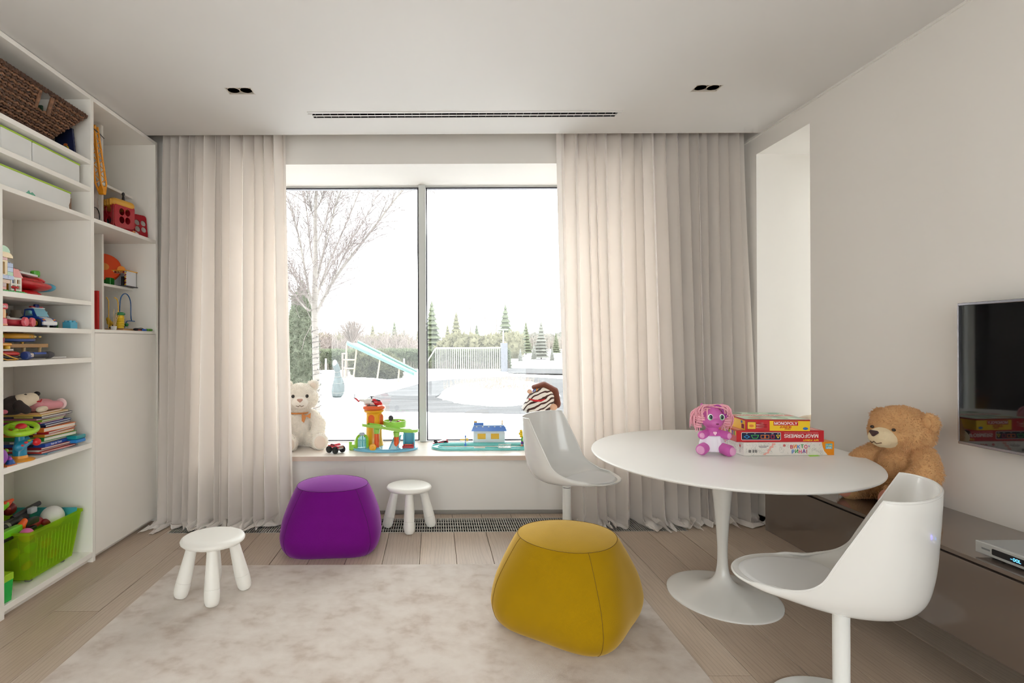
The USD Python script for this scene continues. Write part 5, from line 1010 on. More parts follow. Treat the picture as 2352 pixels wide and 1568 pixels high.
# -- row G: wicker basket and two boards
zG, zF, zE, zD, zC_, zB, zA, z0 = SH['G'] + .0006, SH['F'] + .0006, SH['E'] + .0006, SH['D'] + .0006, SH['C'] + .0006, SH['B'] + .0006, SH['A'] + .0006, SH['bottom'] + .0006
WK = M((96, 64, 46), .6, var=.6, vs=60, bump=.3, bs=150)
WK2 = M((134, 92, 64), .55, var=.5, vs=70, bump=.3, bs=150)
wb = thing('wicker_basket', 'big flared dark brown woven basket on the topmost shelf', 'basket', loc=(-2.25, 2.92, zG))
r_ = np.random.default_rng(3)
def bask(t): return (-2.42 + (-.02) * t, -2.125 + .075 * t, 2.80 - .30 * t, 3.105 + .258 * t)   # x0 x1 y0 y1 at height share t
rows = {0: [], 1: []}; NR, HB_ = 17, .245
for k in range(NR):
    t = (k + .5) / NR; x0, x1, y0, y1 = bask(t); z = zG + .007 + HB_ * t
    per = rrect(x0, x1, y0, y1, .03).exterior; L = per.length; n = int(L / .0062); pts = np.array([per.interpolate(L * i / n).coords[0] for i in range(n)])
    c = pts - pts.mean(0); nrm = np.c_[np.roll(pts, -1, 0) - np.roll(pts, 1, 0)][:, ::-1] * [1, -1]; nrm /= np.linalg.norm(nrm, axis=1, keepdims=True)
    off = .0042 * np.sin(np.arange(n) * 2 * PI / 6 + k * PI)
    P3 = np.c_[pts + nrm * off[:, None], z + .0028 * np.sin(np.arange(n) * 1.7 + k)]
    hole = (.60 < t < .93)
    keep = np.ones(n, bool)
    if hole: keep = ~((pts[:, 0] > x1 - .02) & (pts[:, 1] > 2.955) & (pts[:, 1] < 3.055))
    rad_ = .0068 + .0012 * np.sin(np.arange(n) * 2 * PI / 6 + k * PI + 1) + r_.normal(0, .0005, n)
    idx = np.where(~keep)[0]
    if len(idx):
        order = np.r_[idx[-1] + 1:n, 0:idx[0]]; rows[k % 2].append(tube(P3[order], rad_[order], 6))
    else: rows[k % 2].append(tube(P3, rad_, 6, closed=True))
part(wb, 'weave', J(rows[0]), WK, True, kind='stuff', w=True); part(wb, 'weave', J(rows[1]), WK2, True, kind='stuff', w=True)
x0, x1, y0, y1 = bask(1.); per = rrect(x0, x1, y0, y1, .03).exterior; L = per.length; t = np.linspace(0, 1, 260)[:-1]
pp = np.array([per.interpolate(L * q).coords[0] for q in t])
for s in (0, PI): part(wb, 'rim', tube(np.c_[pp + .004 * np.c_[np.cos(t * 500 + s), np.sin(t * 500 + s)], zG + HB_ + .006 + .006 * np.sin(t * 500 + s)], .0068, 6, closed=True), WK, True, w=True)
x0, x1, y0, y1 = bask(0.); part(wb, 'bottom', bx(x0 + .01, x1 - .01, y0 + .01, y1 - .01, zG + .001, zG + .008), WK, False, w=True)
for y in (2.957, 3.053): part(wb, 'hole_edge', tube([(bask(.58)[1], y, zG + .58 * HB_), (bask(.95)[1], y, zG + .95 * HB_)], .011, 8), WK2, True, w=True)
gb = thing('green_board', 'dark green picture board standing behind the wicker basket', 'board', loc=(-2.40, 3.33, zG))
part(gb, 'board', bx(-.10, .10, -.006, .006, 0, .31, .001), M((66, 102, 78), .6), False); part(gb, 'red_print', prism([(.06, .26), (.095, .26), (.097, .22), (.085, .225), (.07, .215)], .001, 'xz', -.0072), M((170, 36, 44), .6), False)
bb_ = thing('blue_picture_book', 'dark blue picture book with a yellow bird leaning beside the wicker basket', 'book', loc=(-2.165, 3.325, zG))
bk = prism([(-.06, 0), (.062, 0), (.045, .17), (-.05, .17)], .016, 'xz', -.008); part(bb_, 'cover', bk, M((20, 30, 70), .5), False)
for k, (x, z, rx_, rz_, c_) in enumerate(((.004, .045, .026, .028, (226, 190, 50)), (.0, .052, .018, .02, (60, 130, 110)), (.008, .074, .012, .008, (214, 110, 50)), (-.02, .05, .008, .008, (150, 60, 40)), (.006, .018, .010, .005, (80, 160, 90)))): part(bb_, 'bird_print', mv(_ext(sa.scale(base, rx_, rz_), .001 + .0003 * k), (x, -.008, z), rx=90), M(c_, .5), False)
# -- rows F and E: white storage boxes with lime edges
BOXW, LIME = M((232, 231, 228), .5, var=.04, vs=5), M((166, 200, 50), .45)
def sbox(label, y0, y1, z, h, x1=-2.075, d=.36):
    t = thing('storage_box', label, 'storage box', None, ((x1 - d / 2), (y0 + y1) / 2, z))
    part(t, 'box', rbx(x1 - d, x1, y0, y1, z, z + h - .006, .006), BOXW, 40, w=True); part(t, 'lid_edge', rbx(x1 - d - .002, x1 + .002, y0 - .002, y1 + .002, z + h - .009, z + h, .003), LIME, 40, w=True)
    part(t, 'lid', bx(x1 - d + .004, x1 - .004, y0 + .004, y1 - .004, z + h - .001, z + h + .002), BOXW, False, w=True); return t
b1 = sbox('white cardboard box with a lime edge, nearer one of the two under the wicker basket', 2.715, 2.925, zF, .122)
b2 = sbox('white cardboard box with a lime edge, farther one of the two under the wicker basket', 2.931, 3.318, zF, .122)
b0 = sbox('lime-edged white box at the far left of the shelf under the basket', 2.32, 2.70, zF, .122)
part(b1, 'label_print', onto(_ext(circ(0, 0, .012).difference(circ(0, 0, .009)), .0008), (-2.12, 2.7146, zF + .03), (1, 0, 0), (0, 0, 1)), LIME, False, w=True)
b3 = sbox('long lime-edged white box with a torn brown corner above the building-brick house', 2.05, 3.236, zE, .108)
part(b3, 'torn_corner', prism([(3.222, .004), (3.238, .004), (3.238, .075), (3.230, .07), (3.228, .05), (3.218, .03)], .0006, 'yz', -2.0746).apply_translation([0, 0, zE]), M((140, 110, 88), .9), False, w=True)
part(b3, 'paint_smudge', J([prism([(2.865 + .0, .0), (2.95, .004), (2.945, .012), (2.925, .022), (2.91, .014), (2.90, .026), (2.885, .012)], .0005, 'yz', -2.0748)]).apply_translation([0, 0, zE + .004]), M((110, 176, 150), .8), False, w=True)
bl = thing('blue_booklet', 'blue booklet lying on top of the farther white box under the basket', 'book', loc=(-2.19, 3.2, zF + .1245)); part(bl, 'cover', bx(-.1, .085, -.11, .105, 0, .008, .001), M((40, 96, 190), .5), False); part(bl, 'pages', bx(-.1, .083, -.11, .1055, .002, .006), WHITE, False)
# -- row D: building-brick house and the red console toy
def brick(par, x, y, z, wy, wx, h, col, studs=False, name='brick'):
    m = [bx(x - wx / 2, x + wx / 2, y + .0005, y + wy - .0005, z + .0004, z + h, .0008)]
    if studs:
        for k in range(max(1, round(wy / .016))): m += [lathe([(.0047, z + h), (.0047, z + h + .0042)], 12, loc=(x + s * .008, y + .008 + k * .016, 0)) for s in ((-1, 1) if wx > .03 else (0,))]
    return part(par, name, J(m), M(col, .3, coat=.3), False, w=True)
hs_ = thing('brick_house', 'pastel building-brick house with a mint roof at the left end of a shelf', 'toy house', loc=(-2.10, 2.78, zD))
bh, X0 = .0186, -2.098; ya = 2.684
cR, cG, cP, cY, cB, cM = (246, 166, 156), (210, 178, 176), (250, 210, 176), (252, 226, 176), (186, 202, 236), (186, 226, 190)
part(hs_, 'base_plate', J([bx(X0 - .05, X0 + .036, ya, 2.868, zD, zD + .005, .0008)] + [lathe([(.0047, zD + .005), (.0047, zD + .009)], 10, loc=(X0 + .028, y, 0)) for y in np.arange(ya + .008, 2.86, .016)]), P((70, 190, 90)), False, w=True)
zb = zD + .0055
for r, (cols, split) in enumerate(((( cR, cR), .040), ((cG, cG), .042), ((cP, cP), .018))):
    brick(hs_, X0, ya, zb + r * bh * 1.0, split, .032, bh, cols[0]); brick(hs_, X0, ya + split, zb + r * bh, .072 - split if r < 2 else .096 - split, .032, bh, cols[1])
brick(hs_, X0 + .004, ya, zb + 3 * bh, .024, .046, bh, (24, 74, 130), True); brick(hs_, X0 + .006, ya + .024, zb + 3 * bh, .040, .046, bh, cB, True); brick(hs_, X0 + .006, ya + .064, zb + 3 * bh, .040, .046, bh, cB, True)
fr = part(hs_, 'window_frame', J([bx(X0 - .016, X0 + .016, ya, ya + .078, zb + 4 * bh, zb + 4.4 * bh), bx(X0 - .016, X0 + .016, ya, ya + .078, zb + 7.5 * bh, zb + 8 * bh), bx(X0 - .016, X0 + .016, ya, ya + .007, zb + 4.4 * bh, zb + 7.5 * bh), bx(X0 - .016, X0 + .016, ya + .062, ya + .078, zb + 4.4 * bh, zb + 7.5 * bh)]), P(cY), False, w=True)
part(fr, 'shutter', bx(X0 - .014, X0 - .008, ya + .045, ya + .062, zb + 4.4 * bh, zb + 7.5 * bh), P((206, 136, 30)), False, w=True)
for r, c_ in enumerate((cM, cB, cB)): brick(hs_, X0, ya + .0785, zb + (4 + r * 1.15) * bh, .038, .032, bh * 1.13, (cM, (196, 214, 240), cB)[r], r == 2)
brick(hs_, X0, ya, zb + 8 * bh, .078, .034, bh * .7, (244, 190, 192))
def arcroof(y1, z, h, col, y2): 
    P0 = [(ya, z), (y1, z)] + [(y1 - (y1 - y2) * (1 - math.cos(a)), z + h * math.sin(a)) for a in np.linspace(0, PI / 2, 8)] + [(ya, z + h)]
    return part(hs_, 'roof_brick', prism(P0, .046, 'yz', X0 - .022), P(col), 40, w=True)
arcroof(ya + .104, zb + 8.7 * bh, bh * 1.35, cY, ya + .07); arcroof(ya + .084, zb + 10.05 * bh, bh * 1.6, cM, ya + .045)
part(hs_, 'roof_stud', J([lathe([(.005, zb + 11.65 * bh), (.005, zb + 11.65 * bh + .004)], 12, loc=(X0 + .01, ya + q, 0)) for q in (.012, .034)]), P((50, 150, 90)), 40, w=True)
dw = sg.box(0, 0, .072, bh * 3.9).difference(sg.box(.009, bh * .7, .030, bh * 1.75)).difference(sg.box(.040, bh * .7, .062, bh * 1.75)).difference(sg.box(.009, bh * 2.2, .030, bh * 3.3)).difference(sg.box(.040, bh * 2.2, .062, bh * 3.3))
dr = part(hs_, 'door_frame', prism(dw, .012, 'yz', X0 + .006).apply_translation([0, ya + .098, zb - .0]), P((246, 240, 226)), False, w=True)
part(hs_, 'house_wall', bx(X0 - .03, X0 + .004, ya + .104, ya + .168, zb, zb + 3.6 * bh), P((206, 136, 30)), False, w=True)
part(hs_, 'blue_brick', bx(X0 + .0045, X0 + .0055, ya + .106, ya + .13, zb + 2.2 * bh, zb + 3.3 * bh), P((60, 90, 170)), False, w=True)
part(hs_, 'slope_brick', prism([(0, 0), (.066, 0), (.034, bh * 2.2), (0, bh * 2.2)], .032, 'yz', X0 - .016).apply_translation([0, ya + .117, zb + 3.95 * bh]), P((240, 158, 156)), False, w=True)
for k in range(2): part(hs_, 'slope_stud', lathe([(.0048, 0), (.0048, .005)], 12, loc=(X0, ya + .124 + k * .014, zb + 6.16 * bh)), P((190, 40, 56)), 40, w=True)
fb = part(hs_, 'flower', J([rod((X0 + .03, ya + .108, zD + .003), (X0 + .03, ya + .108, zD + .022), .004)] + [ell((X0 + .03 + .004 * s, ya + .108 + .014 * c_, zD + .026), (.007, .010, .006), 1) for s, c_ in ((0, -1), (0, 1), (1, 0), (-1, 0))]), P((196, 30, 40)), 40, w=True, label='red plastic flower')
rt = thing('red_console_toy', 'big red plastic toy console with a green knob right of the brick house', 'toy console', loc=(-2.225, 3.03, zD))
RC = P((206, 26, 36))
part(rt, 'base', lathe([(.95, 0), (1.0, .006), (.96, .018), (.80, .030), (.6, .034)], 48, .105, .135, (0, -.02, 0)), RC, 50)
part(rt, 'hull', soft([[((0, -.10, .068), (.11, .08, .030)), ((0, .09, .062), (.105, .085, .028))], [((0, -.12, .09), (.08, .06, .022)), ((0, .06, .088), (.08, .06, .018))]], .012, 5), RC, True)
part(rt, 'end_cap', soft([[((.0, .160, .062), (.07, .026, .026)), ((.03, .155, .062), (.066, .022, .026))]], .008, 4), P((96, 178, 206)), True, label='turquoise end cap')
part(rt, 'panel', mv(_ext(rrect(-.07, .07, -.085, .085, .03), .010), (.03, -.06, .108), rx=-3), P((226, 226, 224)), 40); part(rt, 'screen', mv(_ext(rrect(-.04, .04, -.05, .05, .02), .012), (.03, -.06, .1085), rx=-3), P((110, 190, 120)), 40)
part(rt, 'dome', ell((-.02, -.04, .115), (.06, .085, .036), 3), P((170, 20, 30)), True)
part(rt, 'knob', lathe([(.0, 0), (.010, 0), (.010, .012), (.020, .013), (.0225, .018), (.0225, .040), (.019, .044), (.0, .045)], 28, loc=(.05, .055, .100)), P((96, 190, 60)), 40, label='green knob')
part(rt, 'knob_base', soft([[((.05, .055, .098), (.032, .045, .010)), ((.05, .09, .09), (.025, .03, .010))]], .008, 3), RC, True)
# -- row C
# -- toy car, blocks and pieces
CXc = -2.165
pc = thing('toy_police_car', 'blue and white toy police car with a light blue windscreen on a shelf', 'toy car', loc=(CXc, 3.09, zC_), rz=-18)
BLUE = P((26, 74, 176))
part(pc, 'body', mv(prism(sg.Polygon([(-.085, .016), (-.085, .05), (-.06, .060), (.02, .058), (.07, .045), (.088, .030), (.088, .016)]).buffer(.004), .078, 'xz', -.039)), BLUE, 40)
part(pc, 'bonnet_stripe', J([prism([(.008, .059), (.03, .0625), (.072, .0505), (.0935, .034), (.0935, .0125), (.080, .0125), (.07, .04), (.02, .05)], .042, 'xz', -.021), rbx(.080, .096, -.041, .041, .013, .034, .006)]), P((236, 236, 236)), 40, label='white bonnet and bumper')
part(pc, 'cabin', mv(prism(sg.Polygon([(-.06, .058), (-.052, .100), (.002, .104), (.034, .060)]).buffer(.002), .068, 'xz', -.034)), BLUE, 40)
part(pc, 'windscreen', trimesh.Trimesh([(x + dx_, y * k, z) for x, k, z in ((.038, .034, .061), (.0065, .030, .104)) for y in (-1, 1) for dx_ in (0, .003)]).convex_hull, M((150, 206, 226), .15, coat=.5), False)
part(pc, 'roof_edge', rbx(-.04, .009, -.036, .036, .104, .110, .0025), P((232, 234, 236)), 40)
for y in (-1, 1):
    part(pc, 'side_window', prism([(-.048, .066), (-.042, .094), (-.006, .096), (.012, .066)], .001, 'xz', y * .0366 - .0005), M((140, 180, 190), .2, coat=.5), False)
    part(pc, 'headlamp', ell((.083, y * .03, .042), (.006, .008, .005), 1), P((226, 130, 60)), True); part(pc, 'mirror', bx(-.006, .008, y * .036, y * .050, .075, .092, .002), P((140, 206, 216)), 40)
    for x in (-.052, .056):
        a, b_ = wheel(.0235, .022); w_ = part(pc, 'wheel', mv(a, (x, y * .042, .0235)), M((26, 26, 34), .7), 40); part(w_, 'wheel_star', mv(J([rod((0, 0, 0), (.0135 * math.cos(q), .0135 * math.sin(q), 0), .0026, n=6) for q in np.linspace(0, 2 * PI, 6)[:-1]] + [lathe([(.014, -.002), (.014, .0)], 14)]), (x, y * .054, .0235), rx=90), P((226, 176, 50)), 40, label='yellow star-shaped hubcap')
part(pc, 'roof_light', J([lathe([(.013, .110), (.014, .114), (.012, .128), (.0, .130)], 18, loc=(-.012, 0, 0))]), P((30, 44, 120)), 40); part(pc, 'roof_light_bar', bx(-.022, -.004, -.034, .034, .1105, .117, .002), P((196, 34, 46)), 40)
part(pc, 'small_caster', lathe([(.006, .0), (.007, .012), (.004, .016)], 12, loc=(.075, 0, 0)), WHITE, 40)
rp_ = thing('red_pod_toy', 'flat red and white toy with two round pink ends, left of the toy police car', 'toy vehicle', loc=(-2.12, 2.885, zC_), rz=10)
part(rp_, 'body', soft([[((-.02, -.05, .022), (.03, .03, .020)), ((.01, .04, .020), (.035, .04, .018))]], .007, 4), P((196, 40, 60)), True); part(rp_, 'cover', soft([[((-.015, -.04, .038), (.024, .03, .009)), ((-.01, .03, .036), (.026, .04, .008))]], .007, 3), P((232, 230, 228)), True)
for y in (-.012, .056): part(rp_, 'round_end', mv(lathe([(.0, 0), (.024, 0), (.025, .004), (.022, .014), (.014, .016), (.0, .016)], 28), (.030, y, .0255), ry=90), P((232, 96, 110)), 40)
part(rp_, 'white_knob', ell((-.02, -.055, .045), (.009, .01, .009), 1), WHITE, True)
tt_ = thing('toy_market_stall', 'small red and yellow striped toy stall at the left post', 'toy stall', loc=(-2.085, 2.697, zC_))
part(tt_, 'base', rbx(-.03, .03, -.018, .030, 0, .038, .006), P((226, 70, 88)), 40); part(tt_, 'roof', rbx(-.033, .033, -.018, .034, .080, .108, .008), P((220, 56, 72)), 40)
for k in range(5): part(tt_, 'striped_wall', bx(-.026, .026, -.016 + k * .0078, -.0085 + k * .0078, .038, .080, .0006), P(((250, 210, 130), (238, 150, 80))[k % 2]), False)
part(tt_, 'drawer', bx(.024, .0335, -.014, .024, .002, .010, .001), P((236, 130, 50)), False); part(tt_, 'roof_text', onto(text('milk 1.', .009, .0006), (.0332, .008, .092), (0, 1, 0), (0, 0, 1)), WHITE, False)
bkp = thing('black_toy_helmet', 'dark rounded toy in the shadow behind the red pod toy', 'toy', loc=(-2.34, 2.90, zC_)); part(bkp, 'shell', soft([[((0, 0, .05), (.06, .07, .05)), ((0, .07, .035), (.05, .06, .035))]], .012, 4), M((32, 30, 34), .4), True); part(bkp, 'strap', tube([(.05, -.03, .06), (.065, .02, .075), (.05, .07, .05)], .004, 6), DARK, True)
ot = thing('orange_cup', 'orange and cream cups standing behind the toy police car', 'cup', loc=(-2.42, 3.16, zC_)); part(ot, 'cup', lathe([(.022, 0), (.03, .085), (.028, .085), (.02, .004)], 24), P((206, 104, 40)), 40)
ot2 = thing('cream_jar', 'cream jar at the back of the shelf behind the toy police car', 'jar', loc=(-2.44, 3.30, zC_)); part(ot2, 'jar', lathe([(.03, 0), (.032, .08), (.026, .095), (.026, .11), (.0, .112)], 24), M((214, 206, 190), .5), 40)
def block(label, x, y, col, n=2):
    t = thing('building_block', label, 'building block', loc=(x, y, zC_)); part(t, 'body', bx(-.024, .024, -.016 * n, .016 * n, 0, .038, .002), P(col), 40)
    for k in range(n * 2): part(t, 'stud', lathe([(.0095, .038), (.0095, .046), (.008, .047)], 18, loc=((-1 if k % 2 else 1) * .012, (-n / 2 + .5 + k // 2) * .032, 0)), P(col), 40)
    return t
kb = block('turquoise building block at the right end of the toy car shelf', -2.115, 3.285, (84, 180, 212)); block('green building block between the toy police car and the turquoise block', -2.20, 3.26, (60, 150, 60), 1)
# -- row B
dk_ = thing('round_drum_toy', 'yellow and blue round toy lying on the wooden peg boards', 'toy drum', loc=(-2.26, 2.97, zB + .0915)); part(dk_, 'rim', lathe([(.95, 0), (1., .006), (1., .016), (.97, .018)], 48, .125, .155), P((50, 84, 160)), 40); part(dk_, 'top', lathe([(.97, .018), (1.0, .022), (1.0, .034), (.93, .044), (.5, .048), (0, .048)], 48, .125, .155), P((226, 166, 24)), 40)
part(dk_, 'button', ell((.02, .085, .044), (.02, .022, .009), 2), P((130, 30, 90)), True)
for k in range(3): part(dk_, 'jingle', ell((.121 - .004 * k, .02 + .045 * k, .028), (.006, .010, .006), 1), M((250, 226, 150), .2, metal=.6), True)
WD = M((206, 160, 110), .55, var=.2, vs=6, stretch=(1, .15, 1), bump=.05); WDL = M((226, 196, 150), .55, var=.15, vs=6, stretch=(1, .15, 1))
pb = thing('wooden_peg_board', 'thick wooden board on short legs under the round yellow and blue toy', 'peg board', loc=(-2.28, 2.98, zB + .026))
part(pb, 'board', bx(-.17, .135, -.13, .165, .036, .056, .002), WD, False)
for x in (-.12, .11):
    for y in (-.10, .01, .13): part(pb, 'leg', lathe([(.009, .0), (.007, .018), (.009, .036)], 12, loc=(x, y, 0)), WDL, 40)
part(pb, 'peg', lathe([(.0, .056), (.005, .056), (.005, .062), (.008, .064), (.008, .0655), (0, .0655)], 12, loc=(.125, -.02, 0)), P((236, 180, 40)), 40, label='yellow peg')
for y in (-.06, .10): part(pb, 'peg', lathe([(.004, .056), (.004, .0655)], 10, loc=(.03, y, 0)), WDL, 40)
pb2 = thing('wooden_puzzle_board', 'thin pale wooden board below the thick peg board', 'puzzle board', loc=(-2.27, 3.02, zB + .016)); part(pb2, 'board', bx(-.17, .115, -.14, .165, 0, .010, .001), WDL, False)
pl_ = thing('puzzle_tray', 'flat white puzzle tray with a turquoise insert at the right of the peg boards', 'puzzle tray', loc=(-2.20, 3.08, zB)); part(pl_, 'tray', bx(-.15, .060, -.14, .21, 0, .0085, .001), M((236, 234, 230), .5), False); part(pl_, 'insert', bx(-.12, .03, .03, .15, .0085, .0145, .002), P((84, 190, 206)), False)
for y in (.095, .135): part(pl_, 'wooden_knob', lathe([(.003, .0145), (.003, .019), (.008, .021), (.008, .0238), (0, .0245)], 14, loc=(.035, y - .02, 0)) if False else lathe([(.003, .0145), (.003, .017), (.007, .019), (.006, .0225), (0, .023)], 14, loc=(-.005, y + .035, 0)), WDL, 40)
tr_ = thing('blue_torch', 'blue and black torch lying along the front of the shelf', 'torch', loc=(-2.085, 2.975, zB + .0215))
a_ = lambda pr: mv(lathe(pr, 24), rx=-90)
part(tr_, 'head', a_([(.020, -.10), (.0215, -.095), (.0215, -.075), (.017, -.055), (.016, -.05)]), P((56, 76, 140)), 40); part(tr_, 'display', rbx(.012, .0212, -.082, -.058, -.008, .012, .003), M((206, 190, 180), .3), 40); part(tr_, 'barrel', a_([(.0158, -.05), (.0162, .05), (.0158, .06)]), M((30, 34, 44), .35), 40); part(tr_, 'blue_strip', rbx(.0, .0165, -.05, .045, .004, .0165, .004), P((30, 70, 160)), 40); part(tr_, 'tail_cap', a_([(.0165, .06), (.019, .066), (.019, .09), (.013, .112)]), M((64, 64, 70), .4), 40)
rx_ = thing('red_toy_train', 'red toy with yellow feet and a green ball left of the blue torch', 'toy train', loc=(-2.125, 2.785, zB + .0))
part(rx_, 'wheels', J([rod((-.03, y, .006), (.03, y, .006), .006) for y in (-.04, .05)]), BLACK); part(rx_, 'base', soft([[((0, -.05, .016), (.035, .03, .012)), ((0, .055, .016), (.035, .034, .012))]], .008, 3), M((70, 68, 72), .5), True); part(rx_, 'body', soft([[((0, -.05, .034), (.038, .03, .014)), ((0, .055, .032), (.037, .036, .013))]], .008, 3), P((206, 40, 40)), True)
part(rx_, 'white_deck', rbx(-.028, .030, -.06, .035, .047, .056, .004), P((226, 224, 222)), 40)
for y in (-.035, .015): part(rx_, 'yellow_foot', lathe([(.016, .056), (.014, .072)], 16, loc=(.008, y, 0)), P((236, 190, 50)), 40)
part(rx_, 'orange_deck', rbx(-.026, .026, -.06, .030, .072, .086, .005), P((236, 160, 40)), 40); part(rx_, 'red_cup', lathe([(.014, .086), (.017, .112), (.0, .112)], 20, loc=(.0, -.012, 0)), P((176, 26, 40)), 40); part(rx_, 'green_ball', ell((.0, -.012, .120), .013, 2), P((150, 200, 40)), True)
part(rx_, 'pull_cord', J([tube([(.038, -.085, .05), (.05, -.05, .03), (.055, .0, .012), (.055, .03, .006), (.05, .02, .0035), (.045, -.03, .004), (.044, -.085, .015)], .0028, 8)]), P((236, 180, 60)), True, label='yellow looped cord')
# -- row A: books, plush, steering toy
r_ = np.random.default_rng(12)
BKS = [  # cover, spine strip, thickness, x depth, length, label
 ((60, 140, 170), .006, 'thin turquoise picture book, lowest of the stack'), ((206, 60, 50), .009, 'colourful activity book with a red cover, second from the bottom of the stack'), ((226, 224, 220), .009, 'thin white booklet, third from the bottom of the stack'), ((150, 24, 34), .011, 'dark red book with yellow lettering low in the stack'), ((44, 84, 180), .018, 'blue book with white lettering on its edge low in the stack'), ((120, 124, 124), .016, 'grey book above the blue book in the stack'),
 ((40, 140, 60), .020, 'green book with white pages in the middle of the stack'), ((226, 150, 40), .014, 'orange-yellow book between the green and the dark red books'), ((170, 30, 40), .013, 'crimson book in the middle of the stack'), ((226, 120, 40), .022, 'thick orange book with a dark picture on its spine'), ((30, 34, 70), .012, 'navy blue book above the thick orange book'), ((50, 90, 160), .008, 'thin blue book above the navy book'),
 ((190, 70, 120), .008, 'thin magenta book in the upper part of the stack'), ((150, 190, 50), .010, 'lime green book in the upper part of the stack'), ((190, 110, 130), .008, 'dusty pink book under the magazines'), ((70, 70, 90), .012, 'grey magazine near the top of the stack'), ((226, 190, 90), .009, 'yellow comic book, second from the top of the stack'), ((214, 160, 110), .010, 'tan picture book on top of the stack under the plush')]
z = zA
for k, (col, th, lab) in enumerate(BKS):
    xo = (.0, .0, -.02, -.004, -.012, -.018, .012, .004, .008, .012, -.01, -.016, -.03, -.026, -.03, -.022, -.028, -.034)[k]; yo = r_.uniform(-.008, .008); L = (.30, .27, .26, .27, .22, .23, .26, .25, .25, .25, .24, .25, .22, .21, .23, .27, .26, .21)[k]; Wd = .26 if k % 3 else .23
    t = thing('book', 'book: ' + lab if False else lab, 'book', 'stack of children\'s books', (-2.075 + xo - Wd / 2, 3.005 + yo + L / 2, z), float(r_.uniform(-5, 5)))
    cv = M(col, .4); hx_, hy_ = Wd / 2, L / 2; c_ = min(.0022, th * .18)
    part(t, 'cover', J([bx(-hx_, hx_, -hy_, hy_, 0, c_), bx(-hx_, hx_, -hy_, hy_, th - c_, th), bx(-hx_, hx_, -hy_, -hy_ + .003, c_, th - c_)]), cv, False)
    part(t, 'pages', bx(-hx_ + .003, hx_ - .004, -hy_ + .003, hy_ - .004, c_, th - c_), M((238, 232, 220), .8, bump=.2, bs=900, stretch=(.02, .02, 1)), False)
    if th > .011:
        part(t, 'spine_print', onto(_ext(sg.box(-.05, -th * .28, .05, th * .28), .0004), (.02, -hy_ - .0001, th / 2), (1, 0, 0), (0, 0, 1)), M([(250, 230, 120), (40, 40, 60), (240, 240, 236)][k % 3], .5), False)
    if k == 4: part(t, 'edge_print', onto(text_fit('Tour du Town', .10, .010, .0005), (hx_ + .0001, -.01, th / 2), (0, 1, 0), (0, 0, 1)), WHITE, False); part(t, 'edge_cover', bx(hx_ - .004, hx_, -hy_, hy_, c_, th - c_), cv, False)
    if k >= 15:
        for q in range(5): part(t, 'cover_print', mv(_ext(sa.scale(base, r_.uniform(.015, .03), r_.uniform(.012, .03)), .0004), (r_.uniform(-.08, .09), r_.uniform(-.09, .09), th)), M([(196, 40, 50), (60, 90, 170), (240, 214, 90), (70, 120, 70)][q % 4], .5), False)
    z += th + .0004
zt_ = z
for k, (y, c_, h_) in enumerate(((3.16, (20, 150, 160), .022), (3.17, (30, 130, 206), .020))):
    t = thing('folded_case', ('teal' if k == 0 else 'bright blue') + ' rounded plastic case at the right side of the book stack', 'case', loc=(-2.055 - .0, 3.275, zA + (.0425 if k == 0 else .0215)), rz=0)
    part(t, 'case', rbx(-.06, .018, -.055, .03, 0, h_, .006), P(c_), 40)
pp_ = thing('plush_dog', 'dark plush dog with a cream face and pink shirt lying on the book stack', 'plush toy', loc=(-2.17, 3.02, zt_ + .001))
BR, CR, PS = M((44, 34, 32), .95, sheen=.4, bump=.3), M((226, 208, 182), .95, sheen=.4, bump=.2, bs=300), M((222, 150, 156), .9, sheen=.3, bump=.2, bs=300)
part(pp_, 'head', soft([[((0, -.10, .05), (.055, .06, .05)), ((.0, -.15, .045), (.04, .05, .04))]], .010, 4), BR, True)
part(pp_, 'face', soft([[((.025, -.085, .065), (.045, .05, .040)), ((.03, -.02, .075), (.036, .036, .032))]], .009, 4), CR, True)
part(pp_, 'nose', ell((.035, .018, .098), (.016, .014, .013), 2), M((20, 16, 18), .4), True)
part(pp_, 'floppy_ear', soft([[((.045, -.13, .05), (.02, .035, .03)), ((.065, -.10, .022), (.012, .03, .018))]], .008, 4), BR, True)
part(pp_, 'eye', ell((.040, -.075, .100), (.007, .010, .006), 2), M((18, 14, 14), .2, coat=.5), True)
part(pp_, 'mouth', tube([(.058, -.025, .062), (.066, .0, .058), (.058, .02, .066)], .004, 6), M((190, 24, 34), .6), True)
part(pp_, 'shirt', soft([[((.0, .03, .035), (.055, .04, .034)), ((.0, .12, .032), (.055, .05, .030))], [((.04, .06, .03), (.03, .03, .026)), ((.05, .16, .025), (.028, .03, .022))]], .010, 5), PS, True, label='pink shirt')
part(pp_, 'sleeve_cuff', mv(lathe([(.026, 0), (.030, .003), (.030, .010), (.026, .012), (.021, .010), (.021, .002)], 28), (.05, .185, .027), rx=-90), M((244, 214, 212), .9), 40)
part(pp_, 'paw', soft([[((.062, .03, .0165), (.020, .022, .015)), ((.072, -.01, .0165), (.018, .024, .015))]], .007, 4), CR, True)
part(pp_, 'bow', J([ell((-.0, -.205, .03), (.02, .02, .014), 2), ell((.02, -.195, .026), (.016, .016, .012), 2)]), M((206, 110, 126), .9, sheen=.3), True, label='pink bow')
stt = thing('steering_toy', 'lime green toy steering wheel on a blue column with an orange foot', 'steering wheel toy', loc=(-2.098, 2.86, zA))
TB_ = P((26, 140, 178))
part(stt, 'foot', lathe([(.064, 0), (.066, .004), (.055, .009), (.036, .014), (.033, .026), (.028, .028)], 40), P((244, 166, 60)), 40, label='orange foot')
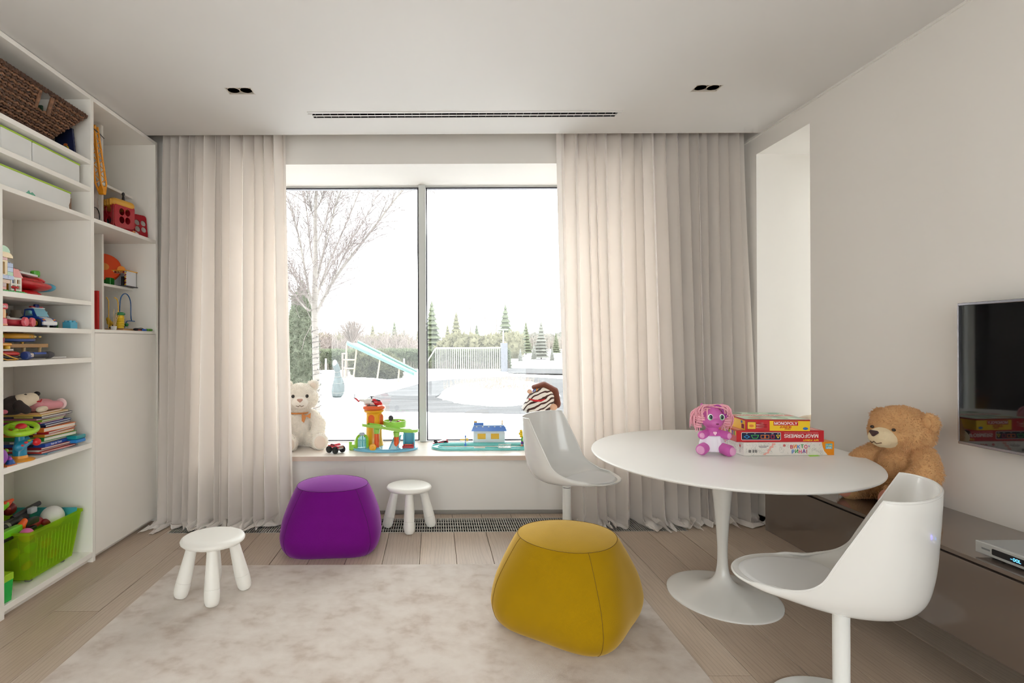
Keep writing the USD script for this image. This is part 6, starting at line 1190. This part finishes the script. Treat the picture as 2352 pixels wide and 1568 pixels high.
part(stt, 'column', lathe([(.031, .026), (.030, .07), (.024, .085), (.020, .12), (.016, .15)], 36), TB_, 40)
part(stt, 'dashboard', soft([[((.03, -.045, .075), (.020, .026, .020)), ((.015, .02, .09), (.032, .034, .018))], [((.0, .03, .10), (.028, .025, .016)), ((-.01, .05, .105), (.02, .02, .015))]], .007, 4), TB_, True)
W0 = mv(tube([(.066 * math.cos(a), .066 * math.sin(a), 0) for a in np.linspace(0, 2 * PI, 49)[:-1]], .0135, 12, closed=True), (0.01, -.008, .160), ry=12, rx=-0).apply_transform(np.eye(4)); 
def tilt(m): return mv(m, (.012, -.006, .162), rx=14, ry=10)
sw = part(stt, 'wheel', J([tilt(tube([(.066 * math.cos(a), .066 * math.sin(a), 0) for a in np.linspace(0, 2 * PI, 49)[:-1]], .0135, 12, closed=True)), tilt(rod((-.06, 0, 0), (.06, 0, 0), .012)), tilt(rod((0, -.06, 0), (0, .0, 0), .012)), tilt(lathe([(.034, -.012), (.034, .006), (.028, .010)], 28))]), P((160, 206, 40)), 40)
part(sw, 'horn_button', tilt(ell((0, 0, .010), (.026, .026, .016), 2)), P((206, 30, 40)), True, label='red horn button')
part(stt, 'gear_knob', ell((.052, .048, .086), .0195, 3), P((214, 26, 36)), True, label='red ball knob'); part(stt, 'gear_lever', rod((.02, .035, .088), (.05, .047, .086), .007), TB_)
for k, (o, c_) in enumerate((((.043, -.045, .083), (206, 40, 50)), ((.045, -.018, .094), (206, 40, 50)), ((.044, .006, .1), (150, 170, 40)))): part(stt, 'button', ell(o, (.009, .010, .006), 2), P(c_), True)
pu = thing('purple_ball_toy', 'glossy purple round toy with a green knob at the left post', 'toy', loc=(-2.095, 2.716, zA)); part(pu, 'body', ell((0, 0, .047), (.04, .032, .042), 3), P((156, 84, 186)), True); part(pu, 'knob', ell((0.01, .035, .070), (.012, .010, .010), 2), P((130, 190, 60)), True); part(pu, 'tray', bx(-.02, .05, -.01, .055, 0, .004, .001), P((226, 120, 40)), False)
bp = thing('blue_beaker_toy', 'small blue ribbed cup toy with a purple stem beside the purple ball toy', 'toy', loc=(-2.075, 2.765, zA)); part(bp, 'cup', lathe([(.020, 0), (.021, .006), (.013, .024), (.0, .025)], 24), P((30, 90, 170)), 40); part(bp, 'stem', rod((0, 0, .024), (0, -.012, .036), .010), P((170, 90, 200)))
# -- bottom: storage bin with toys
LM = usdkit.material(stage, '/World/Looks/lime_plastic', {'p': ('principled_bsdf', {'base_color': lin((206, 236, 64)), 'roughness': .35, 'coat_weight': .3}), 't': ('translucent_bsdf', {'color': lin((214, 244, 90))}), 'tr': ('transparent_bsdf', {'color': lin((226, 246, 130))}), 'a': ('mix_closure', {'fac': .5}), 'm': ('mix_closure', {'fac': .70})}, [('p.BSDF', 'a.closure1'), ('t.BSDF', 'a.closure2'), ('a.closure', 'm.closure1'), ('tr.BSDF', 'm.closure2')], surface='m.closure')
bn = thing('toy_bin', 'big translucent lime plastic bin full of toys on the lowest shelf', 'storage bin', loc=(-2.285, 3.09, z0))
bxs = lambda t: (-2.485 - .0 * t, -2.098 + .022 * t, 2.925 - .028 * t, 3.265 + .055 * t)
def loftbox(t0, t1, inset=0.):
    V = []
    for t in (t0, t1):
        x0, x1, y0, y1 = bxs(t); V += [(x0 + inset, y0 + inset, z0 + .018 + .245 * t), (x1 - inset, y0 + inset, z0 + .018 + .245 * t), (x1 - inset, y1 - inset, z0 + .018 + .245 * t), (x0 + inset, y1 - inset, z0 + .018 + .245 * t)]
    return V
A_, B_ = loftbox(0, 1), loftbox(.02, 1, .004); V = np.array(A_ + B_); Fq = []
for k in range(4): j = (k + 1) % 4; Fq += [(k, j, 4 + j), (k, 4 + j, 4 + k), (8 + k, 12 + j, 8 + j), (8 + k, 12 + k, 12 + j), (4 + k, 4 + j, 12 + j), (4 + k, 12 + j, 12 + k)]
Fq += [(0, 2, 1), (0, 3, 2), (8, 9, 10), (8, 10, 11)]
part(bn, 'body', trimesh.Trimesh(V, Fq, process=False), LM, False, w=True)
x0, x1, y0, y1 = bxs(1); zr = z0 + .263
rim = prism(rrect(x0 - .008, x1 + .010, y0 - .010, y1 + .012, .02).difference(rrect(x0 + .004, x1 - .004, y0 + .004, y1 - .004, .015)), .012, 'xy', zr - .004); part(bn, 'rim', rim, LM, False, w=True)
ribs = []
for y in np.linspace(2.965, 3.235, 11): ribs.append(part(bn, 'rib', rod((bxs(.08)[1] + .001, y, z0 + .04), (bxs(.85)[1] + .001, y + .01 * (y - 3.1) * 5, z0 + .225), .0022, n=6), LM, True, w=True))
for x in (-2.14, -2.19, -2.24, -2.30): part(bn, 'rib', rod((x, bxs(.08)[2] - .001, z0 + .04), (x, bxs(.85)[2] - .001, z0 + .225), .0022, n=6), LM, True, w=True)
for x, y in ((-2.13, 2.96), (-2.13, 3.22), (-2.44, 2.96), (-2.44, 3.22)): part(bn, 'caster', lathe([(.014, 0), (.018, .004), (.018, .014), (.012, .018)], 16, loc=(x, y, z0)), M((120, 116, 116), .5), 40, w=True)
part(bn, 'blue_divider', bx(x0 + .02, x1 - .015, 3.300, 3.305, z0 + .16, zr + .022, .001), P((70, 176, 196)), False, label='turquoise end panel', w=True)
def inbin(name, label, cat, mesh_mats, at_): 
    t = thing(name, label, cat, 'toys in the lime bin', at_)
    for nm, m, mt_ in mesh_mats: part(t, nm, m, mt_, 40)
    return t
inbin('white_ball', 'big white ball in the lime bin', 'ball', [('ball', ell((0, 0, 0), .060, 3), M((226, 224, 218), .4)), ('ring_line', tube([(0.0605 * math.cos(a), .0605 * math.sin(a) * .5, .0605 * math.sin(a) * .866) for a in np.linspace(0, 2 * PI, 40)[:-1]], .0012, 5, closed=True), M((196, 192, 186), .5))], (-2.175, 3.215, zr - .005))
inbin('pink_ball', 'pink ball in the front corner of the lime bin', 'ball', [('ball', ell((0, 0, 0), .036, 3), P((232, 110, 180)))], (-2.135, 2.955, zr - .022))
inbin('red_ball', 'dark red ball at the back of the lime bin', 'ball', [('ball', ell((0, 0, 0), .036, 3), P((140, 20, 34))), ('emblem', ell((.02, -.028, .008), (.012, .006, .009), 1), P((226, 90, 90)))], (-2.38, 3.16, zr + .055))
GN = M((52, 54, 50), .4)
inbin('grey_toy_blaster', 'long dark grey toy blaster lying across the top of the lime bin', 'toy blaster', [('barrel', tube([(0, -.20, .0), (0, .02, .022)], .017, 14), GN), ('grip_band', tube([(0, -.15, .0055), (0, -.135, .0075)], .020, 14), M((110, 170, 60), .4)), ('grip_band', tube([(0, -.09, .011), (0, -.07, .013)], .0195, 14), M((150, 150, 130), .4)), ('muzzle', tube([(-.03, .0, .03), (-.028, .12, .048), (-.025, .20, .056)], .013, 12), M((70, 68, 70), .25, metal=.5)), ('light_clip', rbx(-.015, .012, .085, .135, .026, .058, .006), M((186, 188, 196), .35)), ('frame', rbx(-.036, -.012, -.2, .11, -.01, .035, .008), GN)], (-2.235, 3.03, zr + .012))
inbin('green_toy_blaster', 'bright green and orange toy blaster in the front of the lime bin', 'toy blaster', [('body', rbx(-.02, .02, -.16, .0, -.022, .018, .008), P((120, 214, 40))), ('orange_tip', soft([[((0, .01, .005), (.02, .02, .02)), ((.0, .035, .02), (.016, .014, .018))], [((0, .03, .01), .014), ((0, .02, -.022), .010)]], .007, 3), P((250, 100, 30))), ('black_frame', rbx(-.024, .024, -.16, .10, -.036, -.018, .006), BLACK), ('black_barrel', rbx(-.016, .016, .03, .13, -.01, .022, .006), M((30, 30, 32), .4))], (-2.185, 2.945 + .03, zr + .012))
inbin('red_blue_figure', 'red and blue toy figure among the toys in the lime bin', 'toy figure', [('torso', soft([[((0, -.06, 0), .026), ((0, .05, .01), .022)]], .008, 3), P((150, 26, 40))), ('arm', soft([[((-.02, -.10, -.005), .014), ((.01, -.02, .012), .012)]], .008, 3), P((30, 40, 100))), ('leg', soft([[((0, .05, .012), .015), ((-.02, .11, .02), .012)]], .008, 3), P((40, 50, 120))), ('boot', soft([[((.03, .05, .005), .018), ((.045, .075, .0), .014)]], .008, 3), P((120, 16, 30)))], (-2.205, 3.10, zr - .02))
for k, (x, y, z, r, c_) in enumerate(((-2.15, 2.98, .07, .030, (240, 130, 60)), (-2.14, 3.07, .05, .026, (170, 220, 40)), (-2.15, 3.18, .06, .034, (236, 150, 50)), (-2.145, 3.12, .14, .034, (250, 170, 60)), (-2.15, 3.21, .15, .030, (160, 220, 50)), (-2.22, 2.97, .13, .04, (236, 180, 50)), (-2.16, 3.02, .15, .034, (90, 190, 90)), (-2.3, 3.0, .1, .05, (200, 90, 60)), (-2.30, 3.15, .12, .07, (60, 60, 80)))):
    inbin('bin_toy', ('orange toy low in the front corner of the lime bin', 'yellow-green toy at the bottom front of the lime bin', 'amber toy near the right end of the lime bin', 'orange-yellow toy half way up the front of the lime bin', 'green toy near the right end of the lime bin', 'yellow toy at the near end of the lime bin', 'green toy half way up near the front corner of the lime bin', 'brick red toy deep inside the lime bin', 'dark toy deep inside the lime bin')[k], 'toy', [('body', soft([[((0, -r * .4, 0), (r * .7, r * .7, r * .6)), ((0, r * .5, r * .2), (r * .6, r * .5, r * .55))]], .009, 3), P(c_))], (x, y, z0 + z))
gw = thing('orange_water_toy', 'green water pistol with an orange nozzle sticking up left of the lime bin', 'water pistol', loc=(-2.25, 2.955, .44)); part(gw, 'body', soft([[((-.02, -.03, .0), (.02, .03, .03)), ((.0, .01, .02), (.015, .02, .02))]], .007, 3), P((130, 214, 40)), True); part(gw, 'nozzle', soft([[((0, .0, .028), .012), ((0, .055, .032), .009)], [((0, .02, .01), .010), ((0, .05, .03), .008)]], .006, 3), P((250, 90, 30)), True); part(gw, 'handle', rod((-.025, -.03, -.02), (-.03, -.03, -.20), .016), P((130, 214, 40)))
yt_ = thing('yellow_tube_toy', 'yellow and red toy tube standing between the left post and the lime bin', 'toy', loc=(-2.17, 2.735, z0)); part(yt_, 'tube', tube([(0, -.01, .01), (0, .0, .16), (0, .012, .20)], .034, 20), P((250, 190, 40)), 40); part(yt_, 'red_end', mv(lathe([(.030, 0), (.030, .006), (.0, .007)], 24), (.026, .022, .115), ry=70, rz=20), P((230, 40, 40)), 40); part(yt_, 'green_ring', mv(lathe([(.034, 0), (.038, .004), (.034, .010), (.029, .006)], 24), (.026, .022, .111), ry=70, rz=20), P((160, 220, 60)), 40)
gbx = thing('green_lidded_box', 'bright green box with a lime lid in front of the lime bin', 'storage box', loc=(-2.10, 2.715, z0)); V = [(x * k, y * k, z) for z, k in ((0, .88), (.10, 1.)) for x in (-.048, .048) for y in (-.034, .034)]; part(gbx, 'box', trimesh.Trimesh(V).convex_hull, P((0, 186, 70)), False); part(gbx, 'lid', bx(-.051, .051, -.036, .037, .10, .135, .003), P((160, 206, 30)), 40)
# -- corner cabinet, upper cell
zu = 2.0566
cb = thing('toy_crane', 'yellow lattice boom of a toy crane leaning in the upper corner cabinet', 'toy crane', loc=(-2.25, 3.50, zu))
OR = P((246, 162, 30))
e0, e1 = np.array([-2.115, 3.545, 2.66]), np.array([-2.105, 3.625, 2.258]); d = e1 - e0; nL = np.array([0, -d[2], d[1]]); nL /= np.linalg.norm(nL); nL *= .030; bk_ = np.array([-.035, 0, 0])
ch = []
for s in (-1, 1):
    for q in (0, 1): p0_, p1_ = e0 + s * nL * .6 + q * bk_, e1 - d * .16 + s * nL + q * bk_; part(cb, 'chord', tube([p0_, p1_, e1 + q * bk_], .0055, 6), OR, True, w=True)
lt = []
for q in (0, 1):
    for k in range(12):
        a0, a1 = .0 + k * .07, .07 + k * .07; w0, w1 = .6 + .4 * a0, .6 + .4 * a1; s = 1 if k % 2 else -1
        lt.append(tube([e0 + d * a0 + s * nL * w0 + q * bk_, e0 + d * a1 - s * nL * w1 + q * bk_], .0028, 5))
part(cb, 'lattice', J(lt), OR, True, kind='stuff', w=True); part(cb, 'boom_tip', prism([(-.03, 0), (.03, 0), (.012, -.055), (-.008, -.055)], .04, 'yz', -.02).apply_translation(e1 - d * .13 + [-.0175, 0, 0]) if False else bx(e1[0] - .036, e1[0] + .004, e1[1] - .02, e1[1] + .012, e1[2] - .004, e1[2] + .05, .006), OR, False, w=True)
part(cb, 'mast', bx(-2.32, -2.27, 3.47, 3.53, zu + .03, 2.68, .004), OR, False, w=True); part(cb, 'undercarriage', bx(-2.38, -2.17, 3.42, 3.56, zu, zu + .05, .006), DARK, False, w=True); part(cb, 'arm', rod((-2.295, 3.50, 2.66), tuple(e0), .012), OR, w=True)
part(cb, 'cable', tube([sx(216, 296, -2.09), sx(228, 306, -2.12), sx(239, 318, -2.19)], .003, 6), BLACK, True, w=True, label='black cable')
pg = thing('clear_toy_bag', 'crumpled clear bag of small beige toys beside the crane boom', 'bag', loc=(-2.20, 3.64, zu)); cv_ = M((226, 214, 206), .12, trans=.6, coat=.4)
m = soft([[((0, -.01, .12), (.04, .03, .06)), ((0, 0, .26), (.04, .028, .05))], [((0, -.01, .30), (.03, .02, .03)), ((.01, 0, .33), (.015, .012, .01))], [((0, -.01, .12), (.04, .03, .06)), ((0, 0, .02), (.05, .035, .02))]], .010, 2, .010, 40, 4); part(pg, 'bag', m, cv_, 20)
for k in range(6): part(pg, 'toy_piece', ell((.03 * math.sin(k * 2.1), .018 * math.cos(k * 1.7), .06 + .045 * k), (.014, .012, .016), 1), M([(150, 120, 104), (196, 160, 130), (110, 86, 80)][k % 3], .4), True)
solo('cord_ring', tube([(-2.15, 3.595 + .045 * math.cos(a), zu + .058 + .052 * math.sin(a)) for a in np.linspace(0, 2 * PI, 37)[:-1]], .003, 6, closed=True), BLACK, 'thin black cord ring standing below the crane boom', 'cord')
def partS(p, nm, m, mt_, sm=35, q=None, **k): return part(p, nm, mv(m, s=KS), mt_, sm, **k)
KS = (1.12, 1.12, 1.42)
fv = thing('red_toy_cage', 'red toy lift cage with round windows and a yellow roof in the upper corner cabinet', 'toy cabin', loc=(-2.155, 3.885, zu), rz=-24)
RD = P((176, 26, 40))
def clover(w, h, r): 
    p = rrect(0, w, 0, h, .02)
    for x in (-1, 1):
        for z in (-1, 1): p = p.difference(sa.scale(circ(w / 2 + x * r * 1.12, h / 2 + z * r * 1.12, r), 1, 1))
    return p
partS(fv, 'front_panel', prism(clover(.145, .115, .023), .006, 'xz', -.075).apply_translation([-.10, 0, .02]), RD, False); partS(fv, 'side_panel', mv(prism(clover(.13, .115, .017), .006, 'xz', -.003), (.045, -.07, .02), rz=88), RD, False)
partS(fv, 'floor', rbx(-.10, .045, -.075, .06, .004, .024, .008), RD, 40); partS(fv, 'back_panel', bx(-.10, .045, .055, .06, .02, .13), RD, False); partS(fv, 'far_panel', bx(-.10, -.095, -.07, .06, .02, .13), RD, False)
partS(fv, 'roof', soft([[((-.10, -.05, .135), (.03, .04, .022)), ((.02, -.05, .14), (.035, .04, .022)), ((-.10, .04, .135), (.03, .03, .022)), ((.03, .04, .135), (.03, .03, .02))]], .009, 4), P((226, 166, 60)), True, label='yellow roof')
for k in range(7): partS(fv, 'roof_rib', rbx(-.115 + k * .024, -.103 + k * .024, -.095, -.086, .122, .150, .003), P((226, 166, 60)), 40)
partS(fv, 'black_knob', J([lathe([(.010, .155), (.006, .175), (.006, .18)], 12, loc=(.03, 0, 0)), ell((.03, 0, .187), .009, 2)]), BLACK, 40)
partS(fv, 'riders', J([ell((-.06, -.04, .05), (.012, .012, .02), 1), ell((-.03, -.03, .06), (.014, .012, .02), 1), ell((.0, -.045, .045), (.012, .012, .016), 1)]), M((60, 56, 70), .5), True, kind='stuff')
fd = thing('red_toy_door', 'loose red clover-window panel leaning beside the red toy cage', 'toy panel', loc=(-2.13, 4.03, zu + .008), rz=62); part(fd, 'panel', mv(prism(clover(.10, .165, .021), .008, 'xz', -.004), rx=-8), RD, False)
fw = thing('tiny_figure', 'tiny orange and white figure lying in front of the red clover panel', 'toy figure', loc=(-2.075, 3.93, zu)); part(fw, 'body', soft([[((0, 0, .012), .010), ((0, .03, .010), .008)]], .004, 2), P((236, 230, 226)), True); part(fw, 'head', ell((0, -.018, .013), .010, 2), P((226, 140, 70)), True)
pn_ = thing('blue_pen', 'dark blue pen lying at the right end of the upper corner shelf', 'pen', loc=(-2.08, 4.06, zu)); part(pn_, 'barrel', rod((0, -.05, .0055), (.0, .05, .0055), .005, n=10), P((24, 30, 80))); part(pn_, 'tip', rod((0, .05, .0055), (0, .062, .0055), .005, .001, 8), BLACK)
# -- corner cabinet, middle cell
zs_, zq = 1.7066, 1.3891
sp_ = thing('orange_spinner_toy', 'orange and yellow ring toy behind the toy garage house on the small corner shelf', 'toy', loc=(-2.325, 3.985, zs_))
Ro = P((240, 84, 36))
def tl(m): return mv(m, (0, 0, .13), rx=62, rz=40, s=1.25)
part(sp_, 'ring', tl(lathe([(.072, -.012), (.085, -.016), (.088, 0), (.085, .016), (.072, .012)], 36)), Ro, 40); part(sp_, 'inner_ring', tl(lathe([(.045, -.008), (.052, -.010), (.052, .010), (.045, .008)], 32)), Ro, 40); part(sp_, 'hub', tl(lathe([(.026, -.01), (.028, 0), (.024, .012), (0, .014)], 24)), P((236, 150, 70)), 40)
part(sp_, 'spoke', J([tl(rod((.05 * math.cos(a), .05 * math.sin(a), 0), (.078 * math.cos(a), .078 * math.sin(a), 0), .005)) for a in (0, 2.1, 4.2)]), Ro); part(sp_, 'paddle', mv(lathe([(.026, -.004), (.028, 0), (.026, .004)], 24), (.10, .04, .12), rx=75, rz=40), P((248, 150, 40)), 40)
part(sp_, 'paddle_arm', rod((.03, .02, .118), (.09, .035, .119), .005), Ro); part(sp_, 'base', lathe([(.05, 0), (.045, .01), (.022, .03), (.02, .06)], 28), P((250, 196, 30)), 40); part(sp_, 'green_block', rbx(.02, .075, -.05, -.0, .0, .055, .006), P((30, 120, 40)), 40)
KS = (1.06, 1.15, 1.08)
gh = thing('toy_wash_house', 'white toy car wash with a yellow roof and striped pillars on the small corner shelf', 'toy house', loc=(-2.19, 4.058, zs_ + .0), rz=0)
partS(gh, 'shell', J([bx(-.075, .015, .062, .066, .004, .10), bx(-.075, -.071, -.055, .066, .004, .10), bx(-.075, .015, -.055, -.051, .084, .10), bx(-.075, .015, -.055, -.051, .004, .006), bx(.011, .015, -.055, .066, .004, .10)]), P((232, 232, 236)), False); partS(gh, 'floor', bx(-.08, .02, -.066, .075, 0, .005), M((60, 60, 66), .5), False); partS(gh, 'roof', bx(-.08, .02, -.062, .073, .100, .106, .001), P((250, 180, 50)), False, label='yellow roof')
for x in (-.070, .010):
    for k in range(7): partS(gh, 'stripe', prism([(-.006, 0), (.006, .006), (.006, .013), (-.006, .007)], .0012, 'xz', -.0565).apply_translation([x, 0, .004 + k * .0125]), P(((246, 190, 40), (150, 40, 30))[k % 2]), False)
partS(gh, 'sign', onto(text_fit('Car Wash', .042, .008, .0006), (-.030, -.0552, .093), (1, 0, 0), (0, 0, 1)), M((250, 226, 120), .4), False); partS(gh, 'sign_board', bx(-.064, .004, -.0556, -.0548, .085, .100), M((130, 40, 30), .5), False); partS(gh, 'brush', J([rod((-.045, .01, .005), (-.045, .01, .07), .01), rod((-.02, .01, .005), (-.02, .01, .07), .01)]), BLACK)
rb = thing('red_board', 'thin red board standing on edge against the divider in the corner cabinet', 'board', loc=(-2.33, 3.745, zq)); part(rb, 'board', bx(-.13, .108, -.010, .010, 0, .262, .0015), M((214, 40, 36), .45), False)
bm_ = thing('bead_maze', 'bead maze with blue and yellow wires on a wooden base', 'bead maze', loc=(-2.20, 3.95, zq))
part(bm_, 'base', bx(-.05, .075, -.085, .115, 0, .016, .002), WD, False)
def arc(pts, r, m): part(bm_, 'wire', tube(np.array(pts) * [1, 1, 1.2], r, 8), m, True, label='blue wire' if m is BW_ else 'yellow wire')
BW_, YW_ = P((30, 90, 150)), P((246, 190, 50))
t = np.linspace(0, PI, 22)
arc(np.vstack([[(.02, -.035, .016), (.02, -.03, .12)], np.c_[np.full(22, .02), .045 - .07 * np.cos(t) + .0, .155 + .065 * np.sin(t)], [(.02, .115, .10), (.02, .118, .075), (.02, .128, .062), (.02, .165, .0615)]]), .0035, BW_)
arc(np.array([(.02, .162, .061), (.02, .10, .062), (.02, .065, .060), (.02, .045, .045), (.02, .03, .016)]), .0035, BW_)
arc(np.vstack([[(.04, -.08, .016), (.04, -.08, .13)], np.c_[np.full(22, .0), -.125 + .04 * np.cos(t) , .155 + .03 * np.sin(t)][:12] + [.04, 0, 0]]), .0032, YW_) 
arc(np.array([(-.03, -.075, .016), (-.03, -.075, .17), (-.03, -.10, .19)]), .0032, YW_)
yb = part(bm_, 'yellow_stack', lathe([(.018, .016)] + [(.026 - .004 * (k % 2), .018 + .0085 * k) for k in range(10)] + [(.020, .108)], 28, loc=(.045, -.065, 0)), P((236, 196, 40)), 30, label='ribbed yellow bead stack'); part(yb, 'green_bead', lathe([(.024, .106), (.030, .112), (.030, .118), (.022, .126), (.0, .127)], 28, loc=(.045, -.065, 0)), P((30, 130, 70)), 40, label='green bead')
part(bm_, 'green_bead', ell((.03, .038, .045), .013, 2), P((30, 130, 70)), True); part(bm_, 'wood_bead', rbx(.0, .03, -.03, .0, .05, .11, .005), WD, 40)
ya_ = thing('yellow_toy_plane', 'yellow toy aeroplane piece behind the ribbed bead stack', 'toy aeroplane', loc=(-2.285, 4.00, zq)); part(ya_, 'fuselage', soft([[((0, -.02, .06), .018), ((0, .05, .045), .010)], [((0, -.04, .085), .012), ((0, -.02, .06), .016)]], .007, 3), P((240, 190, 30)), True); part(ya_, 'wing', rbx(-.01, .01, -.02, .07, .030, .045, .004), P((240, 190, 30)), 40); part(ya_, 'stand', rod((0, 0, 0), (0, 0, .05), .012), BLACK)
rs = thing('black_game_box', 'black game box with white lettering behind the wooden sticks', 'box', loc=(-2.29, 3.86, zq)); part(rs, 'box', bx(-.06, .03, -.03, -.005, 0, .115, .001), M((22, 20, 20), .4), False); part(rs, 'title', onto(text_fit('RACEL!', .062, .014, .0006), (-.012, -.0301, .078), (1, 0, 0), (0, 0, 1)), WHITE, False); part(rs, 'small_print', onto(_ext(sg.box(-.015, -.002, .015, .002), .0006), (-.004, -.0301, .1), (1, 0, 0), (0, 0, 1)), WHITE, False)
sk = thing('stick_bundle', 'bundle of pale wooden sticks in a white cup by the divider', 'sticks', loc=(-2.165, 3.82, zq)); part(sk, 'cup', lathe([(.016, 0), (.02, .03), (.018, .03), (.013, .003)], 20), WHITE, 40)
for k, (dx_, dy_) in enumerate(((-.005, .012), (.006, .035), (.01, .05), (-.01, .045), (0, .028))): part(sk, 'stick', rod((0, 0, .004), (dx_, dy_, .145 - .008 * k), .0022, n=6), WDL, True)
for nm, y, c_, lab in (('red_black_toy_car', 4.03, (30, 28, 32), 'flat black and red toy piece right of the bead maze base'), ):
    t = thing(nm, lab, 'toy', loc=(-2.10, 4.02, zq)); part(t, 'body', soft([[((0, -.035, .012), (.02, .02, .010)), ((0, .03, .014), (.018, .02, .012))]], .005, 3), P(c_), True); part(t, 'red_trim', rbx(.012, .021, -.04, .02, .004, .010, .002), P((196, 60, 40)), 40)
t = thing('blue_marker', 'small blue pen cap on the corner cabinet counter', 'pen cap', loc=(-2.065, 4.03, zq)); part(t, 'cap', rod((0, -.02, .0085), (0, .02, .0085), .008, n=10), P((40, 100, 190)))
t = thing('green_marker', 'short green marker at the right end of the corner cabinet counter', 'marker', loc=(-2.065, 4.095, zq)); part(t, 'barrel', rod((0, -.035, .0095), (0, .025, .0095), .009, n=12), P((90, 170, 40))); part(t, 'cap', rod((0, .025, .0095), (0, .034, .0095), .009, n=12), P((60, 130, 60)))
